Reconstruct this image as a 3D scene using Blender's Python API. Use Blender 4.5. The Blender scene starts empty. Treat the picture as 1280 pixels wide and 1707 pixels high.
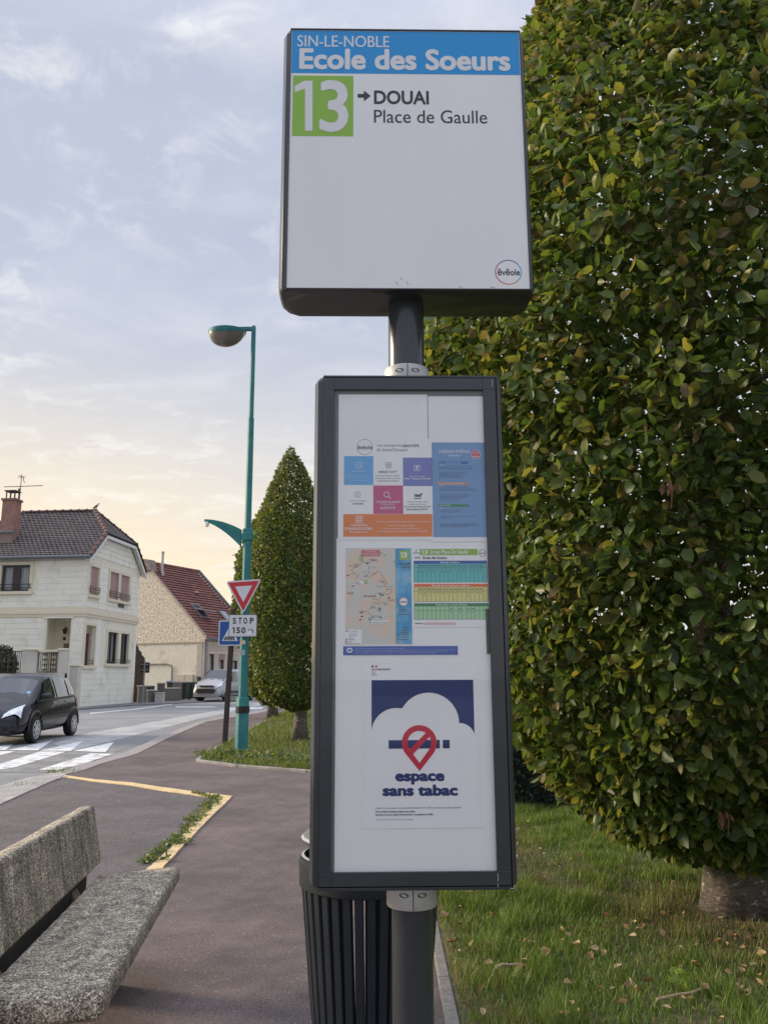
import bpy, bmesh, math, random
import numpy as np
from mathutils import Vector, Matrix, Euler
random.seed(7)
RNG = np.random.default_rng(11)
SC = bpy.context.scene
COL = SC.collection
R = math.radians

# ------------------------------------------------------------------ camera, sky, sun, exposure
cam = bpy.data.cameras.new('camera'); camo = bpy.data.objects.new('camera', cam); COL.objects.link(camo)
cam.sensor_fit = 'HORIZONTAL'; cam.sensor_width = 36.0; cam.lens = 38.53; cam.clip_start = 0.05; cam.clip_end = 2000
camo.matrix_world = Matrix.Translation((0, 0, 1.4)) @ Matrix.Rotation(R(90 + 11.35), 4, 'X') @ Matrix.Rotation(-0.0047, 4, 'Z')
SC.camera = camo

SUN_AZ = R(-74)      # measured from +Y towards +X
SUN_EL = R(19)
SUN_DIR = Vector((math.sin(SUN_AZ) * math.cos(SUN_EL), math.cos(SUN_AZ) * math.cos(SUN_EL), math.sin(SUN_EL)))
world = bpy.data.worlds.new('World'); SC.world = world; world.use_nodes = True
def build_sky():
    nt = world.node_tree; N = nt.nodes; L = nt.links; N.clear()
    out = N.new('ShaderNodeOutputWorld'); bg = N.new('ShaderNodeBackground'); bg.inputs['Strength'].default_value = 0.1
    L.new(bg.outputs[0], out.inputs['Surface'])
    def math_(op, a, b=None, c=None, clamp=False):
        n = N.new('ShaderNodeMath'); n.operation = op; n.use_clamp = clamp
        for i, v in enumerate((a, b, c)):
            if v is None: continue
            if isinstance(v, (int, float)): n.inputs[i].default_value = v
            else: L.new(v, n.inputs[i])
        return n.outputs[0]
    def mix(f, a, b):
        n = N.new('ShaderNodeMix'); n.data_type = 'RGBA'
        for s, v in ((n.inputs[0], f), (n.inputs[6], a), (n.inputs[7], b)):
            if isinstance(v, (int, float)): s.default_value = v
            elif isinstance(v, tuple): s.default_value = (*v, 1)
            else: L.new(v, s)
        return n.outputs[2]
    def smooth(v, a, b):
        n = N.new('ShaderNodeMapRange'); n.interpolation_type = 'SMOOTHSTEP'
        L.new(v, n.inputs[0]); n.inputs[1].default_value = a; n.inputs[2].default_value = b
        return n.outputs[0]
    sky = N.new('ShaderNodeTexSky'); sky.sky_type = 'NISHITA'; sky.sun_disc = False
    sky.sun_elevation = SUN_EL; sky.sun_rotation = SUN_AZ; sky.air_density = 1.2; sky.dust_density = 2.5
    tc = N.new('ShaderNodeTexCoord')
    nrm = N.new('ShaderNodeVectorMath'); nrm.operation = 'NORMALIZE'; L.new(tc.outputs['Generated'], nrm.inputs[0])
    sep = N.new('ShaderNodeSeparateXYZ'); L.new(nrm.outputs[0], sep.inputs[0])
    el = sep.outputs['Z']
    dt = N.new('ShaderNodeVectorMath'); dt.operation = 'DOT_PRODUCT'; L.new(nrm.outputs[0], dt.inputs[0])
    gd = Vector((math.sin(R(-48)), math.cos(R(-48)), 0.06)).normalized(); dt.inputs[1].default_value = gd
    glow = smooth(dt.outputs['Value'], 0.48, 0.98)
    # overcast veil: warm low on the sun's side, lavender grey overhead
    zen = (0.488, 0.530, 0.655); hor = (0.74, 0.745, 0.76)
    base = mix(smooth(el, 0.02, 0.5), hor, zen)
    lowmask = math_('SUBTRACT', 1.0, smooth(el, 0.0, 0.42))
    warm = math_('MULTIPLY', glow, lowmask)
    base = mix(math_('MULTIPLY', warm, 1.0, clamp=True), base, (1.12, 0.87, 0.50))
    # cloud plane coordinates
    den = math_('MAXIMUM', math_('ADD', el, 0.12), 0.05)
    px = math_('DIVIDE', sep.outputs['X'], den); py = math_('DIVIDE', sep.outputs['Y'], den)
    cmb = N.new('ShaderNodeCombineXYZ'); L.new(px, cmb.inputs[0]); L.new(py, cmb.inputs[1])
    def noise(scale, det, rough, off, stretch=(1, 1, 1), dist=0.0):
        mp = N.new('ShaderNodeMapping'); L.new(cmb.outputs[0], mp.inputs['Vector']); mp.inputs['Location'].default_value = off; mp.inputs['Scale'].default_value = stretch
        mp.inputs['Rotation'].default_value = (0, 0, 0.5)
        n = N.new('ShaderNodeTexNoise'); n.inputs['Scale'].default_value = scale; n.inputs['Detail'].default_value = det; n.inputs['Roughness'].default_value = rough; n.inputs['Distortion'].default_value = dist
        L.new(mp.outputs[0], n.inputs['Vector']); return n.outputs['Fac']
    big = smooth(noise(1.3, 4, 0.55, (3.1, 1.2, 0)), 0.36, 0.60)
    veil = smooth(noise(2.2, 7, 0.62, (0.4, 2.2, 0), (0.8, 1.15, 1), 0.8), 0.40, 0.74)
    puff = smooth(noise(6.5, 6, 0.62, (7.3, 0.7, 0), (1, 1, 1), 0.5), 0.48, 0.70)
    c = math_('ADD', math_('MULTIPLY', veil, 0.42), math_('MULTIPLY', math_('MULTIPLY', puff, big), 0.95), clamp=True)
    white = mix(warm, (0.93, 0.93, 0.92), (1.0, 0.90, 0.74))
    cover = mix(math_('MULTIPLY', c, 0.66), base, white)
    dark = smooth(noise(1.7, 6, 0.6, (11.0, 5.0, 0), (0.35, 1.6, 1), 0.4), 0.5, 0.75)
    cover = mix(math_('MULTIPLY', math_('MULTIPLY', dark, lowmask), 0.4), cover, (0.62, 0.58, 0.56))
    sc = N.new('ShaderNodeVectorMath'); sc.operation = 'SCALE'; L.new(cover, sc.inputs[0]); L.new(math_('MULTIPLY_ADD', smooth(el, 0.62, 1.0), 19.0, 10.3), sc.inputs['Scale'])  # sky brightened towards the zenith, above the view, as added fill light
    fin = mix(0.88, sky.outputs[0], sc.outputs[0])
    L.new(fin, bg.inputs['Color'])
build_sky()
sun = bpy.data.lights.new('sun', 'SUN'); suno = bpy.data.objects.new('sun', sun); COL.objects.link(suno)
sun.energy = 3.8; sun.angle = R(13); sun.color = (1.0, 0.82, 0.58)
suno.rotation_euler = (-SUN_DIR).to_track_quat('-Z', 'Y').to_euler()
SC.view_settings.view_transform = 'Standard'; SC.view_settings.look = 'None'; SC.view_settings.exposure = 0.18; SC.view_settings.gamma = 1.0
SC.view_settings.use_curve_mapping = False
SC.cycles.max_bounces = 8; SC.cycles.transparent_max_bounces = 16

# ------------------------------------------------------------------ materials
MATS = {}
def mat(name, col, rough=0.6, var=0.0, scale=8.0, bump=0.0, bscale=60.0, metal=0.0, spec=0.5, col2=None, c2scale=None, lo=0.42, hi=0.6, coat=0.0, detail=5, stretch=(1, 1, 1)):
    if name in MATS: return MATS[name]
    m = bpy.data.materials.new(name); m.use_nodes = True; MATS[name] = m
    nt = m.node_tree; N = nt.nodes; L = nt.links; p = N['Principled BSDF']
    p.inputs['Roughness'].default_value = rough; p.inputs['Metallic'].default_value = metal
    p.inputs['Specular IOR Level'].default_value = spec; p.inputs['Coat Weight'].default_value = coat
    p.inputs['Base Color'].default_value = (*col, 1)
    m.diffuse_color = (*col, 1)
    if var or bump or col2:
        tc = N.new('ShaderNodeTexCoord'); mp = N.new('ShaderNodeMapping'); mp.inputs['Scale'].default_value = stretch
        L.new(tc.outputs['Object'], mp.inputs['Vector']); src = mp.outputs[0]
    if var or col2:
        cur = None
        if col2:
            n2 = N.new('ShaderNodeTexNoise'); n2.inputs['Scale'].default_value = c2scale or scale; n2.inputs['Detail'].default_value = detail; n2.inputs['Roughness'].default_value = 0.65; L.new(src, n2.inputs['Vector'])
            mr = N.new('ShaderNodeMapRange'); mr.inputs[1].default_value = lo; mr.inputs[2].default_value = hi; L.new(n2.outputs['Fac'], mr.inputs[0])
            mx = N.new('ShaderNodeMix'); mx.data_type = 'RGBA'; mx.inputs[6].default_value = (*col, 1); mx.inputs[7].default_value = (*col2, 1); L.new(mr.outputs[0], mx.inputs[0]); cur = mx.outputs[2]
        if var:
            n = N.new('ShaderNodeTexNoise'); n.inputs['Scale'].default_value = scale; n.inputs['Detail'].default_value = 6; n.inputs['Roughness'].default_value = 0.7; L.new(src, n.inputs['Vector'])
            mr = N.new('ShaderNodeMapRange'); mr.inputs[1].default_value = 0.3; mr.inputs[2].default_value = 0.7; mr.inputs[3].default_value = 1 - var; mr.inputs[4].default_value = 1 + var; L.new(n.outputs['Fac'], mr.inputs[0])
            vm = N.new('ShaderNodeVectorMath'); vm.operation = 'SCALE'; L.new(mr.outputs[0], vm.inputs['Scale'])
            if cur is None: vm.inputs[0].default_value = col
            else: L.new(cur, vm.inputs[0])
            cur = vm.outputs[0]
        L.new(cur, p.inputs['Base Color'])
    if bump:
        b = N.new('ShaderNodeBump'); b.inputs['Strength'].default_value = bump; b.inputs['Distance'].default_value = 0.01
        n = N.new('ShaderNodeTexNoise'); n.inputs['Scale'].default_value = bscale; n.inputs['Detail'].default_value = 4; L.new(src, n.inputs['Vector'])
        L.new(n.outputs['Fac'], b.inputs['Height']); L.new(b.outputs[0], p.inputs['Normal'])
    return m

def glass_mat(name='pane_glass', tint=(1, 1, 1), ior=1.5, rough=0.0, base=None):
    """thin pane: clear with a Fresnel reflection"""
    if name in MATS: return MATS[name]
    m = bpy.data.materials.new(name); m.use_nodes = True; MATS[name] = m
    nt = m.node_tree; N = nt.nodes; L = nt.links; N.remove(N['Principled BSDF']); out = N['Material Output']
    tr = N.new('ShaderNodeBsdfTransparent'); tr.inputs[0].default_value = (*tint, 1)
    gl = N.new('ShaderNodeBsdfGlossy'); gl.inputs['Roughness'].default_value = rough
    lw = N.new('ShaderNodeLayerWeight'); pw = N.new('ShaderNodeMath'); pw.operation = 'POWER'; L.new(lw.outputs['Facing'], pw.inputs[0]); pw.inputs[1].default_value = 4.0
    fr = N.new('ShaderNodeMath'); fr.operation = 'MULTIPLY_ADD'; L.new(pw.outputs[0], fr.inputs[0]); fr.inputs[1].default_value = 0.5; fr.inputs[2].default_value = 0.028
    mx = N.new('ShaderNodeMixShader'); L.new(fr.outputs[0], mx.inputs[0]); L.new(tr.outputs[0], mx.inputs[1]); L.new(gl.outputs[0], mx.inputs[2])
    L.new(mx.outputs[0], out.inputs['Surface']); return m

def leaf_mat(name, stops, trans=0.35, rough=0.42, hz=None):
    if name in MATS: return MATS[name]
    m = bpy.data.materials.new(name); m.use_nodes = True; MATS[name] = m
    nt = m.node_tree; N = nt.nodes; L = nt.links; p = N['Principled BSDF']; out = N['Material Output']
    geo = N.new('ShaderNodeNewGeometry'); oi = N.new('ShaderNodeObjectInfo')
    ad = N.new('ShaderNodeMath'); ad.operation = 'ADD'; L.new(geo.outputs['Random Per Island'], ad.inputs[0]); L.new(oi.outputs['Random'], ad.inputs[1])
    fr = N.new('ShaderNodeMath'); fr.operation = 'FRACT'; L.new(ad.outputs[0], fr.inputs[0])
    val = fr.outputs[0]
    tc = N.new('ShaderNodeTexCoord')
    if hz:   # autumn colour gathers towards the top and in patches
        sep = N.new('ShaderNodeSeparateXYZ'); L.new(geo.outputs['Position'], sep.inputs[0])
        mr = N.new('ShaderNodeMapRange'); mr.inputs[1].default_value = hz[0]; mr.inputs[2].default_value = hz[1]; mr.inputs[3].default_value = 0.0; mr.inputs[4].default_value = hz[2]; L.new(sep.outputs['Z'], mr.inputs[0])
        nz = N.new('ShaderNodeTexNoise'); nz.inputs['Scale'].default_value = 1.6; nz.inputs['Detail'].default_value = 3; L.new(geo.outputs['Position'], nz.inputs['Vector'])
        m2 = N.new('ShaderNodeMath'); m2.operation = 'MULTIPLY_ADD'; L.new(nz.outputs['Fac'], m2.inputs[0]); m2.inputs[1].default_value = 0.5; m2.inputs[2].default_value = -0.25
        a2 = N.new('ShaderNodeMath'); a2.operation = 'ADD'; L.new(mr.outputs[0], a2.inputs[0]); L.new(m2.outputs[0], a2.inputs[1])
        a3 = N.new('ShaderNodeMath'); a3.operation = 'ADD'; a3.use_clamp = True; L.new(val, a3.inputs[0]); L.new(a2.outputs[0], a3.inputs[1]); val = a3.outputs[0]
    cr = N.new('ShaderNodeValToRGB'); e = cr.color_ramp.elements
    while len(e) > 1: e.remove(e[-1])
    e[0].position = stops[0][0]; e[0].color = (*stops[0][1], 1)
    for ps, c in stops[1:]:
        k = e.new(ps); k.color = (*c, 1)
    L.new(val, cr.inputs[0]); L.new(cr.outputs[0], p.inputs['Base Color'])
    p.inputs['Roughness'].default_value = rough; p.inputs['Specular IOR Level'].default_value = 0.45
    tl = N.new('ShaderNodeBsdfTranslucent')
    sc = N.new('ShaderNodeMix'); sc.data_type = 'RGBA'; sc.blend_type = 'MULTIPLY'; sc.inputs[0].default_value = 1.0; L.new(cr.outputs[0], sc.inputs[6]); sc.inputs[7].default_value = (1.75, 1.6, 0.8, 1)
    L.new(sc.outputs[2], tl.inputs[0])
    mx = N.new('ShaderNodeMixShader'); mx.inputs[0].default_value = trans; L.new(p.outputs[0], mx.inputs[1]); L.new(tl.outputs[0], mx.inputs[2]); L.new(mx.outputs[0], out.inputs['Surface'])
    return m

# ------------------------------------------------------------------ mesh helpers
class MB:
    def __init__(s): s.v = []; s.f = []
    def add(s, vs, fs):
        o = len(s.v); s.v += [tuple(map(float, q)) for q in vs]; s.f += [tuple(o + i for i in q) for q in fs]; return s
    def box(s, x0, x1, y0, y1, z0, z1):
        v = [(x, y, z) for z in (z0, z1) for y in (y0, y1) for x in (x0, x1)]
        return s.add(v, [(0, 2, 3, 1), (4, 5, 7, 6), (0, 1, 5, 4), (2, 6, 7, 3), (0, 4, 6, 2), (1, 3, 7, 5)])
    def poly(s, pts): return s.add(pts, [tuple(range(len(pts)))])
    def prism(s, pts, vec):
        n = len(pts); vec = Vector(vec); a = [Vector(p) for p in pts]
        nn = Vector((0, 0, 0))
        for i in range(n): nn += a[i].cross(a[(i + 1) % n])
        if nn.dot(vec) > 0: a.reverse()
        v = a + [p + vec for p in a]
        return s.add(v, [tuple(range(n)), tuple(range(2 * n - 1, n - 1, -1))] + [(i, i + n, (i + 1) % n + n, (i + 1) % n) for i in range(n)])
    def path(s, pts, r, n=8, cap=True):
        pts = [Vector(p) for p in pts]; k = len(pts); rr = r if isinstance(r, (list, tuple)) else [r] * k
        o = len(s.v)
        t0 = (pts[1] - pts[0]).normalized(); ref = Vector((0, 0, 1)) if abs(t0.z) < 0.9 else Vector((1, 0, 0))
        for i, p in enumerate(pts):
            t = (pts[min(i + 1, k - 1)] - pts[max(i - 1, 0)]).normalized()
            a = t.cross(ref)
            if a.length < 1e-4: a = t.cross(Vector((0, 1, 0)))
            a.normalize(); b = t.cross(a)
            for j in range(n):
                w = 2 * math.pi * j / n; s.v.append(tuple(p + (a * math.cos(w) + b * math.sin(w)) * rr[i]))
        for i in range(k - 1):
            for j in range(n):
                q = (j + 1) % n; s.f.append((o + i * n + j, o + i * n + q, o + (i + 1) * n + q, o + (i + 1) * n + j))
        if cap: s.f.append(tuple(o + j for j in range(n - 1, -1, -1))); s.f.append(tuple(o + (k - 1) * n + j for j in range(n)))
        return s
    def lathe(s, prof, n=24, c=(0, 0, 0), cap=True):
        o = len(s.v); k = len(prof)
        for r, z in prof:
            for j in range(n):
                w = 2 * math.pi * j / n; s.v.append((c[0] + r * math.cos(w), c[1] + r * math.sin(w), c[2] + z))
        for i in range(k - 1):
            for j in range(n):
                q = (j + 1) % n; s.f.append((o + i * n + j, o + i * n + q, o + (i + 1) * n + q, o + (i + 1) * n + j))
        if cap: s.f.append(tuple(o + j for j in range(n - 1, -1, -1))); s.f.append(tuple(o + (k - 1) * n + j for j in range(n)))
        return s
    def loft(s, rings, cap=True, closed=True):
        o = len(s.v); n = len(rings[0]); k = len(rings)
        for r in rings: s.v += [tuple(map(float, p)) for p in r]
        for i in range(k - 1):
            for j in range(n if closed else n - 1):
                q = (j + 1) % n; s.f.append((o + i * n + j, o + i * n + q, o + (i + 1) * n + q, o + (i + 1) * n + j))
        if cap and closed: s.f.append(tuple(o + j for j in range(n - 1, -1, -1))); s.f.append(tuple(o + (k - 1) * n + j for j in range(n)))
        return s
    def build(s, name, m, parent=None, smooth=False, bevel=0.0, subsurf=0, kind=None, label=None, segs=2, fix=False):
        me = bpy.data.meshes.new(name); me.from_pydata(s.v, [], s.f); me.update()
        if fix:
            bm = bmesh.new(); bm.from_mesh(me); bmesh.ops.recalc_face_normals(bm, faces=bm.faces); bm.to_mesh(me); bm.free()
        return link(name, me, m, parent, smooth, bevel, subsurf, kind, label, segs)

def link(name, me, m, parent=None, smooth=False, bevel=0.0, subsurf=0, kind=None, label=None, segs=2):
    if m is not None and not me.materials: me.materials.append(m)
    o = bpy.data.objects.new(name, me); COL.objects.link(o)
    if parent is not None: o.parent = parent
    if smooth and len(me.polygons):
        me.polygons.foreach_set('use_smooth', [True] * len(me.polygons))
        if smooth != 'all':
            try: me.set_sharp_from_angle(angle=R(38))
            except Exception: pass
    if bevel:
        b = o.modifiers.new('bevel', 'BEVEL'); b.width = bevel; b.segments = segs; b.limit_method = 'ANGLE'; b.angle_limit = R(40); b.harden_normals = False
    if subsurf:
        b = o.modifiers.new('sub', 'SUBSURF'); b.levels = subsurf; b.render_levels = subsurf
    if kind: o['kind'] = kind
    if label: o['label'] = label
    return o
def tag(o, label, cat=None, group=None, kind=None):
    o['label'] = label
    if cat: o['category'] = cat
    if group: o['group'] = group
    if kind: o['kind'] = kind
    return o
def thing(name, label, cat, loc=(0, 0, 0), rz=0.0, group=None, mtx=None):
    o = bpy.data.objects.new(name, None); COL.objects.link(o); o.empty_display_size = 0.2
    if mtx is not None: o.matrix_world = mtx
    else: o.location = loc; o.rotation_euler = (0, 0, rz)
    return tag(o, label, cat, group)
def box(name, m, parent, x0, x1, y0, y1, z0, z1, bevel=0.0, **k):
    return MB().box(x0, x1, y0, y1, z0, z1).build(name, m, parent, bevel=bevel, **k)
def copy_tree(o, parent=None):
    c = o.copy(); COL.objects.link(c)
    if parent is not None: c.parent = parent
    for ch in list(o.children): copy_tree(ch, c)
    return c

# text: glyph outlines of the built-in font turned into flat mesh
_FC = {}
def glyphs(s, bold=0.0, res=3):
    key = (s, bold, res)
    if key in _FC: return _FC[key]
    cu = bpy.data.curves.new('glyphs', 'FONT'); cu.body = s; cu.size = 1.0; cu.resolution_u = res; cu.offset = bold; cu.fill_mode = 'FRONT'
    ob = bpy.data.objects.new('glyphs', cu); COL.objects.link(ob)
    dg = bpy.context.evaluated_depsgraph_get(); ev = ob.evaluated_get(dg); me = ev.to_mesh()
    v = np.array([tuple(q.co) for q in me.vertices]).reshape(-1, 3)[:, :2]; f = [tuple(p.vertices) for p in me.polygons]
    ev.to_mesh_clear(); bpy.data.objects.remove(ob); bpy.data.curves.remove(cu)
    _FC[key] = (v, f); return v, f
def put_text(mb, s, bx, y, bold=0.0, res=3, shear=0.0):
    """fit the text into the box (x0, z0, x1, z1) on the plane at local y; bold text is overprinted with small shifts"""
    v, f = glyphs(s, 0.0, res)
    if len(v) == 0: return
    a = v.min(0) - bold; b = v.max(0) + bold; sx = (bx[2] - bx[0]) / (b[0] - a[0]); sz = (bx[3] - bx[1]) / max(b[1] - a[1], 1e-6)
    sh = [(0, 0)]
    if bold > .016: sh += [(math.cos(w), math.sin(w)) for w in [2 * math.pi * i / 8 for i in range(8)]]
    elif bold > .002: sh = [(-.8, 0), (.8, 0)]
    for i, (dx, dz) in enumerate(sh):
        x = bx[0] + (v[:, 0] + dx * bold - a[0]) * sx; z = bx[1] + (v[:, 1] + dz * bold - a[1]) * sz; x = x + shear * (z - bx[1])
        mb.add(np.stack([x, np.full_like(x, y - i * 2.5e-5), z], 1).tolist(), f)
def numeral_one(mb, bx, y, w=.42):
    """a flagged figure 1 (the built-in font's is a plain bar)"""
    x0, z0, x1, z1 = bx; W = x1 - x0; H_ = z1 - z0; st = x1 - W * w
    mb.poly([(x0, y, z1 - H_ * .23), (x0, y, z1 - H_ * .12), (st, y, z1), (x1, y, z1), (x1, y, z0), (st, y, z0), (st, y, z1 - H_ * .16)][::-1])
def rect(mb, bx, y): mb.poly([(bx[0], y, bx[1]), (bx[2], y, bx[1]), (bx[2], y, bx[3]), (bx[0], y, bx[3])])
def ring(mb, c, r0, r1, y, n=40, a0=0, a1=360):
    p = []
    full = abs(a1 - a0) >= 360
    k = n if full else n + 1
    for i in range(k):
        w = R(a0 + (a1 - a0) * i / n); p += [(c[0] + r0 * math.cos(w), y, c[1] + r0 * math.sin(w)), (c[0] + r1 * math.cos(w), y, c[1] + r1 * math.sin(w))]
    f = []
    for i in range(n):
        j = (i + 1) % k; f.append((2 * i, 2 * i + 1, 2 * j + 1, 2 * j))
    mb.add(p, f)
def disc(mb, c, r, y, n=32): mb.poly([(c[0] + r * math.cos(2 * math.pi * i / n), y, c[1] + r * math.sin(2 * math.pi * i / n)) for i in range(n)])
def stroke(mb, pts, w, y):
    for (a, b) in zip(pts[:-1], pts[1:]):
        d = Vector((b[0] - a[0], b[1] - a[1]))
        if d.length < 1e-6: continue
        n = Vector((-d.y, d.x)).normalized() * w / 2; e = d.normalized() * w * 0.3
        mb.poly([(a[0] - e.x - n.x, y, a[1] - e.y - n.y), (b[0] + e.x - n.x, y, b[1] + e.y - n.y), (b[0] + e.x + n.x, y, b[1] + e.y + n.y), (a[0] - e.x + n.x, y, a[1] - e.y + n.y)])
def wall_holes(mb, u0, u1, z0, z1, holes, fn, depth):
    """flat wall in (u, z) with rectangular openings and reveals of the given depth; fn(u, d, z) -> point, d into the wall"""
    us = sorted({u0, u1, *[h[0] for h in holes], *[h[2] for h in holes]}); zs = sorted({z0, z1, *[h[1] for h in holes], *[h[3] for h in holes]})
    for i in range(len(us) - 1):
        for j in range(len(zs) - 1):
            cu, cz = (us[i] + us[i + 1]) / 2, (zs[j] + zs[j + 1]) / 2
            if any(h[0] < cu < h[2] and h[1] < cz < h[3] for h in holes): continue
            mb.poly([fn(us[i], 0, zs[j]), fn(us[i + 1], 0, zs[j]), fn(us[i + 1], 0, zs[j + 1]), fn(us[i], 0, zs[j + 1])])
    for a, b, c, e in holes:
        for q in (((a, b), (a, e)), ((a, e), (c, e)), ((c, e), (c, b)), ((c, b), (a, b))):
            mb.poly([fn(q[0][0], 0, q[0][1]), fn(q[1][0], 0, q[1][1]), fn(q[1][0], depth, q[1][1]), fn(q[0][0], depth, q[0][1])])

# leaves as numpy batches
LEAF = np.array([(0, 0, 0), (-.29, .28, .07), (-.27, .66, .06), (0, 1.0, -.05), (.27, .66, .06), (.29, .28, .07), (0, .48, -.03)])
LEAF_F = np.array([(0, 6, 1, 1), (1, 6, 2, 2), (2, 6, 3, 3), (3, 6, 4, 4), (4, 6, 5, 5), (5, 6, 0, 0)])[:, :3]
def unit(a): return a / np.maximum(np.linalg.norm(a, axis=1, keepdims=True), 1e-9)
def leaf_batch(pos, nor, tip, size, tmpl=LEAF, faces=LEAF_F, width=None):
    n = len(pos); Z = unit(nor); Y = unit(tip - Z * np.sum(tip * Z, 1, keepdims=True)); X = np.cross(Y, Z)
    w = size if width is None else width
    V = pos[:, None, :] + X[:, None, :] * (tmpl[None, :, 0:1] * w[:, None, None]) + Y[:, None, :] * (tmpl[None, :, 1:2] * size[:, None, None]) + Z[:, None, :] * (tmpl[None, :, 2:3] * size[:, None, None])
    F = faces[None] + (np.arange(n) * len(tmpl))[:, None, None]
    return V.reshape(-1, 3), F.reshape(-1, faces.shape[1])
def np_mesh(name, V, F):
    me = bpy.data.meshes.new(name); k = F.shape[1]
    me.vertices.add(len(V)); me.vertices.foreach_set('co', np.ascontiguousarray(V, dtype=np.float32).ravel())
    me.loops.add(F.size); me.loops.foreach_set('vertex_index', np.ascontiguousarray(F, dtype=np.int32).ravel())
    me.polygons.add(len(F)); me.polygons.foreach_set('loop_start', np.arange(0, F.size, k, dtype=np.int32))
    me.update(calc_edges=True); me.validate(); return me

# ------------------------------------------------------------------ common materials
def asphalt(name, c1, c2):
    m = bpy.data.materials.new(name); m.use_nodes = True; MATS[name] = m
    nt = m.node_tree; N = nt.nodes; L = nt.links; p = N['Principled BSDF']; p.inputs['Roughness'].default_value = .92; p.inputs['Specular IOR Level'].default_value = .3
    tc = N.new('ShaderNodeTexCoord')
    def noise(sc, det, rough=.6):
        n = N.new('ShaderNodeTexNoise'); n.inputs['Scale'].default_value = sc; n.inputs['Detail'].default_value = det; n.inputs['Roughness'].default_value = rough; L.new(tc.outputs['Object'], n.inputs['Vector']); return n.outputs['Fac']
    def rng(v, a, b, c, d):
        r = N.new('ShaderNodeMapRange'); L.new(v, r.inputs[0])
        for i, q in enumerate((a, b, c, d)): r.inputs[i + 1].default_value = q
        return r.outputs[0]
    def mul(a, b):
        q = N.new('ShaderNodeMath'); q.operation = 'MULTIPLY'; L.new(a, q.inputs[0]); L.new(b, q.inputs[1]); return q.outputs[0]
    mx = N.new('ShaderNodeMix'); mx.data_type = 'RGBA'; mx.inputs[6].default_value = (*c1, 1); mx.inputs[7].default_value = (*c2, 1); L.new(rng(noise(.9, 8, .7), .38, .62, 0, 1), mx.inputs[0])
    k = mul(mul(rng(noise(75, 3), .3, .7, .62, 1.38), rng(noise(190, 2), .3, .7, .72, 1.28)), rng(noise(7, 5), .3, .7, .86, 1.14))
    v = N.new('ShaderNodeTexVoronoi'); v.inputs['Scale'].default_value = 48; L.new(tc.outputs['Object'], v.inputs['Vector'])
    sp = N.new('ShaderNodeSeparateColor'); L.new(v.outputs['Color'], sp.inputs[0])
    gt = N.new('ShaderNodeMath'); gt.operation = 'GREATER_THAN'; L.new(sp.outputs[0], gt.inputs[0]); gt.inputs[1].default_value = .93
    lt = N.new('ShaderNodeMath'); lt.operation = 'LESS_THAN'; L.new(v.outputs['Distance'], lt.inputs[0]); lt.inputs[1].default_value = .28
    ad = N.new('ShaderNodeMath'); ad.operation = 'MULTIPLY_ADD'; L.new(mul(gt.outputs[0], lt.outputs[0]), ad.inputs[0]); ad.inputs[1].default_value = .9; L.new(k, ad.inputs[2])
    sc = N.new('ShaderNodeVectorMath'); sc.operation = 'SCALE'; L.new(mx.outputs[2], sc.inputs[0]); L.new(ad.outputs[0], sc.inputs['Scale']); L.new(sc.outputs[0], p.inputs['Base Color'])
    b = N.new('ShaderNodeBump'); b.inputs['Strength'].default_value = .6; b.inputs['Distance'].default_value = .006; L.new(noise(110, 3), b.inputs['Height']); L.new(b.outputs[0], p.inputs['Normal'])
    return m
M_ASPH = asphalt('red_asphalt', (0.172, 0.135, 0.130), (0.105, 0.087, 0.085))
M_ASPH2 = asphalt('grey_red_asphalt', (0.145, 0.125, 0.126), (0.105, 0.095, 0.096))
M_ROAD = mat('road_asphalt', (0.27, 0.272, 0.278), 0.85, var=0.22, scale=45, bump=0.3, bscale=90, col2=(0.205, 0.208, 0.216), c2scale=0.5, lo=0.4, hi=0.62)
M_ROADL = mat('worn_pale_asphalt', (0.44, 0.44, 0.435), 0.85, var=0.25, scale=28, bump=0.3, bscale=90, col2=(0.32, 0.32, 0.322), c2scale=1.1)
M_ROADD = mat('patched_asphalt', (0.215, 0.218, 0.222), 0.85, var=0.2, scale=45, bump=0.3, bscale=90)
M_PAINT = mat('worn_white_paint', (0.74, 0.74, 0.73), 0.7, var=0.12, scale=30, col2=(0.27, 0.27, 0.275), c2scale=3.2, lo=0.50, hi=0.64, detail=9)
M_YEL = mat('yellow_kerb_concrete', (0.72, 0.54, 0.28), 0.8, var=0.15, scale=40, col2=(0.46, 0.33, 0.19), c2scale=6, lo=0.5, hi=0.68, bump=0.4, bscale=120)
M_CONC = mat('grey_concrete', (0.36, 0.34, 0.32), 0.85, var=0.25, scale=45, bump=0.4, bscale=120, col2=(0.24, 0.225, 0.21), c2scale=3)
M_SOIL = mat('soil', (0.135, 0.105, 0.062), 0.95, var=0.4, scale=40, bump=1.0, bscale=70, col2=(0.05, 0.062, 0.02), c2scale=2.2, lo=0.4, hi=0.6)
M_ANTH = mat('anthracite_paint', (0.034, 0.040, 0.047), 0.26, var=0.12, scale=14, spec=0.5, coat=0.3)
M_ANTHD = mat('anthracite_groove', (0.006, 0.007, 0.009), 0.6)
M_ALU = mat('matt_aluminium', (0.50, 0.50, 0.49), 0.5, var=0.1, scale=20, metal=0.35)
M_WHITE = mat('white_print_ground', (0.84, 0.85, 0.865), 0.35, var=0.02, scale=3, col2=(0.80, 0.805, 0.815), c2scale=2.0, lo=.4, hi=.8, stretch=(2, 2, .6))
M_PAPER = mat('white_paper', (0.83, 0.835, 0.86), 0.6, var=0.03, scale=5, bump=0.05, bscale=14)
M_TEAL = mat('teal_paint', (0.018, 0.165, 0.175), 0.62, var=0.12, scale=9, col2=(0.03, 0.21, 0.20), c2scale=4)
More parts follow.
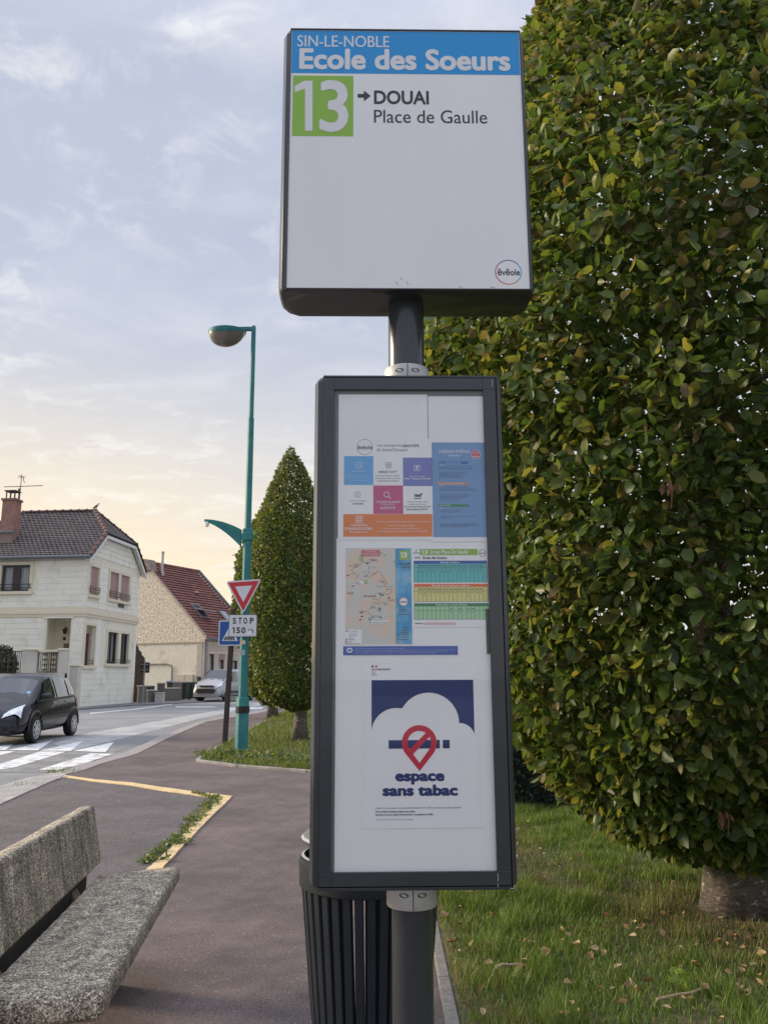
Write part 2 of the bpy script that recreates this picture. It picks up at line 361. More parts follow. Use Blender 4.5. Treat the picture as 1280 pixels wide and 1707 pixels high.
M_DARK = mat('black_plastic', (0.012, 0.012, 0.013), 0.5)
M_TYRE = mat('tyre_rubber', (0.014, 0.014, 0.014), 0.8)
M_SILV = mat('silver_alloy', (0.55, 0.55, 0.56), 0.35, metal=0.7)
M_GLASS = glass_mat()
M_CARGL = mat('tinted_glass', (0.028, 0.034, 0.036), 0.03, spec=0.9, coat=1.0)
M_LAMP = mat('headlight_glass', (0.72, 0.75, 0.78), 0.12, spec=0.8, metal=0.25, var=0.35, scale=14)
M_CREAM = mat('cream_render', (0.80, 0.755, 0.63), 0.85, var=0.05, scale=5, col2=(0.64, 0.58, 0.47), c2scale=1.3, lo=0.52, hi=0.75, bump=0.2, bscale=40)
M_CREAM2 = mat('pale_window_surround', (0.74, 0.67, 0.53), 0.85, var=0.06, scale=6)
M_STONE = mat('white_artificial_stone', (0.86, 0.84, 0.75), 0.85, var=0.05, scale=6, col2=(0.69, 0.67, 0.59), c2scale=1.4, lo=0.5, hi=0.72, bump=0.3, bscale=30)
M_TILE = mat('brown_roof_tile', (0.165, 0.135, 0.128), 0.7, var=0.3, scale=9, col2=(0.115, 0.10, 0.098), c2scale=2.0)
M_TILER = mat('red_roof_tile', (0.225, 0.082, 0.062), 0.75, var=0.22, scale=5, col2=(0.15, 0.062, 0.052), c2scale=1.2)
M_IRON = mat('wrought_iron', (0.03, 0.028, 0.027), 0.6)
M_WOODP = mat('dark_window_frame', (0.040, 0.034, 0.034), 0.5)
M_PANE = mat('house_pane', (0.06, 0.068, 0.075), 0.06, spec=0.8)
M_CURT = mat('net_curtain', (0.40, 0.43, 0.45), 0.9, var=0.2, scale=6, stretch=(6, 6, 0.4))
M_PINK = mat('faded_pink_shutter', (0.45, 0.29, 0.285), 0.7, var=0.05, scale=8)
M_ZINC = mat('zinc_gutter', (0.16, 0.17, 0.185), 0.5, metal=0.3)

# ------------------------------------------------------------------ ground, road, pavements
def sheet(name, pts, z, m, parent=None, kind='structure', label=None):
    o = MB().poly([(p[0], p[1], z) for p in pts]).build(name, m, parent)
    if parent is None: o['kind'] = kind
    return o
g = MB().poly([(-500, -400, -0.2), (500, -400, -0.2), (500, 900, -0.2), (-500, 900, -0.2)]).build('ground', mat('distant_ground', (0.13, 0.125, 0.10), 0.95, var=0.3, scale=0.3))
tag(g, 'flat open ground stretching away around the street', kind='structure')
road = sheet('road', [(-60, -60), (8, -60), (8, 20), (2, 140), (-13.5, 140), (-15.5, 30), (-60, 30)], -0.06, M_ROAD)
tag(road, 'grey asphalt street with a raised crossing and worn paint', kind='structure')
KERB = [(-3.4, 110), (-4.5, 60), (-5.0295, 41.2541), (-5.3209, 33.8364), (-6.0104, 27.23), (-5.3841, 20.0913), (-4.8949, 15.9363), (-4.9726, 14.1232), (-4.9141, 13.2362), (-4.9749, 12.7604), (-5.0081, 11.9035), (-4.9171, 10.9803), (-4.35, 6), (-4.1, -14)]
pav_pts = [(x, y, 0.0) for x, y in KERB] + [(14, -14, 0), (14, 110, 0)]
pav = MB().prism(pav_pts, (0, 0, -0.3)).build('pavement', M_ASPH); tag(pav, 'reddish asphalt pavement running from the bench to the lawn', kind='structure')
YL_OUT = [(-4.7344, 12.599), (-4.4903, 12.3689), (-4.0437, 12.0015), (-3.4506, 11.6494), (-2.892, 11.1393), (-2.3862, 10.7272), (-1.8286, 10.2922), (-1.75, 8.2601), (-1.6751, 6.6805), (-1.60, 5.4), (-1.46, 2.0)]
YL_IN = [(-4.6205, 12.3022), (-4.4103, 12.1531), (-3.9511, 11.7324), (-3.3552, 11.3345), (-2.8007, 10.796), (-2.3138, 10.4091), (-1.9695, 10.1009), (-1.9462, 9.3058), (-1.8124, 7.6738), (-1.7677, 6.6018), (-1.70, 5.4), (-1.56, 2.0)]
bay = sheet('bus_bay', [(x, y) for x, y in YL_IN] + [(-1.3, -8), (-4.0, -8), (-4.2, 3), (-4.45, 8.0), (-4.399, 9.8513), (-4.4898, 10.9655), (-4.5814, 12.0904)], 0.004, M_ASPH2)
tag(bay, 'greyer asphalt apron behind the bench inside the yellow line', kind='structure')
mb = MB()
def wob(pts, amp):
    out = []
    for a, b in zip(pts[:-1], pts[1:]):
        n = max(1, int(math.dist(a, b) / 0.12))
        for i in range(n):
            t = i / n; out.append((a[0] + (b[0] - a[0]) * t + random.uniform(-amp, amp), a[1] + (b[1] - a[1]) * t + random.uniform(-amp, amp)))
    return out + [pts[-1]]
for i in range(len(YL_OUT) - 1):
    a = wob(YL_OUT[i:i + 2], 0.006 if i else 0); b = wob(YL_IN[i:i + 2], 0.012)
    n = max(len(a), len(b)); 
    def at(p, t):
        k = t * (len(p) - 1); j = min(int(k), len(p) - 2); q = k - j
        return (p[j][0] + (p[j + 1][0] - p[j][0]) * q, p[j][1] + (p[j + 1][1] - p[j][1]) * q)
    rows = [(at(a, t / (n - 1)), at(b, t / (n - 1))) for t in range(n)]
    rows[0] = (YL_OUT[i], YL_IN[i]); rows[-1] = (YL_OUT[i + 1], YL_IN[i + 1])
    mb.loft([[(*p, -0.01), (*p, 0.012), (*q, 0.012), (*q, -0.01)] for p, q in rows], cap=False)
mb.build('yellow_line', M_YEL, pav, fix=True)
# road overlays, 4 mm apart
sheet('asphalt_patch', [(-7.5661, 19.3479), (-8.0076, 23.0472), (-7.7946, 28.8315), (-7.4154, 43.1941), (-7.1329, 58.4221), (-6.0337, 52.503), (-6.5194, 41.4138), (-6.703, 30.349), (-6.5373, 24.2237), (-6.4605, 20.3628), (-6.4302, 17.5759)], -0.056, M_ROADL, road)
sheet('asphalt_patch', [(-6.338, 19.9819), (-6.3901, 23.6841), (-6.5145, 29.5028), (-6.0077, 27.2278), (-5.5445, 20.6925), (-5.3953, 16.9757)], -0.056, M_ROADD, road)
sheet('asphalt_patch', [(-8.392, 16.9992), (-5.521, 16.8513), (-5.1744, 14.9892), (-5.2097, 13.5998), (-6.59, 13.4087)], -0.056, mat('crossing_asphalt', (0.25, 0.245, 0.24), 0.85, var=0.3, scale=20, col2=(0.18, 0.18, 0.182), c2scale=1.5), road)
stripes = [
 [(-8.6814, 19.1921), (-8.603, 19.9567), (-7.8806, 17.6916), (-8.2235, 17.6531), (-8.7579, 18.2394)],
 [(-7.7779, 17.6291), (-7.9793, 20.4982), (-7.1449, 17.5387)],
 [(-7.0592, 17.4502), (-7.1699, 20.2575), (-6.3885, 17.3316)],
 [(-6.3387, 17.329), (-6.2778, 19.7076), (-5.5769, 17.0186)],
 [(-8.1998, 17.345), (-7.4998, 17.3629), (-7.4566, 16.5236), (-7.5209, 15.4794)],
 [(-6.9897, 17.2812), (-6.4314, 17.2517), (-6.1583, 14.126), (-6.3344, 13.8666), (-6.6067, 14.2368)],
 [(-5.7947, 16.8199), (-5.3073, 16.6664), (-5.2144, 14.749), (-5.2971, 13.8228), (-5.6125, 13.8361)]]
for s in stripes: sheet('crossing_stripe', s, -0.052, M_PAINT, road)
for a, b, c, d in (((170, 1187), (250, 1180.6), (250, 1181.8), (170, 1188.6)),): pass
sheet('edge_line', [(-12.6226, 36.1728), (-12.0021, 40.0766), (-12.1114, 48.0313), (-11.786, 46.7479), (-11.6884, 39.036), (-12.2827, 35.2062)], -0.055, M_PAINT, road)
sheet('edge_line', [(-10.8056, 43.6148), (-8.7029, 43.3359), (-8.4916, 42.2898), (-10.4563, 42.2135)], -0.055, M_PAINT, road)
sheet('edge_line', [(-7.72, 41.539), (-6.035, 42.1366), (-5.7512, 39.3901), (-7.2635, 38.5124)], -0.055, M_PAINT, road)
fp = MB().prism([(*(-19.1884, 38.5001), 0), (*(-15.8867, 38.4533), 0), (*(-14.2945, 39.3281), 0), (*(-13.3023, 44.5892), 0), (*(-11.1084, 50.1138), 0), (*(-10.3323, 60.0762), 0), (-11.0, 90, 0), (-40, 90, 0), (-40, 41, 0)], (0, 0, -0.2)).build('far_pavement', mat('far_asphalt', (0.17, 0.17, 0.178), 0.9, var=0.25, scale=6))
tag(fp, 'dark asphalt pavement in front of the two houses', kind='structure')
# kerb stones between road and pavement
kp = [Vector((*p, 0)) for p in KERB[1:12]]
seg = []
for a, b in zip(kp[:-1], kp[1:]):
    n = max(1, round((b - a).length / 1.1))
    for i in range(n): seg.append((a.lerp(b, i / n), a.lerp(b, (i + 1) / n)))
kr = bpy.data.objects.new('kerb', None); COL.objects.link(kr); tag(kr, 'grey concrete kerb stones along the edge of the street', kind='structure')
for a, b in seg[:]:
    d = (b - a).normalized(); nrm = Vector((d.y, -d.x, 0)); 
    if nrm.x > 0: nrm = -nrm
    a2, b2 = a + d * 0.008, b - d * 0.008
    drop = 0.035 if b.y < 17.0 else 0.0
    pts = [a2 + nrm * 0.02, b2 + nrm * 0.02, b2 - nrm * 0.26, a2 - nrm * 0.26]
    MB().prism([(p.x, p.y, 0.012 - drop * 0.0) for p in pts], (0, 0, -0.2)).build('kerb_stone', mat('pinkish_kerb', (0.33, 0.29, 0.275), 0.85, var=0.25, scale=14, bump=0.4, bscale=60), kr, bevel=0.012)
# pale tactile paving by the dropped kerb
tp = MB().prism([(*p, 0.016) for p in ((-5.0591, 10.3478), (-5.0524, 11.2751), (-5.097, 12.1102), (-4.9749, 12.7604), (-4.7301, 12.7505), (-4.6362, 12.2319), (-4.4807, 10.8536), (-4.3367, 9.7156), (-4.2463, 8.7283))], (0, 0, -0.02)).build('tactile_paving', mat('tactile_grey', (0.42, 0.40, 0.37), 0.85, var=0.25, scale=25, col2=(0.30, 0.27, 0.24), c2scale=3))
tag(tp, 'pale studded strip of paving beside the dropped kerb', kind='structure')
mb = MB(); e = [Vector((*p, 0)) for p in ((-4.6772, 9.86), (-4.7395, 10.5933), (-4.8116, 11.6358), (-4.7499, 12.5252))]
for a, b in zip(e[:-1], e[1:]):
    d = (b - a).normalized(); nn = Vector((d.y, -d.x, 0)); L_ = (b - a).length
    for i in range(int(L_ / 0.09)):
        for j in range(-3, 3):
            p = a + d * (i * 0.09) + nn * (j * 0.075 + 0.02); mb.lathe([(0.026, 0.015), (0.02, 0.022)], 6, (p.x, p.y, 0))
mb.build('stud', mat('tactile_stud', (0.47, 0.45, 0.42), 0.8), tp, kind='stuff')

# ------------------------------------------------------------------ lawns
def lawn(name, pts, z, label, m=M_SOIL):
    o = MB().prism([(x, y, z) for x, y in pts], (0, 0, -0.1)).build(name, m); return tag(o, label, kind='structure')
L1 = [(0.30, -3.0), (0.30, 9.3), (9.0, 9.3), (9.0, -3.0)]
lawn('lawn', L1, 0.02, 'patchy lawn under the large clipped tree behind the bus stop')
L2 = [(-3.1603, 14.5282), (-2.3135, 13.6392), (-1.1416, 12.8372), (1.5, 11.6), (9, 9.9), (9, 60), (-3.9, 60), (-4.2, 40), (-3.85, 28), (-3.4496, 19.0518)]
lawn('grass_verge', L2, 0.03, 'grass verge with the street lamp and the farther clipped tree')
def inside(P, poly):
    x, y = P[:, 0], P[:, 1]; r = np.zeros(len(P), bool); n = len(poly)
    for i in range(n):
        (x1, y1), (x2, y2) = poly[i], poly[(i + 1) % n]
        c = ((y1 > y) != (y2 > y)) & (x < (x2 - x1) * (y - y1) / (y2 - y1 + 1e-12) + x1); r ^= c
    return r
def vnoise(P, s, seed):
    r = np.random.default_rng(seed); G = r.random((64, 64)); q = P * s; i = np.floor(q).astype(int); f = q - i; f = f * f * (3 - 2 * f)
    a = G[i[:, 0] % 64, i[:, 1] % 64]; b = G[(i[:, 0] + 1) % 64, i[:, 1] % 64]; c = G[i[:, 0] % 64, (i[:, 1] + 1) % 64]; d = G[(i[:, 0] + 1) % 64, (i[:, 1] + 1) % 64]
    return (a * (1 - f[:, 0]) + b * f[:, 0]) * (1 - f[:, 1]) + (c * (1 - f[:, 0]) + d * f[:, 0]) * f[:, 1]
BLADE = np.array([(-.5, 0, 0), (.5, 0, 0), (-.36, .5, .05), (.36, .5, .05), (0, 1.0, .3)])
BLADE_F = np.array([(0, 1, 3), (0, 3, 2), (2, 3, 4)])
def grass(name, P, z, h, w, m, label, lean=0.55):
    n = len(P); pos = np.column_stack([P, np.full(n, z)]); a = RNG.random(n) * 2 * np.pi
    nor = np.column_stack([np.cos(a), np.sin(a), np.zeros(n)]) + RNG.normal(0, .15, (n, 3)); ln = np.abs(RNG.normal(0, lean, n))
    tip = np.column_stack([np.cos(a) * ln, np.sin(a) * ln, np.ones(n)]) + RNG.normal(0, .25, (n, 3)) * np.array([1, 1, 0])
    V, F = leaf_batch(pos, nor, tip, h, BLADE, BLADE_F, w)
    o = link(name, np_mesh(name, V, F), m); return tag(o, label, kind='stuff') if label else o
GREENS = [(0, (.055, .105, .016)), (.35, (.095, .18, .026)), (.65, (.14, .235, .04)), (.85, (.19, .25, .055)), (.95, (.22, .21, .08)), (1, (.34, .28, .15))]
M_GRASS = leaf_mat('grass_blades', GREENS, 0.3, 0.5)
M_DRY = leaf_mat('dry_grass_blades', [(0, (.08, .09, .03)), (.4, (.17, .13, .055)), (.8, (.27, .20, .10)), (1, (.36, .29, .17))], 0.25, 0.6)
n = 225000; P = np.column_stack([RNG.uniform(.31, 5.2, n), RNG.uniform(2.6, 9.25, n)])
dn = vnoise(P, 1.5, 3) * .6 + vnoise(P, 4.2, 4) * .4
tr = np.hypot(P[:, 0] - 2.09, P[:, 1] - 5.28)
dry = np.exp(-((tr - .1) / .75) ** 2) * .85 + (vnoise(P, 1.1, 9) - .5) * .55 + np.clip((4.9 - P[:, 1]) * .16, 0, .3) + np.exp(-((P[:, 0] - .3) / .3) ** 2) * .25 + np.exp(-((P[:, 0] - .9) / .45) ** 2 - ((P[:, 1] - 7.0) / 1.0) ** 2) * .6
keep = (RNG.random(n) < np.clip(1.35 * dn + .2 - dry * .6, .08, 1)) & (tr > .26)
P = P[keep]; dn = dn[keep]; dry = dry[keep]; k = len(P)
isdry = RNG.random(k) < np.clip(dry * 1.2 - .12, .01, .8)
tuft = np.clip((vnoise(P, 5.5, 14) - .45) * 2.2, 0, 1)
h = (.020 + .036 * dn + .062 * tuft) * RNG.uniform(.5, 1.4, k)
o = grass('grass', P[~isdry], .018, h[~isdry], np.full((~isdry).sum(), .0048), M_GRASS, 'tufty green grass growing on the lawn under the large tree')
grass('dry_grass', P[isdry], .018, h[isdry] * .8, np.full(isdry.sum(), .004), M_DRY, 'straw coloured dry grass around the large trunk', lean=.9)
n = 90000; P = np.column_stack([RNG.uniform(-4.2, 4.5, n), 12 + 34 * RNG.random(n) ** 1.6]); P = P[inside(P, L2)]; dn = vnoise(P, .9, 5); P = P[RNG.random(len(P)) < .35 + .8 * dn]; k = len(P)
M_GR2 = leaf_mat('verge_grass_blades', [(0, (.06, .10, .02)), (.4, (.10, .155, .03)), (.75, (.14, .19, .045)), (.93, (.20, .20, .075)), (1, (.28, .24, .12))], 0.35, 0.55)
grass('verge_grass', P, .028, RNG.uniform(.05, .11, k) * (1 + P[:, 1] * .01), np.full(k, .011) + P[:, 1] * .0003, M_GR2, 'short sunlit grass on the verge around the street lamp')
# low broad-leaved plants at the front of the verge
def weeds(name, P, z, hgt, size, m, label, per=7):
    k = len(P); pos = np.repeat(np.column_stack([P, np.full(k, z)]), per, 0); n = len(pos)
    pos = pos + RNG.normal(0, 1, (n, 3)) * np.array([hgt * .7, hgt * .7, 0]) + np.column_stack([np.zeros(n), np.zeros(n), RNG.uniform(.1, 1, n) * hgt])
    nor = RNG.normal(0, .55, (n, 3)) + np.array([0, -.2, 1]); tip = RNG.normal(0, 1, (n, 3)) * np.array([1, 1, .35])
    V, F = leaf_batch(pos, nor, tip, size * RNG.uniform(.6, 1.3, n)); return tag(link(name, np_mesh(name, V, F), m), label, kind='stuff')
M_WEED = leaf_mat('weed_leaf', [(0, (.05, .085, .02)), (.5, (.10, .15, .03)), (.85, (.19, .22, .05)), (1, (.25, .2, .09))], 0.35)
e = [Vector((*p, 0)) for p in ((-3.1152, 14.9405), (-2.4269, 14.296), (-1.1939, 13.4158), (.6, 12.2))]
P = np.array([(a.lerp(b, random.random()) + Vector((random.gauss(0, .15), abs(random.gauss(.25, .35)), 0))).to_tuple()[:2] for a, b in zip(e[:-1], e[1:]) for _ in range(70)])
weeds('ground_cover', P, .03, .10, .085, M_WEED, 'low leafy weeds along the front edge of the verge')
e = [Vector((*p, 0)) for p in ((-2.3392, 10.6182), (-1.9553, 10.1004), (-1.9268, 9.5553), (-1.8825, 8.5941), (-1.8125, 7.7843), (-1.8171, 7.361), (-1.7903, 6.6829))]
P = []
for (a, b), nn in zip(zip(e[:-1], e[1:]), (26, 16, 34, 22, 30, 26)):
    for _ in range(nn): P.append((a.lerp(b, random.random()) + Vector((random.gauss(-.02, .035), random.gauss(0, .03), 0))).to_tuple()[:2])
for c in ((-1.8903, 8.6288), (-1.8121, 7.4622), (-1.9269, 9.6856), (-1.7783, 6.8076)):
    for _ in range(14): P.append((c[0] + random.gauss(-.02, .055), c[1] + random.gauss(0, .06)))
weeds('weeds', np.array(P), .006, .028, .03, M_WEED, 'small green weeds growing along the inside of the yellow line', per=9)
P = np.array([(x + random.gauss(0, .10), y + random.gauss(0, .05)) for x, y in ((-5.0743, 13.243), (-4.8884, 13.0717), (-4.8015, 11.3866), (-4.8692, 12.8333)) for _ in range(22)])
grass('kerb_grass', P, -.02, np.full(len(P), .085), np.full(len(P), .012), M_GR2, 'wisps of grass sprouting at the dropped kerb', lean=1.0)
# edging stones
ed = bpy.data.objects.new('lawn_edging', None); COL.objects.link(ed); tag(ed, 'narrow concrete edging stones along the near lawn', kind='structure')
for i in range(14):
    y0 = -3 + i * .9; box('edging_stone', mat('dark_edging', (.20, .19, .175), .9, var=.3, scale=30, bump=.4, bscale=90), ed, .24 + random.uniform(-.004, .004), .298, y0 + .006, y0 + .894, -.15, .022 + random.uniform(-.004, .004), bevel=.006)
ed2 = bpy.data.objects.new('verge_edging', None); COL.objects.link(ed2); tag(ed2, 'weathered edging stones around the corner of the verge', kind='structure')
pth = [Vector((*p, 0)) for p in [L2[9], L2[0], L2[1], L2[2], L2[3], L2[4]]]
pth = [Vector((-3.85, 28, 0))] + pth
for a, b in zip(pth[:-1], pth[1:]):
    n = max(1, round((b - a).length)); d = (b - a).normalized(); nn = Vector((-d.y, d.x, 0))
    for i in range(n):
        p, q = a.lerp(b, i / n) + d * .006, a.lerp(b, (i + 1) / n) - d * .006
        MB().prism([(*(p - nn * .07).xy, .04), (*(q - nn * .07).xy, .04), (*(q + nn * .0).xy, .04), (*(p + nn * .0).xy, .04)], (0, 0, -.15)).build('edging_stone', M_CONC, ed2, bevel=.008)
# fallen leaves on the near lawn
M_LIT = leaf_mat('fallen_leaf', [(0, (.20, .10, .045)), (.35, (.34, .20, .09)), (.7, (.48, .33, .18)), (1, (.55, .42, .27))], 0.1, 0.6)
LC = np.array([(0, 0, .05), (-.3, .3, .22), (-.24, .68, .20), (0, 1.0, .12), (.24, .68, .20), (.3, .3, .22), (0, .5, -.03)])
pts = [(1.768, 4.2763), (1.6832, 4.1602), (1.8915, 4.4864), (1.6598, 4.0145), (1.8498, 4.5781), (1.7209, 4.4888), (1.0169, 4.058), (1.1036, 3.9865), (1.426, 4.1037), (1.4589, 3.8946), (1.4152, 4.3464), (1.3234, 4.8849), (1.3423, 4.7299), (0.7464, 4.6893), (0.9455, 4.591), (0.6829, 4.2349), (0.7792, 3.7817), (0.2984, 4.6002), (0.3826, 5.0655), (0.4682, 4.4619), (1.6454, 5.1035), (1.0758, 4.4977), (0.7815, 4.4575), (1.2702, 3.7884), (1.5838, 3.8159)]
P = []
for x, y in pts:
    for _ in range(5): P.append((x + random.gauss(0, .06), y + random.gauss(0, .07)))
for _ in range(110): P.append((random.uniform(.35, 4.2), random.uniform(3.5, 7.5)))
for _ in range(160): P.append((random.gauss(.85, .28), random.gauss(7.0, .7)))
for _ in range(120): P.append((2.45 + random.gauss(0, .25), 4.75 + random.gauss(0, .22)))
P = np.array(P); k = len(P); nor = RNG.normal(0, .5, (k, 3)) + np.array([0, 0, 1]); tip = RNG.normal(0, 1, (k, 3)) * np.array([1, 1, .25])
V, F = leaf_batch(np.column_stack([P, RNG.uniform(.03, .075, k)]), nor, tip, RNG.uniform(.022, .055, k), LC)
tag(link('leaf_litter', np_mesh('leaf_litter', V, F), M_LIT), 'curled brown fallen leaves scattered over the near lawn', kind='stuff')
for (x, y), ang, ln, lab in (((.52, 4.25), .1, .17, 'pale twig lying on the lawn near the bus stop pole'), ((1.15, 3.85), .35, .3, 'long brown twig with dead leaves lying on the lawn')):
    p = [(x + math.cos(ang) * ln * t / 5, y + math.sin(ang) * ln * t / 5 + random.uniform(-.01, .01), .05 + random.uniform(-.006, .006)) for t in range(6)]
    tag(MB().path(p, [.007, .007, .006, .006, .005, .003], 6).build('twig', mat('dry_twig', (.36, .27, .18), .8, var=.2, scale=30), smooth=True), lab, 'twig')
wp = []
nn = 14; P = np.array([(1.3017, 3.9841)] * nn) + RNG.normal(0, .02, (nn, 2)); nor = RNG.normal(0, .5, (nn, 3)) + np.array([0, -.3, 1]); tip = RNG.normal(0, 1, (nn, 3)) * np.array([1, 1, .3]) + np.array([0, 0, .3])
V, F = leaf_batch(np.column_stack([P, RNG.uniform(.05, .11, nn)]), nor, tip, RNG.uniform(.04, .06, nn)); 
tag(link('seedling', np_mesh('seedling', V, F), leaf_mat('seedling_leaf', [(0, (.16, .26, .04)), (1, (.24, .33, .06))], .4)), 'bright green seedling in the grass in front of the large trunk', 'seedling')

n = 130; P = np.column_stack([RNG.uniform(-4.2, .2, n), RNG.uniform(3.2, 14, n)]); nor = RNG.normal(0, .3, (n, 3)) + np.array([0, 0, 1]); tip = RNG.normal(0, 1, (n, 3)) * np.array([1, 1, .1])
V, F = leaf_batch(np.column_stack([P, np.full(n, .010)]), nor, tip, RNG.uniform(.008, .022, n), LC); tag(link('pavement_litter', np_mesh('pavement_litter', V, F), M_LIT), 'tiny leaf scraps and grit scattered over the pavement', kind='stuff')

# ------------------------------------------------------------------ clipped trees and hedge
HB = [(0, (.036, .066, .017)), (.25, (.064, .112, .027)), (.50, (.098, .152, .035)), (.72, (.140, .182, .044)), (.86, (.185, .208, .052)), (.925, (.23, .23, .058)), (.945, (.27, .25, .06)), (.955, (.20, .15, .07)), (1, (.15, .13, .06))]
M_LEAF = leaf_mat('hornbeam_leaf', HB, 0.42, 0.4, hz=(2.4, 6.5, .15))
M_BARK = mat('grey_bark', (.125, .105, .088), .85, var=.45, scale=14, bump=1.0, bscale=26, col2=(.42, .40, .36), c2scale=17, lo=.58, hi=.62, stretch=(1, 1, 2.0))
def prof_r(prof, z): return np.interp(z, [p[0] for p in prof], [p[1] for p in prof], left=0, right=0)
def tube_tree(trunk_r, h, seed, spread):
    rnd = random.Random(seed); mb = MB(); n = 20; rings = []
    for i in range(13):
        t = i / 12; z = h * t; r = trunk_r * (1.5 * math.exp(-z / .10) * .28 + 1 - .72 * t)
        rings.append([(r * (1 + .07 * math.sin(3 * w + 1.2) + .04 * math.sin(7 * w)) * math.cos(w) + .03 * math.sin(2.2 * z), r * (1 + .07 * math.sin(3 * w + 1.2) + .04 * math.sin(7 * w)) * math.sin(w) + .03 * math.sin(1.7 * z + 1) - .03 * math.sin(1), z - .02) for w in [2 * math.pi * j / n for j in range(n)]])
    mb.loft(rings); br = []
    for i in range(26):
        z = h * (.08 + .84 * i / 25); a = i * 2.4 + rnd.random(); L_ = spread(z) * .8; p = Vector((0, 0, z)); pts = [p]; dv = Vector((math.cos(a), math.sin(a), .35))
        for k in range(5): dv = (dv + Vector((rnd.uniform(-.3, .3), rnd.uniform(-.3, .3), rnd.uniform(-.1, .3)))).normalized(); p = p + dv * L_ / 5; pts.append(p)
        br.append((pts, [.045 * (1 - .75 * i / 30) * (1 - k / 6.2) + .004 for k in range(6)]))
    return mb, br
def hornbeam(label, base, prof, nleaf, lsize, seed, trunk_r, nparts=0, m=M_LEAF, density_inner=.3, lean=0.0):
    r = np.random.default_rng(seed); zs = np.linspace(prof[0][0], prof[-1][0], 240); rs = prof_r(prof, zs); ds = np.hypot(np.gradient(zs), np.gradient(rs))
    wgt = rs * ds + 1e-6; cdf = np.cumsum(wgt) / wgt.sum()
    root = thing('hornbeam_tree', label, 'tree', base, 0, 'clipped trees along the street')
    mb, br = tube_tree(trunk_r, prof[-1][0] * .8, seed, lambda z: float(prof_r(prof, z)))
    mb.build('trunk', M_BARK, root, smooth='all')
    for pts, rr in br: MB().path(pts, rr, 6).build('branch', M_BARK, root, smooth=True)
    def sample(n, lo, hi):
        z = np.interp(r.random(n), cdf, zs) + r.normal(0, .02, n); a = r.random(n) * 2 * np.pi; R0 = prof_r(prof, np.clip(z, prof[0][0], prof[-1][0]))
        sl = -np.interp(z, zs, np.gradient(rs, zs)); lump = 1 + .020 * np.sin(5 * a + 3 * z) + .018 * np.sin(9 * a - 5 * z + 1) + .015 * np.sin(14 * z + 3 * a)
        f = lo + (hi - lo) * r.random(n) ** .5; rad = R0 * lump * f + r.normal(0, .018, n)
        pos = np.column_stack([rad * np.cos(a), rad * np.sin(a), z]); out = unit(np.column_stack([np.cos(a), np.sin(a), np.clip(sl, -1.5, 2.5)])); return pos, out
    ni = int(nleaf * density_inner); pos, out = sample(nleaf - ni, .90, 1.03); p2, o2 = sample(ni, .55, .92); pos = np.vstack([pos, p2]); out = np.vstack([out, o2]); n = len(pos)
    # clumpy gaps: thin the leaves where a slow noise is low
    q = np.column_stack([np.arctan2(pos[:, 1], pos[:, 0]) * 2.2 + 9, pos[:, 2] + 3]); g_ = vnoise(q, 2.6, seed) * .55 + vnoise(q, 6.5, seed + 1) * .45
    keep = r.random(n) < np.clip((g_ - .16) * 3.6, .05, 1); pos, out = pos[keep], out[keep]; n = len(pos)
    pos[:, 0] += lean * pos[:, 2]
    def orient(out, n):
        nor = out * r.uniform(-.1, .9, (n, 1)) + np.array([0, 0, .40]) + r.normal(0, .62, (n, 3)); tip = np.array([0, 0, -.32]) + out * .5 + r.normal(0, .7, (n, 3)); return nor, tip
    nor, tip = orient(out, n); sz = lsize * np.clip(r.normal(.92, .26, n), .4, 1.55); V, F = leaf_batch(pos, nor, tip, sz, width=sz * r.uniform(.75, 1.15, n))
    link('crown', np_mesh('crown', V, F), m, root, kind='stuff')
    if nparts:
        k = 24000; pos, out = sample(k, 1.0, 1.04); W = pos + np.array(base); d = W - np.array([0, 0, 1.4]); dist = np.linalg.norm(d, axis=1)
        facing = -(d / dist[:, None] * out).sum(1); dep = d[:, 1] * .98 + d[:, 2] * .197; px = d[:, 0] / dep; py = (d[:, 2] * .98 - d[:, 1] * .197) / dep
        ok = (facing > .25) & (px > .16) & (px < .455) & (py > -.47) & (py < .6); sc = np.where(ok, dist * r.uniform(.8, 1.25, k), 99); idx = np.argsort(sc)[:nparts]
        metas = []
        for v in range(5):
            c = r.uniform(-.12, .12); t = []
            for i in range(9):
                y = i / 8; wd = .31 * math.sin(math.pi * min(1, y * .93 + .07)) ** .75 if i < 8 else 0; bend = c * math.sin(math.pi * y) - .12 * y * y
                t += [(-wd * (1 + .05 * (i % 2)), y, .09 + bend), (0, y, bend - .02), (wd * (1 + .05 * (i % 2)), y, .09 + bend)]
            mbv = MB(); f = []
            for i in range(8): f += [(3 * i, 3 * i + 1, 3 * i + 4, 3 * i + 3), (3 * i + 1, 3 * i + 2, 3 * i + 5, 3 * i + 4)]
            me = bpy.data.meshes.new('leaf'); me.from_pydata(t, [], f); me.update(); me.materials.append(m); metas.append(me)
        nor, tip = orient(out[idx], len(idx)); Z = unit(nor); Yv = unit(tip - Z * np.sum(tip * Z, 1, keepdims=True)); X = np.cross(Yv, Z)
        for j, i in enumerate(idx):
            o = bpy.data.objects.new('leaf', metas[j % 5]); COL.objects.link(o); o.parent = root; s = lsize * r.uniform(.9, 1.35)
            mx = Matrix(((X[j][0], Yv[j][0], Z[j][0], pos[i][0]), (X[j][1], Yv[j][1], Z[j][1], pos[i][1]), (X[j][2], Yv[j][2], Z[j][2], pos[i][2]), (0, 0, 0, 1)))
            o.matrix_local = mx @ Matrix.Diagonal((s, s, s, 1))
    return root
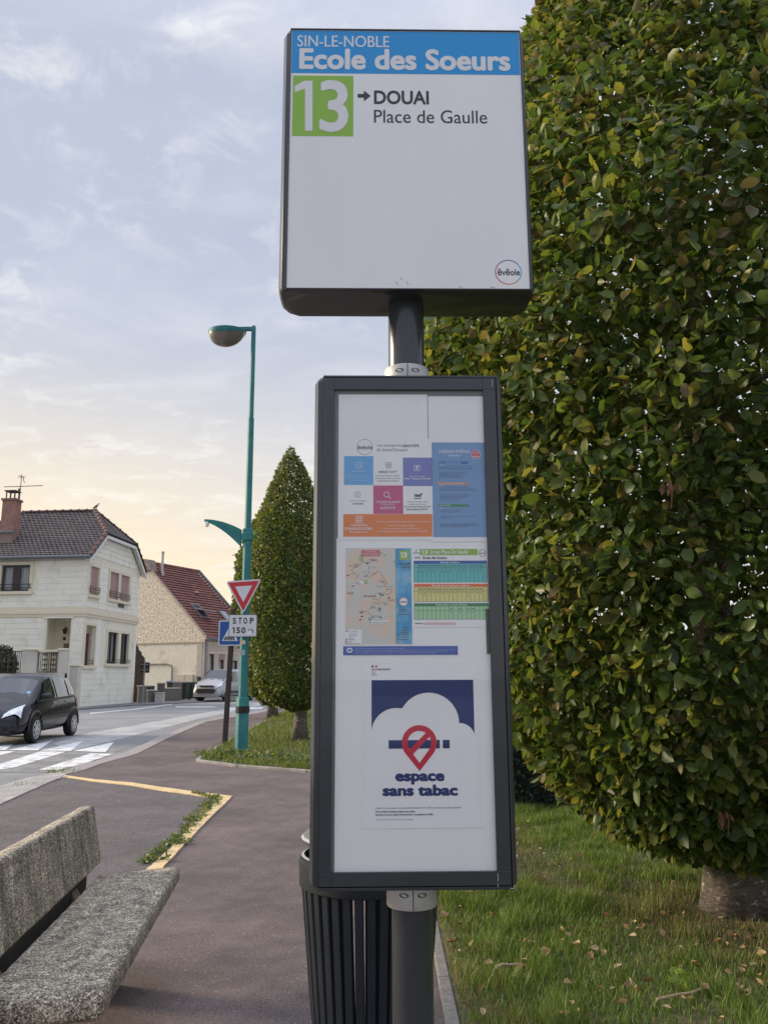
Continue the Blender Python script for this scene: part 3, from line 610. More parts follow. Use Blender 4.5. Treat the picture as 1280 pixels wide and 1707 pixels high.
P1 = [(.36, .35), (.42, .60), (.50, .76), (.64, .94), (.82, 1.10), (1.0, 1.25), (1.4, 1.45), (1.9, 1.57), (2.6, 1.69), (3.3, 1.755), (3.9, 1.74), (4.3, 1.60), (4.84, 1.38), (5.5, 1.16), (6.02, .985), (6.54, .76), (7.1, .47), (7.45, .22), (7.6, .02)]
M_LEAF.node_tree.nodes['Principled BSDF'].inputs['Specular IOR Level'].default_value = .4
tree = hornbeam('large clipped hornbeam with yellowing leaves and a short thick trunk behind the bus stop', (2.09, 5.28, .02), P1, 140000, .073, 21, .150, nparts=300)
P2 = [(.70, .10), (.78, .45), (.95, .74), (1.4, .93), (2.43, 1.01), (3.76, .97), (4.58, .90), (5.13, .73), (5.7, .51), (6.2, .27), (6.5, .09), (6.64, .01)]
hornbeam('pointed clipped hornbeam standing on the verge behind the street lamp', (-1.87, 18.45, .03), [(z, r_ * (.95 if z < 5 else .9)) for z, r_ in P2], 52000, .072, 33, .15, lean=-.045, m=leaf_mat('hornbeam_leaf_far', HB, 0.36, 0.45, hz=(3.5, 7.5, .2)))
hornbeam('third clipped hornbeam hidden behind the lamp post and the pointed tree', (-3.95, 29.5, .03), [(.5, .3), (.9, .75), (1.8, .9), (2.6, 1.15), (3.2, 1.4)] + [(z * 1.22, r_ * 1.42) for z, r_ in P2[5:]], 22000, .15, 35, .16, m=MATS['hornbeam_leaf_far'])
rnd = random.Random(5)
for _ in range(70):
    z = rnd.uniform(.6, 7.0); a = rnd.uniform(math.pi * .75, math.pi * 1.75); R0 = float(prof_r(P1, z)); d = Vector((math.cos(a), math.sin(a), rnd.uniform(.1, .9))).normalized()
    p = Vector((R0 * .8 * math.cos(a), R0 * .8 * math.sin(a), z)); pts = [p]
    for k in range(4): d = (d + Vector((rnd.uniform(-.3, .3), rnd.uniform(-.3, .3), rnd.uniform(-.1, .35)))).normalized(); p = p + d * rnd.uniform(.06, .12); pts.append(p)
    MB().path(pts, [.006, .005, .004, .003, .0015], 5).build('twig', mat('young_twig', (.13, .085, .05), .7), tree)
# dead sprays caught in the near crown
for c, lab in (((1.7126, 4.35, 0.731), 'cluster of dead reddish leaves low in the crown'), ((1.5841, 4.35, 4.003), 'broken reddish twig caught in the upper crown'), ((1.3251, 3.72, 2.2783), 'brown dead leaves hanging in the middle of the crown')):
    mb = MB(); b = Vector(c) - Vector((2.09, 5.28, .02)); mb.path([b, b + Vector((.01, 0, -.05)), b + Vector((.005, .01, -.12))], [.005, .004, .002], 5)
    for i in range(7):
        d = Vector((random.uniform(-.5, .5), random.uniform(-.3, .3), -1)).normalized(); s = random.uniform(.035, .06); x = Vector((d.z, 0, -d.x)).normalized() * s * .22; p = b + Vector((random.uniform(-.04, .04), random.uniform(-.02, .02), random.uniform(-.04, .02)))
        mb.poly([p, p + d * s * .5 + x, p + d * s, p + d * s * .5 - x])
    mb.build('dead_leaves', mat('dead_leaf', (.17, .07, .04), .7), tree, label=lab)
# dark conifer hedge behind the near lawn
def hedge(label, p0, p1, w, h, n, cols, name='conifer_hedge', fs=.07):
    a, b = Vector((*p0, 0)), Vector((*p1, 0)); L_ = (b - a).length; root = thing(name, label, 'hedge', a)
    rz = math.atan2((b - a).y, (b - a).x); root.rotation_euler = (0, 0, rz)
    u = RNG.random(n); side = RNG.integers(0, 4, n); pos = np.zeros((n, 3)); nor = np.zeros((n, 3))
    q = RNG.random(n)
    pos[:, 0] = u * L_; bul = 1 + .12 * np.sin(u * L_ * 3) + RNG.normal(0, .05, n)
    f = side == 0; pos[f, 1] = -w / 2; pos[f, 2] = q[f] * h; nor[f, 1] = -1
    f = side == 1; pos[f, 1] = w / 2; pos[f, 2] = q[f] * h; nor[f, 1] = 1
    f = side == 2; pos[f, 1] = (q[f] - .5) * w; pos[f, 2] = h; nor[f, 2] = 1
    f = side == 3; pos[f, 0] = np.where(u[f] > .5, L_, 0); pos[f, 1] = (q[f] - .5) * w; pos[f, 2] = RNG.random(f.sum()) * h; nor[f, 0] = np.where(u[f] > .5, 1, -1)
    pos[:, 1] *= bul; pos[:, 2] = .05 + pos[:, 2] * (.95 + .05 * bul); pos += RNG.normal(0, .03, (n, 3)); pos[:, 2] = np.maximum(pos[:, 2], .04)
    tip = nor * .6 + np.array([0, 0, .3]) + RNG.normal(0, .6, (n, 3)); V, F = leaf_batch(pos, nor + RNG.normal(0, .6, (n, 3)), tip, fs * RNG.uniform(.6, 1.3, n), width=fs * RNG.uniform(.3, .7, n))
    link('foliage', np_mesh('foliage', V, F), leaf_mat(name + '_leaf', cols, .15, .5), root, kind='stuff')
    mb = MB()
    for i in range(int(L_ / .35) + 1): mb.path([(i * .35, 0, -.05), (i * .35 + .02, .02, h * .8)], [.025, .008], 6)
    mb.build('stem', M_BARK, root)
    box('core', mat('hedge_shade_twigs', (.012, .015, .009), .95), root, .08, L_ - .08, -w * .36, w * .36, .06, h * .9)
    return root
hedge('dark bluish conifer hedge behind the near lawn', (1.05, 9.55), (8.5, 10.0), .7, 1.05, 26000, [(0, (.010, .022, .016)), (.6, (.018, .038, .026)), (1, (.032, .058, .036))])
k = 9000; P = np.column_stack([RNG.uniform(-3, 70, k), 112 + RNG.normal(0, 2.2, k)]); hh = 4.2 + 2.6 * vnoise(P * np.array([1, 0]), .16, 8) + 1.2 * vnoise(P * np.array([1, 0]), .6, 7)
pos = np.column_stack([P, hh * np.sqrt(RNG.random(k)) - .1]); V, F = leaf_batch(pos, RNG.normal(0, 1, (k, 3)) + np.array([0, -.8, .5]), RNG.normal(0, 1, (k, 3)), RNG.uniform(.6, 1.3, k))
tag(link('far_trees', np_mesh('far_trees', V, F), leaf_mat('far_tree_leaf', [(0, (.03, .05, .02)), (1, (.09, .12, .04))], .2)), 'far line of trees closing the open ground beyond the verge', kind='stuff')

# ------------------------------------------------------------------ building helpers
def fbox(mb, fn, u0, u1, d0, d1, z0, z1):
    v = [fn(u, d, z) for z in (z0, z1) for d in (d0, d1) for u in (u0, u1)]
    return mb.add(v, [(0, 2, 3, 1), (4, 5, 7, 6), (0, 1, 5, 4), (2, 6, 7, 3), (0, 4, 6, 2), (1, 3, 7, 5)])
def clip_range(poly, w):
    xs = []
    for (u1, w1), (u2, w2) in zip(poly, poly[1:] + poly[:1]):
        if (w1 - w) * (w2 - w) < 0: xs.append(u1 + (u2 - u1) * (w - w1) / (w2 - w1))
    return (min(xs), max(xs)) if len(xs) >= 2 else None
def tiles(pts, row, colw, lip, wave, thick=.05):
    """tiled roof plane: pts[0]->pts[1] is the eave; rows step up the slope, each tile bulges and overlaps the one below"""
    P_ = [Vector(p) for p in pts]; O = P_[0]; U = (P_[1] - O).normalized(); Nn = U.cross(P_[2] - O).normalized()
    if Nn.z < 0: Nn = -Nn
    W = Nn.cross(U); 
    if W.z < 0: W = -W
    poly = [((p - O).dot(U), (p - O).dot(W)) for p in P_]; H_ = max(p[1] for p in poly); mb = MB(); n = max(1, round(H_ / row)); rw = H_ / n
    for i in range(n):
        w0, w1 = i * rw, (i + 1) * rw; ra = clip_range(poly, w0 + 1e-3); rb = clip_range(poly, w1 - 1e-3)
        if not ra or not rb: continue
        k0 = math.floor(min(ra[0], rb[0]) / colw) - 1; k1 = math.ceil(max(ra[1], rb[1]) / colw) + 1; lo_, hi_ = [], []
        us = []
        off = 0.5 * colw if i % 2 else 0
        for k in range(k0, k1):
            for q in (0, .3, .55, .8): us.append((k + q) * colw + off)
        def prof(u): return wave * max(0, math.sin(2 * math.pi * ((u - off) / colw) % (2 * math.pi)))
        last = None; vs = []; fs = []
        for u in us:
            a = min(max(u, ra[0]), ra[1]); b = min(max(u, rb[0]), rb[1]); j = random.uniform(-.004, .004)
            h = prof(u); base = len(vs)
            vs += [O + U * a + W * w0 + Nn * (lip + h - thick * .6), O + U * a + W * w0 + Nn * (lip + h + j), O + U * b + W * (w1 + .02) + Nn * (h * .9)]
            if last is not None: fs += [(last, base, base + 1, last + 1), (last + 1, base + 1, base + 2, last + 2)]
            last = base
        mb.add(vs, fs)
    return mb
def window(parent, fn, r, depth, mframe, casements=1, fw=.07, name='window', mid=None, curtain=True, mullw=None):
    u0, z0, u1, z1 = r; mb = MB(); d0, d1 = depth - .08, depth - .02
    fbox(mb, fn, u0, u1, d0, d1, z0, z0 + fw); fbox(mb, fn, u0, u1, d0, d1, z1 - fw, z1)
    fbox(mb, fn, u0, u0 + fw, d0, d1, z0 + fw, z1 - fw); fbox(mb, fn, u1 - fw, u1, d0, d1, z0 + fw, z1 - fw)
    for c in range(1, casements):
        m = u0 + (u1 - u0) * c / casements; q = mullw or fw * .7; fbox(mb, fn, m - q, m + q, d0 - .012, d1 - .004, z0 + fw, z1 - fw)
    o = mb.build(name, mframe, parent, fix=True)
    for c in range(casements):
        a, b = u0 + (u1 - u0) * c / casements + .01, u0 + (u1 - u0) * (c + 1) / casements - .01
        m = MB(); m.poly([fn(a, depth - .035, z0 + .01), fn(b, depth - .035, z0 + .01), fn(b, depth - .035, z1 - .01), fn(a, depth - .035, z1 - .01)]); m.build('pane', M_GLASS, o)
        if curtain:
            m = MB(); k = 14; w_ = (b - a)
            m.loft([[fn(a + w_ * i / k, depth + .10 + .03 * math.sin(i * 2.1), z0 + .02), fn(a + w_ * i / k, depth + .10 + .03 * math.sin(i * 2.1), z1 - .02)] for i in range(k + 1)], cap=False, closed=False)
            m.build('curtain', M_CURT, o)
    return o
def rails(parent, fn, u0, u1, zs, d, r=.02):
    mb = MB()
    for z in zs: mb.path([fn(u0, d, z), fn(u1, d, z)], r, 6)
    for u in (u0 + .06, u1 - .06): mb.path([fn(u, d, zs[0] - .05), fn(u, d, zs[-1] + .03)], r * .8, 6); mb.path([fn(u, d, zs[0]), fn(u, 0.0, zs[0])], r * .8, 6)
    return mb.build('window_rail', M_IRON, parent)

# ------------------------------------------------------------------ white corner house
HW = thing('white_house', 'white stone-faced corner house with brown tiled half-hipped roof and pink shutters', 'house', (-15.202, 41.9305, 0), -0.0901)
fF = lambda u, d, z: (u, d, z)
fG = lambda u, d, z: (-d, u, z)
WL = -8.6; EZ = 7.60; DEP = 6.9
w1 = (-4.63, 5.80, -3.09, 7.17); porch = (-1.98, 0.0, -0.71, 4.41)
ni = (.16, 2.03, 1.28, 4.06); ga = (2.86, 2.16, 4.22, 3.86); gb = (4.62, 2.16, 5.72, 3.86); s1 = (.28, 5.62, 1.28, 7.10); s2 = (2.70, 5.64, 3.85, 7.12); s3 = (4.16, 5.64, 5.33, 7.12)
mb = MB(); wall_holes(mb, WL, 0, -.2, EZ, [w1, porch], fF, .16)
wall_holes(mb, 0, DEP, -.2, EZ, [ni, ga, gb, s1, s2, s3], fG, .16)
mb.poly([fG(0, 0, EZ), fG(DEP, 0, EZ), fG(5.3, 0, 8.86), fG(1.6, 0, 8.86)])
mb.poly([(WL, DEP, -.2), (0, DEP, -.2), (0, DEP, EZ), (WL, DEP, EZ)]); mb.poly([(WL, 0, -.2), (WL, DEP, -.2), (WL, DEP, EZ), (WL, 0, EZ)])
mb.build('wall', M_CREAM, HW)
# stone courses laid proud of the wall, joints recessed
def courses(fn, u0, u1, z0, z1, holes, h, flip=False):
    n = max(1, round((z1 - z0) / h)); h = (z1 - z0) / n
    for i in range(n):
        a, b = z0 + i * h + .011, z0 + (i + 1) * h - .011; cuts = [(u0, u1)]
        for q in holes:
            if q[1] - .02 < b and q[3] + .02 > a:
                nc = []
                for c in cuts:
                    if q[2] <= c[0] or q[0] >= c[1]: nc.append(c)
                    else:
                        if q[0] > c[0]: nc.append((c[0], q[0]))
                        if q[2] < c[1]: nc.append((q[2], c[1]))
                cuts = nc
        for c in cuts:
            if c[1] - c[0] < .08: continue
            m = MB(); L_ = c[1] - c[0]; k = max(1, round(L_ / 1.15)); st = (i % 2) * .5
            js = sorted({c[0], c[1], *[c[0] + (j + st) * L_ / k for j in range(k + 1) if 0 < (j + st) < k]})
            for p, q in zip(js[:-1], js[1:]): fbox(m, fn, p + .0015, q - .0015, -.016 - random.uniform(0, .004), .002, a, b)
            m.build('stone_course', M_STONE, HW, fix=True)
pad = lambda q, p=.16: (q[0] - p, q[1] - p, q[2] + p, q[3] + p)
courses(fF, -2.72, -.02, 4.98, 7.38, [], .30)
courses(fF, WL, -5.0, 4.98, 7.38, [], .30)
courses(fF, -5.0, -2.72, 4.98, 5.58, [], .30)
courses(fF, WL, -2.12, 2.2, 4.45, [], .30)
courses(fF, -.62, -.05, 0, 4.45, [], .30)
courses(fG, .02, 1.5, 4.98, 7.38, [pad(s1, .12)], .30); courses(fG, 1.5, 2.42, 4.98, 7.2, [], .30); courses(fG, 5.62, 6.86, 4.98, 7.2, [], .30); courses(fG, 2.42, 5.62, 4.98, 5.5, [], .26)
courses(fG, .04, 6.86, -.1, 1.95, [], .31); courses(fG, 1.38, 1.9, 1.95, 4.45, [], .31); courses(fG, 6.5, 6.86, 1.95, 4.45, [], .31)
for i in range(4):
    z = 7.66 + i * .28; a = .15 + (z + .28 - EZ) * 1.26; m = MB(); fbox(m, fG, a, DEP - a, -.028, .002, z + .012, z + .268); m.build('stone_course', M_STONE, HW, fix=True)
# bands, plinth, surrounds
mb = MB(); fbox(mb, fF, WL, .06, -.06, .002, 4.48, 4.62); fbox(mb, fF, WL, .10, -.10, .002, 4.62, 4.76); fbox(mb, fF, WL, .06, -.06, .002, 4.76, 4.94)
fbox(mb, fG, .002, DEP + .02, -.06, .002, 4.48, 4.62); fbox(mb, fG, .002, DEP + .05, -.10, .002, 4.62, 4.76); fbox(mb, fG, .002, DEP + .02, -.06, .002, 4.76, 4.94)
mb.build('string_course', M_CREAM2, HW, fix=True)
def surround(fn, q, w, sill, m=M_CREAM2):
    mb = MB(); u0, z0, u1, z1 = q; fbox(mb, fn, u0 - w, u0, -.05, .02, z0, z1 + w); fbox(mb, fn, u1, u1 + w, -.05, .02, z0, z1 + w); fbox(mb, fn, u0, u1, -.05, .02, z1, z1 + w)
    o = mb.build('window_surround', m, HW, fix=True); mb = MB(); fbox(mb, fn, u0 - w - .06, u1 + w + .06, -.14, .02, z0 - sill, z0); mb.build('sill', m, o, bevel=.01, fix=True); return o
surround(fF, w1, .17, .16); surround(fG, s1, .11, .13); surround(fG, ni, .13, .16)
for a, b in ((s2, s3), (ga, gb)):
    surround(fG, (a[0], a[1], b[2], b[3]), .16, .15); m = MB(); fbox(m, fG, a[2], b[0], -.04, .06, a[1], a[3]); m.build('mullion', M_CREAM2, HW, fix=True)
window(HW, fF, w1, .16, M_WOODP, 2, .10, mullw=.2)
box('room_shade', mat('dark_interior', (.05, .05, .055), .9), HW, w1[0] - .2, w1[2] + .2, .45, .47, w1[1] - .2, w1[3] + .2)
window(HW, fG, ga, .16, M_WOODP, 2, .09); window(HW, fG, gb, .16, M_WOODP, 2, .09)
m = MB(); fbox(m, fG, 2.5, 6.1, .45, .47, 1.9, 4.1); m.build('room_shade', MATS['dark_interior'], HW, fix=True)
for q in (s1, s2, s3):
    m = MB(); fbox(m, fG, q[0] + .01, q[2] - .01, .07, .11, q[1] + .01, q[3] - .01)
    for k in range(16):
        z = q[1] + .04 + k * (q[3] - q[1] - .08) / 16; fbox(m, fG, q[0] + .03, q[2] - .03, .055, .072, z, z + .062)
    m.build('roller_shutter', M_PINK, HW, fix=True); rails(HW, fG, q[0] - .12, q[2] + .12, (q[1] + .16, q[1] + .30, q[1] + .42), -.10, .016)
rails(HW, fF, w1[0] - .14, w1[2] + .14, (w1[1] + .18, w1[1] + .36), -.12, .022)
rails(HW, fG, ga[0] - .14, gb[2] + .14, (ga[1] + .10, ga[1] + .22), -.12, .016); rails(HW, fG, ni[0], ni[2], (ni[1] + .12, ni[1] + .26), -.02, .016)
# porch room
mb = MB(); X0, X1, Y0, Y1, Z1 = -2.25, -.17, .16, 1.5, 4.5
mb.poly([(X0, Y1, 0), (X1, Y1, 0), (X1, Y1, Z1), (X0, Y1, Z1)]); mb.poly([(X0, Y0, 0), (X0, Y1, 0), (X0, Y1, Z1), (X0, Y0, Z1)]); mb.poly([(X0, Y0, Z1), (X1, Y0, Z1), (X1, Y1, Z1), (X0, Y1, Z1)]); mb.poly([(X0, Y0, .7), (X1, Y0, .7), (X1, Y1, .7), (X0, Y1, .7)])
mb.build('porch', M_CREAM, HW)
d = MB(); fbox(d, fF, -1.16, -.42, 1.40, 1.49, .7, 3.7); do = d.build('front_door', mat('red_brown_door', (.16, .07, .065), .5, var=.1, scale=4), HW, fix=True)
box('door_frame', M_CREAM2, do, -1.3, -1.16, 1.36, 1.49, .7, 3.85); box('handle', M_SILV, do, -1.08, -1.03, 1.34, 1.40, 1.8, 2.05)
lm = MB(); lm.path([(-1.58, 1.46, 3.95), (-1.58, 1.20, 4.05), (-1.58, 1.16, 3.98)], .02, 6); lm.lathe([(.02, .25), (.13, .18), (.09, .0), (.04, -.06)], 8, (-1.58, 1.16, 3.72)); lm.build('porch_lamp', M_IRON, HW)
box('letter_box', mat('brown_box', (.2, .13, .1), .6), HW, -1.72, -1.45, 1.40, 1.49, 2.9, 3.18, bevel=.02)
box('doorbell_plate', M_IRON, HW, -1.80, -1.66, 1.46, 1.49, 3.36, 3.52)
m = MB(); fbox(m, fF, -2.12, -.57, -.07, .0, 4.40, 4.47); m.build('lintel', M_STONE, HW, fix=True)
m = MB(); fbox(m, fG, 3.95, 4.75, -.045, -.03, 5.28, 5.48)
for k in range(4): fbox(m, fG, 3.97, 4.73, -.06, -.044, 5.30 + k * .045, 5.32 + k * .045)
m.build('air_vent', mat('vent_grey', (.12, .11, .10), .7), HW, fix=True)
# roof
RY, RZ = 3.45, 10.66; EV1 = 7.52; sl = (RZ - EV1) / (RY + .35); zr = lambda y: EV1 + (y + .35) * sl
XR, XL = (-1.4302, 10.9046)[0], (-5.6442, 10.8636)[0]; VE = .28; HY = 1.45
A_, B_ = (WL - .3, -.35, EV1), (VE, -.35, EV1)
Cc, D_, E_ = (VE, HY, zr(HY)), (XR, RY, RZ), (XL, RY, RZ)
tiles([A_, B_, Cc, D_, E_], .2, .25, .045, .028).build('roof_tiles', M_TILE, HW, kind='stuff')
bk = lambda p: (p[0], 2 * RY - p[1], p[2])
tiles([bk(B_), bk(A_), bk(E_), bk(D_), bk(Cc)], .3, .3, .045, .028).build('roof_tiles', M_TILE, HW, kind='stuff')
tiles([Cc, bk(Cc), D_], .2, .25, .045, .028).build('roof_tiles', M_TILE, HW, kind='stuff')
tiles([bk(A_), A_, E_], .3, .3, .045, .028).build('roof_tiles', M_TILE, HW, kind='stuff')
dn = .07
mb = MB()
for pl in ([A_, B_, Cc, D_, E_], [bk(B_), bk(A_), bk(E_), bk(D_), bk(Cc)], [Cc, bk(Cc), D_], [bk(A_), A_, E_]): mb.poly([(p[0], p[1], p[2] - dn) for p in pl])
mb.build('roof_deck', M_TILE, HW)
rt = MB(); prf = [(math.cos(w) * .13, math.sin(w) * .10) for w in [math.pi * i / 8 for i in range(9)]]
rt.loft([[(0, p[0], p[1]) for p in prf], [(.40, p[0] * 1.0, p[1] * 1.0) for p in prf], [(.40, p[0] * 1.25, p[1] * 1.3) for p in prf], [(.47, p[0] * 1.25, p[1] * 1.3) for p in prf]], cap=False, closed=False)
rme = bpy.data.meshes.new('ridge_tile'); rme.from_pydata(rt.v, [], rt.f); rme.update(); rme.materials.append(mat('ridge_tile_brown', (.15, .085, .075), .75, var=.25, scale=7))
def ridge(a, b, n=None):
    a, b = Vector(a), Vector(b); L_ = (b - a).length; n = n or max(1, round(L_ / .45)); q = (b - a).to_track_quat('X', 'Z')
    for i in range(n):
        o = bpy.data.objects.new('ridge_tile', rme); COL.objects.link(o); o.parent = HW; p = a.lerp(b, i / n); o.location = (p.x, p.y, p.z + .02); o.rotation_mode = 'QUATERNION'; o.rotation_quaternion = q; o.scale = (L_ / n / .45, 1, 1)
ridge(E_, D_); ridge(Cc, D_); ridge(bk(Cc), D_); ridge(A_, E_)
ridge((VE - .06, -.35, EV1 + .03), (VE - .06, HY, zr(HY) + .03)); ridge((VE - .06, 2 * RY + .35, EV1 + .03), (VE - .06, 2 * RY - HY, zr(HY) + .03))
vb = MB(); W_ = mat('white_bargeboard', (.72, .72, .70), .6, var=.04, scale=5)
for ys in ((-.38, HY, zr(-.38), zr(HY)), (2 * RY + .38, 2 * RY - HY, zr(-.38), zr(HY))):
    y0, y1, z0, z1 = ys; vb.prism([(VE + .02, y0, z0 - .10), (VE + .02, y1, z1 - .10), (VE + .02, y1, z1 - .30), (VE + .02, y0, z0 - .30)], (-.05, 0, 0))
    vb.prism([(VE - .03, y0, z0 - .14), (VE - .03, y1, z1 - .14), (0, y1, z1 - .14), (0, y0, z0 - .14)], (0, 0, -.03))
zc_ = zr(HY); vb.prism([(VE + .02, HY, zc_ - .10), (VE + .02, 2 * RY - HY, zc_ - .10), (VE + .02, 2 * RY - HY, zc_ - .26), (VE + .02, HY, zc_ - .26)], (-.05, 0, 0)); vb.prism([(VE - .03, HY, zc_ - .14), (VE - .03, 2 * RY - HY, zc_ - .14), (0, 2 * RY - HY, zc_ - .14), (0, HY, zc_ - .14)], (0, 0, -.03))
vb.build('bargeboard', W_, HW, fix=True)
gm = MB(); gm.path([(WL - .3, -.44, EV1 - .02), (VE, -.44, EV1 - .02)], .085, 10); gm.build('gutter', M_ZINC, HW, smooth=True)
gm = MB(); gm.prism([(WL - .3, -.36, EV1 - .12), (VE, -.36, EV1 - .12), (VE, 0, EV1 - .16), (WL - .3, 0, EV1 - .16)], (0, 0, .05)); gm.build('soffit', mat('grey_soffit', (.40, .39, .38), .7), HW, fix=True)
# chimney with bricks
CX0, CX1, CY0, CY1 = (-5.3712, 9.1338)[0], (-4.667, 9.1192)[0], .75, 1.40
CZ0, CZ1 = (-4.9044, 9.1566)[1] - .1, (-5.0507, 10.7953)[1]
M_BR = mat('chimney_brick', (.36, .19, .155), .85, var=.3, scale=5); M_MORT = mat('mortar', (.26, .19, .165), .9)
co = box('chimney', M_MORT, HW, CX0, CX1, CY0, CY1, CZ0 - .6, CZ1); nr = 16; hb = (CZ1 - CZ0) / nr
bme = {}
for i in range(nr):
    off = (i % 2) * .5
    for face, (u0, u1) in (('f', (CX0, CX1)), ('r', (CY0, CY1))):
        k = round((u1 - u0) / .24); wv = (u1 - u0) / k
        for j in range(-1, k):
            a = max(u0, u0 + (j + off) * wv + .006); b = min(u1, u0 + (j + 1 + off) * wv - .006)
            if b - a < .04: continue
            m = MB(); z = CZ0 + i * hb
            if face == 'f': m.box(a, b, CY0 - .012, CY0 + .01, z + .006, z + hb - .006)
            else: m.box(CX1 - .01, CX1 + .012, a, b, z + .006, z + hb - .006)
            m.build('brick', M_BR, co)
box('chimney_crown', mat('chimney_cement', (.24, .14, .12), .85, var=.2, scale=6), co, CX0 - .07, CX1 + .07, CY0 - .07, CY1 + .07, CZ1, CZ1 + .12, bevel=.02)
m = MB(); 
for x in (CX0 + .12, CX0 + .36, CX1 - .36, CX1 - .12):
    for y in (CY0 + .12, CY1 - .12): m.box(x - .025, x + .025, y - .025, y + .025, CZ1 + .12, CZ1 + .52)
m.box(CX0 + .03, CX1 - .03, CY0 + .03, CY1 - .03, CZ1 + .52, CZ1 + .58); m.build('chimney_cowl', mat('rusty_metal', (.09, .06, .055), .7), co)
m = MB(); m.prism([(CX0 - .1, CY0 - .10, CZ0 + .02), (CX1 + .1, CY0 - .10, CZ0 + .02), (CX1 + .1, CY0 + .02, CZ0 + .13), (CX0 - .1, CY0 + .02, CZ0 + .13)], (0, 0, -.06)); m.build('lead_flashing', M_ZINC, co, fix=True)
an = MB(); axx = CX1 - .02; ay = CY1 - .2; an.path([(axx, ay, CZ1), (axx, ay, CZ1 + 1.55)], .025, 6); zb = CZ1 + .86
an.path([(axx - .95, ay, zb), (axx + 1.25, ay, zb + .02)], .018, 6)
for k in range(9): x = axx - .9 + k * .13; an.path([(x, ay - .12, zb), (x, ay + .12, zb)], .007, 4)
for k in range(8): x = axx + .3 + k * .12; an.path([(x, ay - .1, zb), (x, ay + .1, zb)], .007, 4)
an.path([(axx - .22, ay, CZ1 + 1.38), (axx + .24, ay, CZ1 + 1.42)], .014, 5); an.path([(axx - .12, ay - .1, CZ1 + 1.46), (axx + .14, ay + .1, CZ1 + 1.34)], .014, 5); an.path([(axx + .1, ay, CZ1 + 1.4), (axx + .16, ay, CZ1 + 1.15), (axx + .24, ay, CZ1 + 1.06)], .018, 5); an.box(axx - .10, axx - .01, ay - .04, ay + .04, CZ1 + .58, CZ1 + .74)
an.build('antenna', mat('antenna_metal', (.14, .10, .10), .5, metal=.4), HW)
# pigeon on the ridge end
pg = thing('pigeon', 'small grey pigeon perched on the ridge end of the white house', 'bird', (HW.matrix_basis @ Vector((XR + .05, RY, RZ + .14))))
mb = MB(); mb.loft([[(x, r_ * math.cos(w) * .8, z + r_ * math.sin(w)) for w in [2 * math.pi * i / 10 for i in range(10)]] for x, z, r_ in ((-.24, .02, .015), (-.16, .05, .03), (-.07, .10, .075), (.03, .15, .085), (.09, .21, .055), (.105, .26, .042), (.125, .29, .042), (.155, .29, .025), (.19, .275, .008))])
mb.build('body', mat('pigeon_grey', (.11, .11, .12), .7), pg, smooth='all')
m = MB(); m.path([(.02, .03, .09), (.02, .03, 0)], .008, 5); m.path([(.02, -.03, .09), (.02, -.03, 0)], .008, 5); m.build('leg', mat('pigeon_leg', (.25, .1, .08), .7), pg)
# front garden wall with wrought iron panels, shrub behind
GW = thing('garden_wall', 'rendered garden wall with wrought iron panels in front of the white house', 'wall', (0, 0, 0))
GX = [(-18.2386, 38, 2.7055), (-17.5537, 38, 2.7023), (-16.5128, 38, 2.6975), (-15.828, 38, 2.6943), (-14.842, 38, 2.6898), (-14.5133, 38, 2.6882)]
yw = 38.0; ztop = 2.70
M_REND = mat('weathered_render', (.56, .55, .49), .85, var=.08, scale=4, col2=(.38, .36, .32), c2scale=1.0, lo=.52, hi=.72)
box('low_wall', M_REND, GW, GX[0][0], GX[5][0], yw, yw + .25, -.1, 1.62)
for a, b in ((GX[2][0], GX[3][0]), (GX[4][0], GX[5][0])):
    p = box('pillar', M_REND, GW, a, b, yw - .03, yw + .28, -.1, 2.66); box('coping', M_CREAM2, p, a - .04, b + .04, yw - .08, yw + .33, 2.66, 2.74, bevel=.015)
box('coping', M_CREAM2, GW, GX[3][0] + .04, GX[4][0] - .04, yw - .02, yw + .27, 2.60, 2.68)
def iron_panel(x0, x1, z0, z1, scroll):
    fr = MB(); fr.box(x0, x1, yw + .1, yw + .14, z1 - .04, z1); fr.box(x0, x1, yw + .1, yw + .14, z0, z0 + .04); o = fr.build('iron_panel', M_IRON, GW); n = int((x1 - x0) / .085)
    for i in range(n + 1):
        x = x0 + (x1 - x0) * i / n
        if any(a < x < b for a, b in scroll): continue
        box('bar', M_IRON, o, x - .012, x + .012, yw + .108, yw + .132, z0 + .04, z1 - .04)
    m = MB()
    for a, b in scroll:
        c = (a + b) / 2; rr = (b - a) / 4
        for k in range(4):
            z = z0 + (z1 - z0) * (k + .5) / 4
            for s in (-1, 1): m.path([(c + s * (rr + (rr * .92) * math.cos(t) * (1 - t / 22)), yw + .12, z + rr * 1.1 * math.sin(t) * (1 - t / 22)) for t in [i * .55 for i in range(18)]], .011, 4)
        for x in (a, c, b): m.path([(x, yw + .12, z0), (x, yw + .12, z1)], .013, 4)
    m.build('scrollwork', M_IRON, o)
iron_panel(GX[0][0], GX[2][0] - .02, 1.66, 2.64, [(GX[1][0] + .16, GX[1][0] + .66)])
iron_panel(GX[3][0] + .03, GX[4][0] - .03, 1.66, 2.56, [(GX[3][0] + .2, GX[3][0] + .42), (GX[3][0] + .6, GX[3][0] + .82)])
q = (-14.6505, 39.6, 0.0463); gp = thing('gate_pillar', 'short weathered stone gate pillar beside the porch of the white house', 'pillar', (q[0], q[1], 0)); box('shaft', M_REND, gp, -.2, .2, -.2, .2, -.1, 1.95, bevel=.02); box('cap', M_CREAM2, gp, -.24, .24, -.24, .24, 1.95, 2.03, bevel=.02)
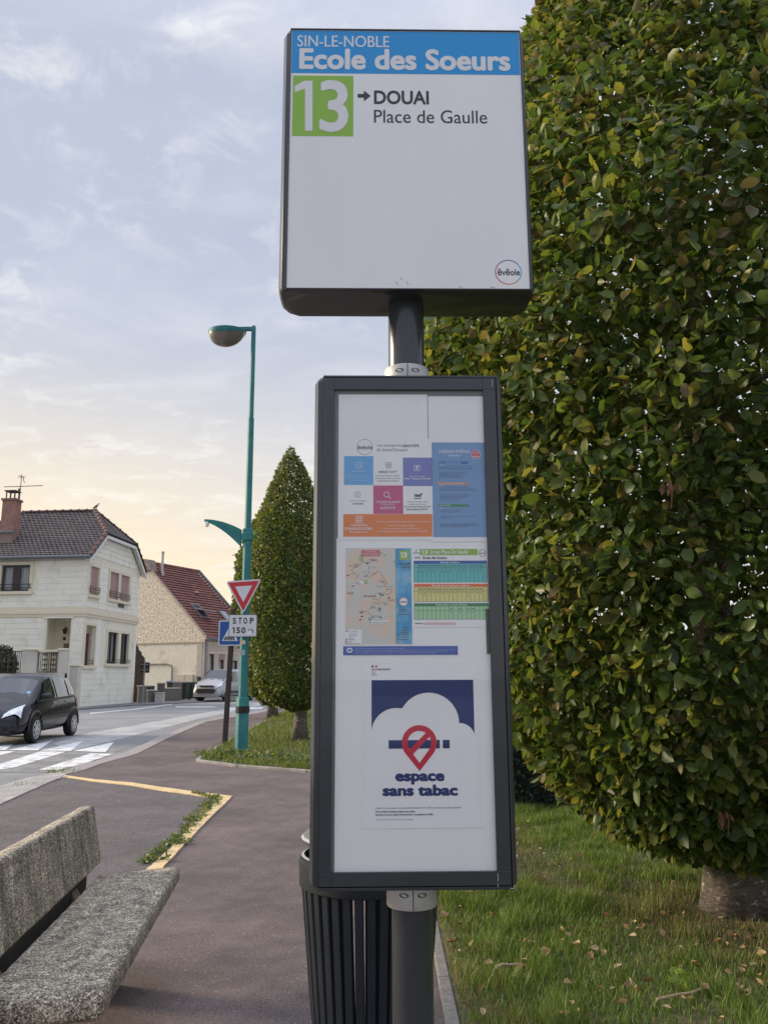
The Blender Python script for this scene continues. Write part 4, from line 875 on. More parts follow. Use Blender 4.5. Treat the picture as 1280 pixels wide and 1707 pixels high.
q = (-17.8567, 39.2, 3.1053); k = 3200; u = RNG.normal(0, 1, (k, 3)); u = unit(u); pos = u * np.array([1.25, .7, .95]) * RNG.uniform(.8, 1.02, (k, 1)) * (1 + .12 * np.sin(u[:, :1] * 5)) ; pos[:, 2] += 1.95
sh = thing('garden_shrub', 'rounded dark green shrub rising behind the garden wall', 'shrub', (q[0] - .5, q[1], 0)); V, F = leaf_batch(pos, u + RNG.normal(0, .5, (k, 3)), RNG.normal(0, 1, (k, 3)), .17 * RNG.uniform(.6, 1.2, k)); link('foliage', np_mesh('foliage', V, F), leaf_mat('shrub_leaf', [(0, (.012, .02, .01)), (.6, (.025, .042, .016)), (1, (.05, .07, .025))], .2), sh, kind='stuff')
MB().path([(0, 0, -.1), (0, 0, 1.6)], .06, 8).build('stem', M_BARK, sh)

# ------------------------------------------------------------------ old house with red roof
OH = thing('old_house', 'old cream house with peeling painted gable and steep red tiled roof', 'house', (-12.4, 57.2, 0), -0.43548)
M_GAB = mat('peeling_painted_brick', (.74, .665, .54), .9, var=.30, scale=5, col2=(.33, .24, .175), c2scale=8.5, lo=.51, hi=.60, bump=1.0, bscale=14, detail=9)
M_GAB2 = mat('old_limewash', (.72, .675, .565), .9, var=.10, scale=2.5, col2=(.42, .36, .28), c2scale=1.0, lo=.55, hi=.72, bump=.6, bscale=10)
M_PLAS = mat('pinkish_plaster', (.55, .44, .38), .9, var=.06, scale=2, col2=(.60, .52, .44), c2scale=.8)
AW = 11.0; AP = -5.5; AZ = 9.62; EV = 4.35; DP = 6.0
mb = MB(); mb.poly([(-AW, 0, 3.8), (0, 0, 3.8), (0, 0, EV), (AP, 0, AZ), (-AW, 0, EV)]); mb.build('gable_wall', M_GAB, OH)
mb = MB(); mb.poly([(-AW, 0, -.2), (0, 0, -.2), (0, 0, 3.8), (-AW, 0, 3.8)]); mb.build('lower_wall', M_GAB2, OH)
fR = lambda u, d, z: (-d, u, z)
wa, wb_, wc = (.62, 1.6, 1.18, 3.0), (1.75, 1.6, 2.35, 2.62), (2.75, 1.6, 4.0, 2.60)
mb = MB(); wall_holes(mb, 0, DP, -.2, EV, [wa, wb_, wc], fR, .14); mb.build('street_wall', M_PLAS, OH)
mb = MB(); mb.poly([(-AW, DP, -.2), (0, DP, -.2), (0, DP, EV), (AP, DP, AZ), (-AW, DP, EV)]); mb.poly([(-AW, 0, -.2), (-AW, DP, -.2), (-AW, DP, EV), (-AW, 0, EV)]); mb.build('back_wall', M_GAB2, OH)
for w_ in (wa, wb_, wc): window(OH, fR, w_, .14, M_WOODP, 2 if w_ is wc else 1, .06)
m = MB(); fbox(m, fR, wb_[0] - .02, wb_[2] + .02, -.03, .01, wb_[3], wb_[3] + .42); m.build('shutter_box', mat('taupe_box', (.34, .25, .22), .8), OH, fix=True)
mb = MB(); fbox(mb, fR, .2, DP, -.05, .002, 3.72, 3.80); fbox(mb, fR, .0, DP, -.14, .002, EV - .34, EV - .12); fbox(mb, fR, .25, DP, -.035, .002, 2.98 + .08, 3.12 + .02); mb.build('cornice', M_CREAM2, OH, fix=True)
for u in (1.95,): m = MB(); fbox(m, fR, u, u + .03, -.02, .002, 3.2, 3.72); m.build('joint_strip', mat('strip_grey', (.35, .28, .25), .8), OH, fix=True)
rr = (AZ - EV) / 5.5
Ea, Eb, Ra, Rb = (.28, -.06, EV - .28 * rr), (.28, DP + .06, EV - .28 * rr), (AP, -.06, AZ + .05), (AP, DP + .06, AZ + .05)
tiles([Ea, Eb, Rb, Ra], .30, .30, .07, .02).build('roof_tiles', M_TILER, OH, kind='stuff')
Fa, Fb = (-AW - .28, -.06, EV - .28 * rr), (-AW - .28, DP + .06, EV - .28 * rr)
tiles([Fb, Fa, Ra, Rb], .30, .30, .07, .02).build('roof_tiles', M_TILER, OH, kind='stuff')
mb = MB(); mb.poly([(p[0], p[1], p[2] - .1) for p in (Ea, Eb, Rb, Ra)]); mb.poly([(p[0], p[1], p[2] - .1) for p in (Fb, Fa, Ra, Rb)]); mb.build('roof_deck', M_TILER, OH)
M_VERGE = mat('dark_verge_slate', (.09, .085, .09), .7, var=.2, scale=3)
for y0 in (DP - .02,):
    m = MB(); m.prism([(.3, y0, Ea[2] + .05), (AP, y0, AZ + .12), (AP, y0, AZ + .22), (.3, y0, Ea[2] + .17)], (0, .34, 0)); m.build('verge_coping', M_VERGE, OH, fix=True)
m = MB(); m.prism([(.26, -.12, Ea[2] - .02), (AP, -.12, AZ - .02), (AP, -.12, AZ + .13), (.26, -.12, Ea[2] + .10)], (0, .08, 0)); m.build('verge_coping', mat('mortar_verge', (.38, .31, .27), .9, var=.2, scale=2), OH, fix=True)
m = MB(); m.prism([(AP - .75, -.13, AZ - .55), (AP + .75, -.13, AZ - .62), (AP + .45, -.13, AZ + .22), (AP - .2, -.13, AZ + .33), (AP - .5, -.13, AZ + .2)], (0, .6, 0)); m.build('gable_cap', mat('dark_mortar', (.25, .21, .19), .9, var=.3, scale=3), OH, bevel=.05, fix=True)
m = MB(); 
for i in range(14): y = DP * i / 14; m.path([(AP, y, AZ + .08), (AP, y + DP / 14 + .03, AZ + .09)], .13, 8)
m.build('ridge_tiles', M_TILER, OH, kind='stuff')
slp = Vector((5.78, 0, -(5.78) * rr)).normalized(); sn = Vector((rr, 0, 1)).normalized()
def on_roof(x, y, h=0.0): return Vector((x, y, AZ + .05 - (x - AP) * rr)) + sn * h
def roof_light(x, y, w, l, open_):
    f = MB(); p = [on_roof(x, y), on_roof(x, y + w), on_roof(x, y + w) + slp * l, on_roof(x, y) + slp * l]; f.prism([q + sn * .02 for q in p], sn * .12); o = f.build('roof_window', mat('grey_flashing', (.20, .19, .19), .6), OH, fix=True)
    ins = [on_roof(x, y + .1) + slp * .1, on_roof(x, y + w - .1) + slp * .1, on_roof(x, y + w - .1) + slp * (l - .1), on_roof(x, y + .1) + slp * (l - .1)]
    if open_:
        m = MB(); m.poly([q + sn * .143 for q in ins]); m.build('opening', MATS['dark_interior'], o)
        sd = (slp * .82 + sn * .57).normalized(); s2_ = slp.cross(Vector((0, 1, 0))); top = on_roof(x, y) + slp * (l * .45) + sn * .15; a = [top + sn * .05, top + Vector((0, w, 0)) + sn * .05, top + Vector((0, w, 0)) + sd * l * .75, top + sd * l * .75]
        m = MB(); m.prism(a, sd.cross(Vector((0, 1, 0))) * .06); sash = m.build('sash', mat('pale_sash', (.42, .38, .35), .6), o, fix=True)
        m = MB(); n2 = (a[1] - a[0]).cross(a[2] - a[0]).normalized(); n2 = n2 if n2.z > 0 else -n2; c = sum(a, Vector()) / 4; m.poly([c + (q - c) * .8 + n2 * .075 for q in a]); m.build('pane', M_PANE, sash)
    else:
        m = MB(); m.poly([q + sn * .143 for q in ins]); m.build('pane', mat('roof_pane', (.30, .33, .36), .03, spec=1.0, metal=.6), o)
roof_light(-2.25, 1.05, .95, 1.5, True); roof_light(-1.9, 3.95, .8, 1.1, False)
p = on_roof(AP + 1.0, .75); m = MB(); m.path([p, p + Vector((-.12, 0, .45)), p + Vector((-.12, 0, 1.75))], .10, 8); m.lathe([(.13, 0), (.13, .1)], 8, tuple(p + Vector((-.12, 0, 1.7)))); m.build('flue_pipe', mat('pale_flue', (.50, .47, .44), .6), OH, smooth=True)
p = on_roof(-3.3, 3.1, .05); m = MB(); m.lathe([(.2, 0), (.16, .1), (.02, .18)], 10, tuple(p)); m.build('roof_vent', mat('terracotta', (.42, .26, .2), .8), OH)
m = MB(); m.path([(.30, -.05, Ea[2] - .06), (.30, DP, Ea[2] - .06)], .09, 8); m.build('gutter', M_ZINC, OH); m = MB(); m.path([(.10, .22, Ea[2]), (.10, .22, -.05)], .075, 8); m.build('downpipe', mat('grey_pvc', (.30, .30, .33), .6), OH)
m = MB(); m.prism([(-.55, -.06, -.1), (-.12, -.06, -.1), (-.12, -.06, 3.72), (-.55, -.06, 3.72)], (0, .05, 0)); m.build('corner_strip', mat('grey_cement', (.46, .42, .37), .9, var=.1, scale=3), OH, fix=True)
m = MB(); fbox(m, fF, -AW, -.02, -.05, .002, 3.74, 3.84); m.build('ledge', mat('ledge_cement', (.40, .33, .26), .9), OH, fix=True)
m = MB(); m.path([(-5.6, -.05, 2.35), (-3.1, -.05, 2.36), (-2.75, -.05, 2.25), (-2.65, -.05, 2.0), (-2.65, -.05, 1.05), (-2.45, -.05, .85), (-1.9, -.05, .85), (-1.9, -.05, 1.0)], .05, 6); m.build('service_pipe', mat('painted_pipe', (.30, .25, .21), .7), OH, smooth=True)
m = MB(); fbox(m, fF, -2.15, -.75, -.16, .002, .95, 1.62); mo = m.build('meter_cabinet', mat('beige_cabinet', (.52, .46, .38), .7), OH, bevel=.02, fix=True); m = MB(); fbox(m, fF, -1.46, -1.44, -.165, -.155, .97, 1.6); m.build('door_gap', M_IRON, mo, fix=True)
# lean-to door between the houses
q = (-14.5605, 49.6, 0.0307); ld = thing('side_gate', 'tall dark brown gate in the gap beside the white house', 'gate', (q[0], q[1], 0)); GMm = mat('dark_gate_wood', (.06, .047, .042), .8, var=.15, scale=6)
for i in range(3): MB().prism([(-.3 + i * .2, 0, 0), (-.105 + i * .2, 0, 0), (-.105 + i * .2, 0, 3.2 - i * .32), (-.3 + i * .2, 0, 3.4 - i * .32)], (0, .06, 0)).build('board', GMm, ld)
# low walls, bins and kerbside bits in front of the old house
M_BLK = mat('grey_blockwork', (.16, .15, .14), .9, var=.25, scale=6, bump=.5, bscale=20); M_CAP = mat('pale_coping', (.45, .43, .40), .85, var=.12, scale=6)
def low_wall(x0, y0, x1, y1, z0, z1, label, t=.28):
    a, b = Vector((x0, y0, 0)), Vector((x1, y1, 0)); L_ = (b - a).length; r = thing('low_wall', label, 'wall', a, math.atan2((b - a).y, (b - a).x)); box('wall_body', M_BLK, r, 0, L_, 0, t, -.1, z1 - .07); box('coping', M_CAP, r, -.04, L_ + .04, -.04, t + .04, z1 - .07, z1, bevel=.01)
c = (-14.1668, 48.6, 0.1253); e = (-13.8364, 48.9, 0.1155); low_wall(c[0], c[1], e[0], e[1], 0, .98, 'grey block wall end beside the road sign post')
c = (-13.8512, 49.2, 0.1073); e = (-13.4341, 49.6, 0.0944); low_wall(c[0], c[1], e[0], e[1], 0, .72, 'lower grey wall with pale coping between the post and the white box')
c = (-13.4351, 51.2, 0.1569); e = (-12.7827, 52.4, 0.1962); low_wall(c[0], c[1], e[0], e[1], 0, .80, 'grey wall with pale coping running towards the wheeled bins')
def pier(q, w, h, label, m, cap):
    r = thing('pier', label, 'pier', (q[0], q[1], 0)); box('shaft', m, r, -w / 2, w / 2, -w / 2, w / 2, -.1, h - .08); box('cap', cap, r, -w / 2 - .04, w / 2 + .04, -w / 2 - .04, w / 2 + .04, h - .08, h, bevel=.015)
pier((-13.4664, 50.6, 0.3482), .38, 1.12, 'brownish stone pier behind the white kerbside box', mat('brown_stone', (.15, .12, .11), .9, var=.2, scale=6), M_CAP)
pier((-13.1872, 53.4, 0.3596), .5, 1.18, 'grey pier with pale cap beside the wheeled bins', M_BLK, M_CAP)
q = (-13.2007, 49.4, 0.0303); kb = thing('utility_box', 'small pale concrete utility box at the edge of the far pavement', 'utility box', (q[0], q[1], 0)); box('cabinet', mat('pale_concrete', (.50, .48, .45), .85, var=.1, scale=5), kb, -.25, .25, -.2, .2, -.02, .5, bevel=.02); box('lid', M_CAP, kb, -.27, .27, -.22, .22, .5, .56, bevel=.015)
M_BIN = mat('green_bin_plastic', (.018, .036, .030), .5)
def wheelie(q, m, mlid, label, s=1.0):
    r = thing('wheeled_bin', label, 'wheeled bin', (q[0], q[1], 0), -.3, 'wheeled bins by the old house'); b = MB(); b.loft([[(x * w * s, y * w * s + .02, z * s) for x, y in ((-.29, -.33), (.29, -.33), (.29, .33), (-.29, .33))] for w, z in ((.78, .06), (.98, .98), (1.02, 1.0))]); b.build('body', m, r, bevel=.03)
    b = MB(); b.loft([[(x * w * s, y * w * s, z * s) for x, y in ((-.31, -.36), (.31, -.36), (.31, .36), (-.31, .36))] for w, z in ((1, 1.002), (1, 1.05), (.8, 1.11))]); b.build('lid', mlid, r, bevel=.02); box('handle', m, r, -.25 * s, .25 * s, .36 * s, .42 * s, 1.0 * s, 1.04 * s)
    for x in (-.26, .22): MB().path([(x * s, .28 * s, .1 * s), ((x + .05) * s, .28 * s, .1 * s)], .1 * s, 10).build('wheel', M_TYRE, r)
wheelie((-12.9466, 54.2, 0.0406), M_BIN, M_BIN, 'dark green wheeled bin left of the parked van', 1.02); wheelie((-12.753, 55.2, 0.0135), M_BIN, M_BIN, 'dark green wheeled bin half hidden by the van front', 1.02)
wheelie((-13.8533, 55, 0.2532), M_BIN, mat('blue_lid', (.05, .075, .16), .5), 'wheeled bin with a blue lid behind the grey pier', 1.08); wheelie((-14.1677, 50.4, 0.3559), mat('mid_green_bin', (.03, .075, .05), .5), MATS['mid_green_bin'], 'small green bin behind the low wall near the sign post', .85)
# sign seen from the back across the street
q = (-13.4944, 47, 0.0685); rs = thing('road_sign', 'square road sign seen from behind on a thin pole by the low wall', 'road sign', (q[0], q[1], 0)); m = MB(); m.path([(0, 0, -.1), (0, 0, 2.35)], .045, 8); m.build('pole', mat('galvanised', (.27, .26, .25), .6, metal=.3), rs); box('panel', mat('sign_back', (.035, .033, .032), .7), rs, -.27, .27, .05, .075, 1.68, 2.26, bevel=.01)
for z in (1.82, 2.12): box('bracket', MATS['galvanised'], rs, -.22, .22, -.05, .055, z, z + .04)

# ------------------------------------------------------------------ vehicles
class Body:
    """half cross-sections along the length; k runs 0..8 from the underside centre over sill, flank, belt and roof edge to the roof centre"""
    def __init__(s, st): s.st = st
    def sec(s, q):
        y, zs, zb, zt, zc, ws, wm, wb, wt = q
        return [(0, zs), (ws * .92, zs), (wm, zs + .22 * (zb - zs)), (wm * 1.005, zs + .62 * (zb - zs)), (wb, zb), ((wb + wt) / 2 + .015, (zb + zt) / 2), (wt, zt), (wt * .6, zc - .25 * (zc - zt)), (0, zc)]
    def at(s, y, k):
        st = s.st
        for a, b in zip(st[:-1], st[1:]):
            if y <= b[0] or b is st[-1]:
                t = (y - a[0]) / (b[0] - a[0]); q = [u + (v - u) * t for u, v in zip(a, b)]; break
        c = s.sec(q); i = min(int(k), 7); f = k - i
        return Vector((c[i][0] + (c[i + 1][0] - c[i][0]) * f, y, c[i][1] + (c[i + 1][1] - c[i][1]) * f))
    def patch(s, side, ya, yb, ka, kb, off, ny=8, nk=4, shape=None):
        """panel lying on the body: y from ya to yb (each may be a function of k)"""
        mb = MB(); g_ = []
        for j in range(nk + 1):
            row = []; k = ka + (kb - ka) * j / nk
            y0 = ya(j / nk) if callable(ya) else ya; y1 = yb(j / nk) if callable(yb) else yb
            for i in range(ny + 1):
                y = y0 + (y1 - y0) * i / ny; p = s.at(y, k); e = .03
                n = (s.at(y + e, k) - s.at(y - e, k)).cross(s.at(y, min(k + .15, 8)) - s.at(y, max(k - .15, 0))); n = n.normalized() if n.length > 1e-9 else Vector((1, 0, 0))
                if n.x < 0 and k < 6: n = -n
                if k >= 6 and n.z < 0: n = -n
                p = p + n * off; row.append((p.x * side, p.y, p.z))
            g_.append(row)
        mb.loft(g_, cap=False, closed=False)
        return mb
    def quad(s, side, p00, p10, p01, p11, off, n=7):
        """four-cornered panel given in (y, k)"""
        mb = MB(); g_ = []
        for j in range(n + 1):
            row = []; v = j / n
            for i in range(n + 1):
                u = i / n; y, k = [(p00[q] * (1 - u) + p10[q] * u) * (1 - v) + (p01[q] * (1 - u) + p11[q] * u) * v for q in (0, 1)]
                p = s.at(y, k); nn = (s.at(y + .02, k) - s.at(y - .02, k)).cross(s.at(y, min(k + .15, 8)) - s.at(y, max(k - .15, 0))); nn = nn.normalized() if nn.length > 1e-9 else Vector((1, 0, 0))
                if nn.x < 0: nn = -nn
                p = p + nn * off + Vector((0, off * .6, 0)); row.append((p.x * side, p.y, p.z))
            g_.append(row)
        mb.loft(g_, cap=False, closed=False); return mb
    def across(s, y0, y1, k0, off, ny=6, nu=10):
        """panel across the car centre (windscreen)"""
        mb = MB(); g_ = []
        for i in range(ny + 1):
            y = y0 + (y1 - y0) * i / ny; row = []
            for j in range(nu + 1):
                u = -1 + 2 * j / nu; k = 8 - (8 - k0) * abs(u); p = s.at(y, k); t = (s.at(y + .03, k) - s.at(y - .03, k)); n = Vector((0, -t.z, t.y)).normalized()
                if n.z < 0: n = -n
                p = p + n * off; row.append((p.x * (1 if u >= 0 else -1), p.y, p.z))
            g_.append(row)
        mb.loft(g_, cap=False, closed=False); return mb
    def build(s, name, m, parent):
        mb = MB(); rings = []
        for q in s.st:
            c = s.sec(q); rings.append([(x, q[0], z) for x, z in c] + [(-x, q[0], z) for x, z in c[-2:0:-1]])
        mb.loft(rings); return mb.build(name, m, parent, smooth='all', subsurf=2, fix=True)
def wheel(parent, x, y, r, w, side, spokes=8, rimm=None, arch=True):
    n = 28; t = MB(); prof = [(r * .66, -w / 2), (r * .93, -w / 2), (r, -w / 2 + .03), (r, w / 2 - .03), (r * .93, w / 2), (r * .66, w / 2)]
    t.loft([[(x + z, y + a * math.cos(2 * math.pi * j / n), r + a * math.sin(2 * math.pi * j / n)) for j in range(n)] for a, z in prof], cap=False)
    wo = t.build('wheel', M_TYRE, parent, smooth=True, fix=True)
    rm = MB(); xo = x + side * w * .40
    d = MB(); d.loft([[(x + side * w * q, y + a * math.cos(2 * math.pi * j / n), r + a * math.sin(2 * math.pi * j / n)) for j in range(n)] for a, q in ((r * .68, .1), (r * .66, -.2), (.01, -.2))], cap=False); d.build('brake_shadow', M_DARK, wo, fix=True)
    rm.loft([[(x + side * w * q, y + a * math.cos(2 * math.pi * j / n), r + a * math.sin(2 * math.pi * j / n)) for j in range(n)] for a, q in ((r * .70, .50), (r * .66, .53), (r * .61, .46), (r * .61, .1))], cap=False)
    for k in range(spokes):
        a = 2 * math.pi * k / spokes; c, s_ = math.cos(a), math.sin(a)
        for da in (0,):
            p = [(xo, y + r * .12 * c - q * .028 * s_ * 1.3, r + r * .12 * s_ + q * .028 * c * 1.3) for q in (-1, 1)] + [(xo + side * .012, y + r * .63 * c - q * .030 * s_, r + r * .63 * s_ + q * .030 * c) for q in (1, -1)]
            rm.prism(p, (side * .02, 0, 0))
    rm.loft([[(xo + side * q, y + a * math.cos(2 * math.pi * j / 12), r + a * math.sin(2 * math.pi * j / 12)) for j in range(12)] for a, q in ((r * .2, -.01), (r * .2, .025), (r * .1, .035), (.005, .035))], cap=False)
    rm.build('rim', rimm or M_SILV, wo, fix=True); return wo
def arch_trim(parent, x, y, r, side, m, w=.05):
    mb = MB(); k = 20; a0, a1 = -.12, math.pi + .12; g_ = []
    for i in range(k + 1):
        a = a0 + (a1 - a0) * i / k; c, s_ = math.cos(a), math.sin(a)
        g_.append([(x - side * .16, y + r * .3 * c, r * .92 + r * .3 * s_), (x + side * .004, y + r * 1.16 * c, r + r * 1.16 * s_)])
    mb.loft(g_, cap=False, closed=False); o = mb.build('wheel_arch', M_DARK, parent)
    mb = MB(); g_ = []
    for i in range(k + 1):
        a = a0 + (a1 - a0) * i / k; c, s_ = math.cos(a), math.sin(a); g_.append([(x + side * .002, y + r * 1.14 * c, r + r * 1.14 * s_), (x + side * .02, y + r * 1.17 * c, r + r * 1.17 * s_), (x + side * .016, y + r * 1.21 * c, r + r * 1.21 * s_), (x - side * .015, y + r * 1.24 * c, r + r * 1.24 * s_)])
    mb.loft(g_, cap=False, closed=False); mb.build('arch_lip', m, o, smooth='all')
def head_pose(front, rear, off_side, y_front, z):
    """pose from the ground points of the near side's front and rear wheels"""
    d = Vector((front[0] - rear[0], front[1] - rear[1], 0)).normalized(); rz = math.atan2(-d.x, d.y); right = Vector((d.y, -d.x, 0))
    o = Vector((front[0], front[1], 0)) - d * y_front - right * off_side; return (o.x, o.y, z), rz
M_BLACKP = mat('black_car_paint', (.007, .007, .011), .2, spec=.35, coat=.35)
M_GREYTRIM = mat('grey_moulding', (.035, .036, .04), .5)
fw, rw = (-8.1004, 19.5, 0.0277), (-8.1872, 22.2, 0.0452)
loc, rz = head_pose(fw, rw, -.80, 3.10, -.058)
car = thing('parked_car', 'black compact five-door car with silver wheels turning by the crossing', 'car', loc, rz)
CB = Body([(0.0, .36, .62, .66, .68, .58, .66, .66, .52), (.05, .26, .80, .95, .99, .72, .79, .76, .58), (.22, .22, .95, 1.36, 1.41, .78, .835, .80, .60), (.55, .20, .98, 1.50, 1.565, .80, .86, .825, .61), (1.2, .19, .965, 1.545, 1.62, .81, .87, .83, .62), (1.9, .19, .945, 1.52, 1.60, .81, .87, .83, .62), (2.30, .19, .93, 1.42, 1.50, .81, .87, .825, .60), (3.02, .19, .90, .98, 1.04, .80, .865, .80, .66), (3.45, .19, .83, .89, .95, .79, .855, .76, .60), (3.78, .20, .70, .76, .80, .72, .80, .68, .52), (3.92, .24, .56, .60, .64, .60, .66, .56, .42), (3.96, .30, .48, .52, .55, .48, .54, .46, .34)])
CB.build('body', M_BLACKP, car)
for sd in (-1, 1):
    for nm, ya, yb, k0, k1 in (('rear_quarter_window', .46, .86, 4.25, 5.8), ('rear_door_window', .96, 1.72, 4.12, 5.82), ('front_door_window', 1.80, lambda t: 2.78 - .55 * t, 4.12, 5.82)):
        w_ = CB.patch(sd, ya, yb, k0, k1, .016, shape=None).build(nm, M_CARGL, car, smooth='all', fix=True)
    CB.patch(sd, 2.74, lambda t: 2.98 - .10 * t, 4.15, 4.9, .017, 4, 2).build('quarter_light', M_CARGL, car)
    CB.patch(sd, .44, lambda t: 2.95, 4.0, 4.14, .020, 20, 1).build('waist_trim', M_DARK, car)
    CB.patch(sd, 1.0, 2.85, 2.55, 2.8, .022, 20, 1).build('side_moulding', M_GREYTRIM, car)
    for nm, y in (('front_door_gap', 2.93), ('centre_door_gap', 1.76), ('rear_door_gap', .92)): CB.patch(sd, y, y + .014, 1.3, 4.0, .008, 1, 8).build('door_gap', M_DARK, car)
    for y in (1.00, 1.86):
        p = CB.at(y + .1, 3.75); MB().loft([[(sd * (p.x + dx), y + dy, p.z + dz) for dy, dz in ((0, -.012), (.17, -.012), (.17, .016), (0, .016))] for dx in (.0, .035)]).build('door_handle', M_SILV, car, bevel=.008, fix=True)
    CB.quad(sd, (3.925, 5.9), (3.76, 3.35), (3.86, 6.1), (3.40, 4.75), .018).build('headlight', M_LAMP, car, smooth='all')
    CB.patch(sd, .10, .30, 3.1, 4.4, .014, 3, 3).build('tail_light', mat('tail_light_red', (.35, .03, .025), .2), car)
    p = CB.at(2.70, 4.3); mm = MB(); mm.loft([[(sd * (p.x + x), 2.66 + y * s_, p.z + .10 + z * s_) for y, z in [(.085 * math.cos(w), .075 * math.sin(w)) for w in [2 * math.pi * j / 10 for j in range(10)]]] for x, s_ in ((.0, .45), (.06, .8), (.16, 1), (.22, .8), (.235, .4))]); mo = mm.build('door_mirror', M_GREYTRIM, car, smooth='all', fix=True)
    for y in (3.10, .56):
        arch_trim(car, sd * .865, y, .33, sd, M_BLACKP); wheel(car, sd * .80, y, .305, .19, sd)
    p = CB.at(3.86, 2.2); MB().lathe([(.05, 0), (.045, .02)], 12, (0, 0, 0)).build('fog_light', M_LAMP, car).matrix_local = Matrix.Translation((sd * .56, 3.83, .40)) @ Matrix.Rotation(R(-90), 4, 'X')
CB.across(2.36, 2.99, 6.1, .014).build('windscreen', mat('windscreen_glass', (.05, .055, .066), .03, spec=.55, coat=.35), car, smooth='all')
CB.across(3.0, 3.10, 6.0, .012, 2).build('wiper_cowl', M_DARK, car)
CB.patch(-1, 2.78, 2.86, 6.25, 6.55, .019, 2, 1).build('windscreen_sticker', mat('light_blue_sticker', (.25, .55, .75), .4), car)
mm = MB(); mm.box(-.46, .46, 3.90, 3.965, .27, .40); mm.build('grille', M_DARK, car, bevel=.02); mm = MB(); mm.box(-.26, .26, 3.955, 3.975, .42, .52); mm.build('number_plate', mat('plate_white', (.7, .7, .7), .4), car, bevel=.004)
for x in (-.30, .20): MB().loft([[(x + .06 * math.cos(w) * s_ * 1.6, 2.05 + .05 * math.sin(w) * s_, z) for w in [2 * math.pi * j / 8 for j in range(8)]] for z, s_ in ((1.0, 1.2), (1.2, 1.4), (1.3, .8))]).build('headrest', M_DARK, car)
# parked van
M_VAN = mat('pale_silver_paint', (.40, .40, .415), .3, spec=.5, coat=.5, metal=.35)
fw, rw = (-9.3095, 51, 0.0015), (-8.454, 54.6, 0.0095)
vl = (-10.8488, 51.4, 0.0686)
d = Vector((-.34, -.94, 0)).normalized(); rz = math.atan2(-d.x, d.y); o = Vector((vl[0], vl[1], 0)) - d * 4.75
van = thing('parked_van', 'pale silver panel van parked facing the camera beside the old house', 'van', (o.x, o.y, -.056), rz)
VB = Body([(0, .40, 1.0, 1.80, 1.86, .88, .96, .95, .80), (.08, .30, 1.05, 1.88, 1.95, .90, .985, .97, .82), (1.5, .26, 1.10, 1.92, 2.0, .92, 1.0, .985, .83), (3.2, .26, 1.12, 1.92, 2.0, .92, 1.0, .985, .83), (3.5, .26, 1.14, 1.84, 1.93, .92, 1.0, .98, .81), (4.25, .26, 1.20, 1.27, 1.36, .92, 1.0, .95, .86), (4.60, .26, 1.06, 1.12, 1.20, .90, .98, .91, .80), (4.80, .27, .90, .98, 1.03, .86, .95, .87, .74), (4.90, .30, .72, .80, .85, .80, .90, .82, .68), (4.95, .34, .60, .66, .70, .72, .82, .74, .58)])
VB.build('body', M_VAN, van)
for sd in (-1, 1):
    VB.patch(sd, 2.85, lambda t: 4.10 - .55 * t, 4.15, 5.75, .018).build('front_door_window', M_CARGL, van, smooth='all', fix=True)
    VB.patch(sd, .2, 4.2, 2.2, 2.55, .02, 20, 1).build('side_moulding', M_GREYTRIM, van); VB.patch(sd, .4, 2.5, 4.55, 4.62, .012, 10, 1).build('slide_rail', M_GREYTRIM, van)
    for y in (2.68, 4.02, 1.5): VB.patch(sd, y, y + .02, 1.3, 5.6, .008, 1, 10).build('door_gap', M_DARK, van)
    VB.quad(sd, (4.91, 5.9), (4.70, 3.5), (4.86, 6.2), (4.42, 4.6), .02).build('headlight', M_LAMP, van, smooth='all')
    mm = MB(); mm.loft([[(sd * (.98 + x), 3.95 + y * s_, 1.38 + z * s_) for y, z in ((-.07, -.14), (.07, -.14), (.07, .16), (-.07, .16))] for x, s_ in ((.0, .5), (.08, .9), (.24, 1), (.27, .7))]); mm.build('door_mirror', M_GREYTRIM, van, bevel=.02, fix=True)
    for y in (4.05, .95): arch_trim(van, sd * .995, y, .37, sd, M_VAN); wheel(van, sd * .91, y, .345, .22, sd, 10)
VB.across(3.50, 4.22, 6.05, .016).build('windscreen', MATS['windscreen_glass'], van, smooth='all')
VB.across(4.23, 4.31, 6.0, .014, 2).build('wiper_cowl', M_DARK, van)
mm = MB(); mm.prism([(-.52, 4.92, .50), (.52, 4.92, .50), (.70, 4.92, .68), (.52, 4.92, .80), (-.52, 4.92, .80), (-.70, 4.92, .68)], (0, .075, 0)); mm.build('grille', M_DARK, van, bevel=.015)
mm = MB(); mm.box(-.5, .5, 4.84, 4.945, .92, .99); mm.build('upper_grille', M_DARK, van, bevel=.015); mm = MB(); mm.box(-.30, .30, 4.975, 4.992, .50, .61); mm.build('number_plate', MATS['plate_white'], van, bevel=.004)
mm = MB(); mm.prism([(-.86, 4.86, .30), (.86, 4.86, .30), (.9, 4.80, .40), (-.9, 4.80, .40)], (0, .10, 0)); mm.build('lower_bumper', mat('grey_bumper', (.20, .20, .21), .6), van, bevel=.02, fix=True)
for sd in (-1, 1): mm = MB(); mm.prism([(sd * .62, 4.86, .42), (sd * .92, 4.66, .42), (sd * .94, 4.66, .56), (sd * .70, 4.86, .52)], (0, .07, 0)); mm.build('bumper_corner', M_DARK, van, fix=True)

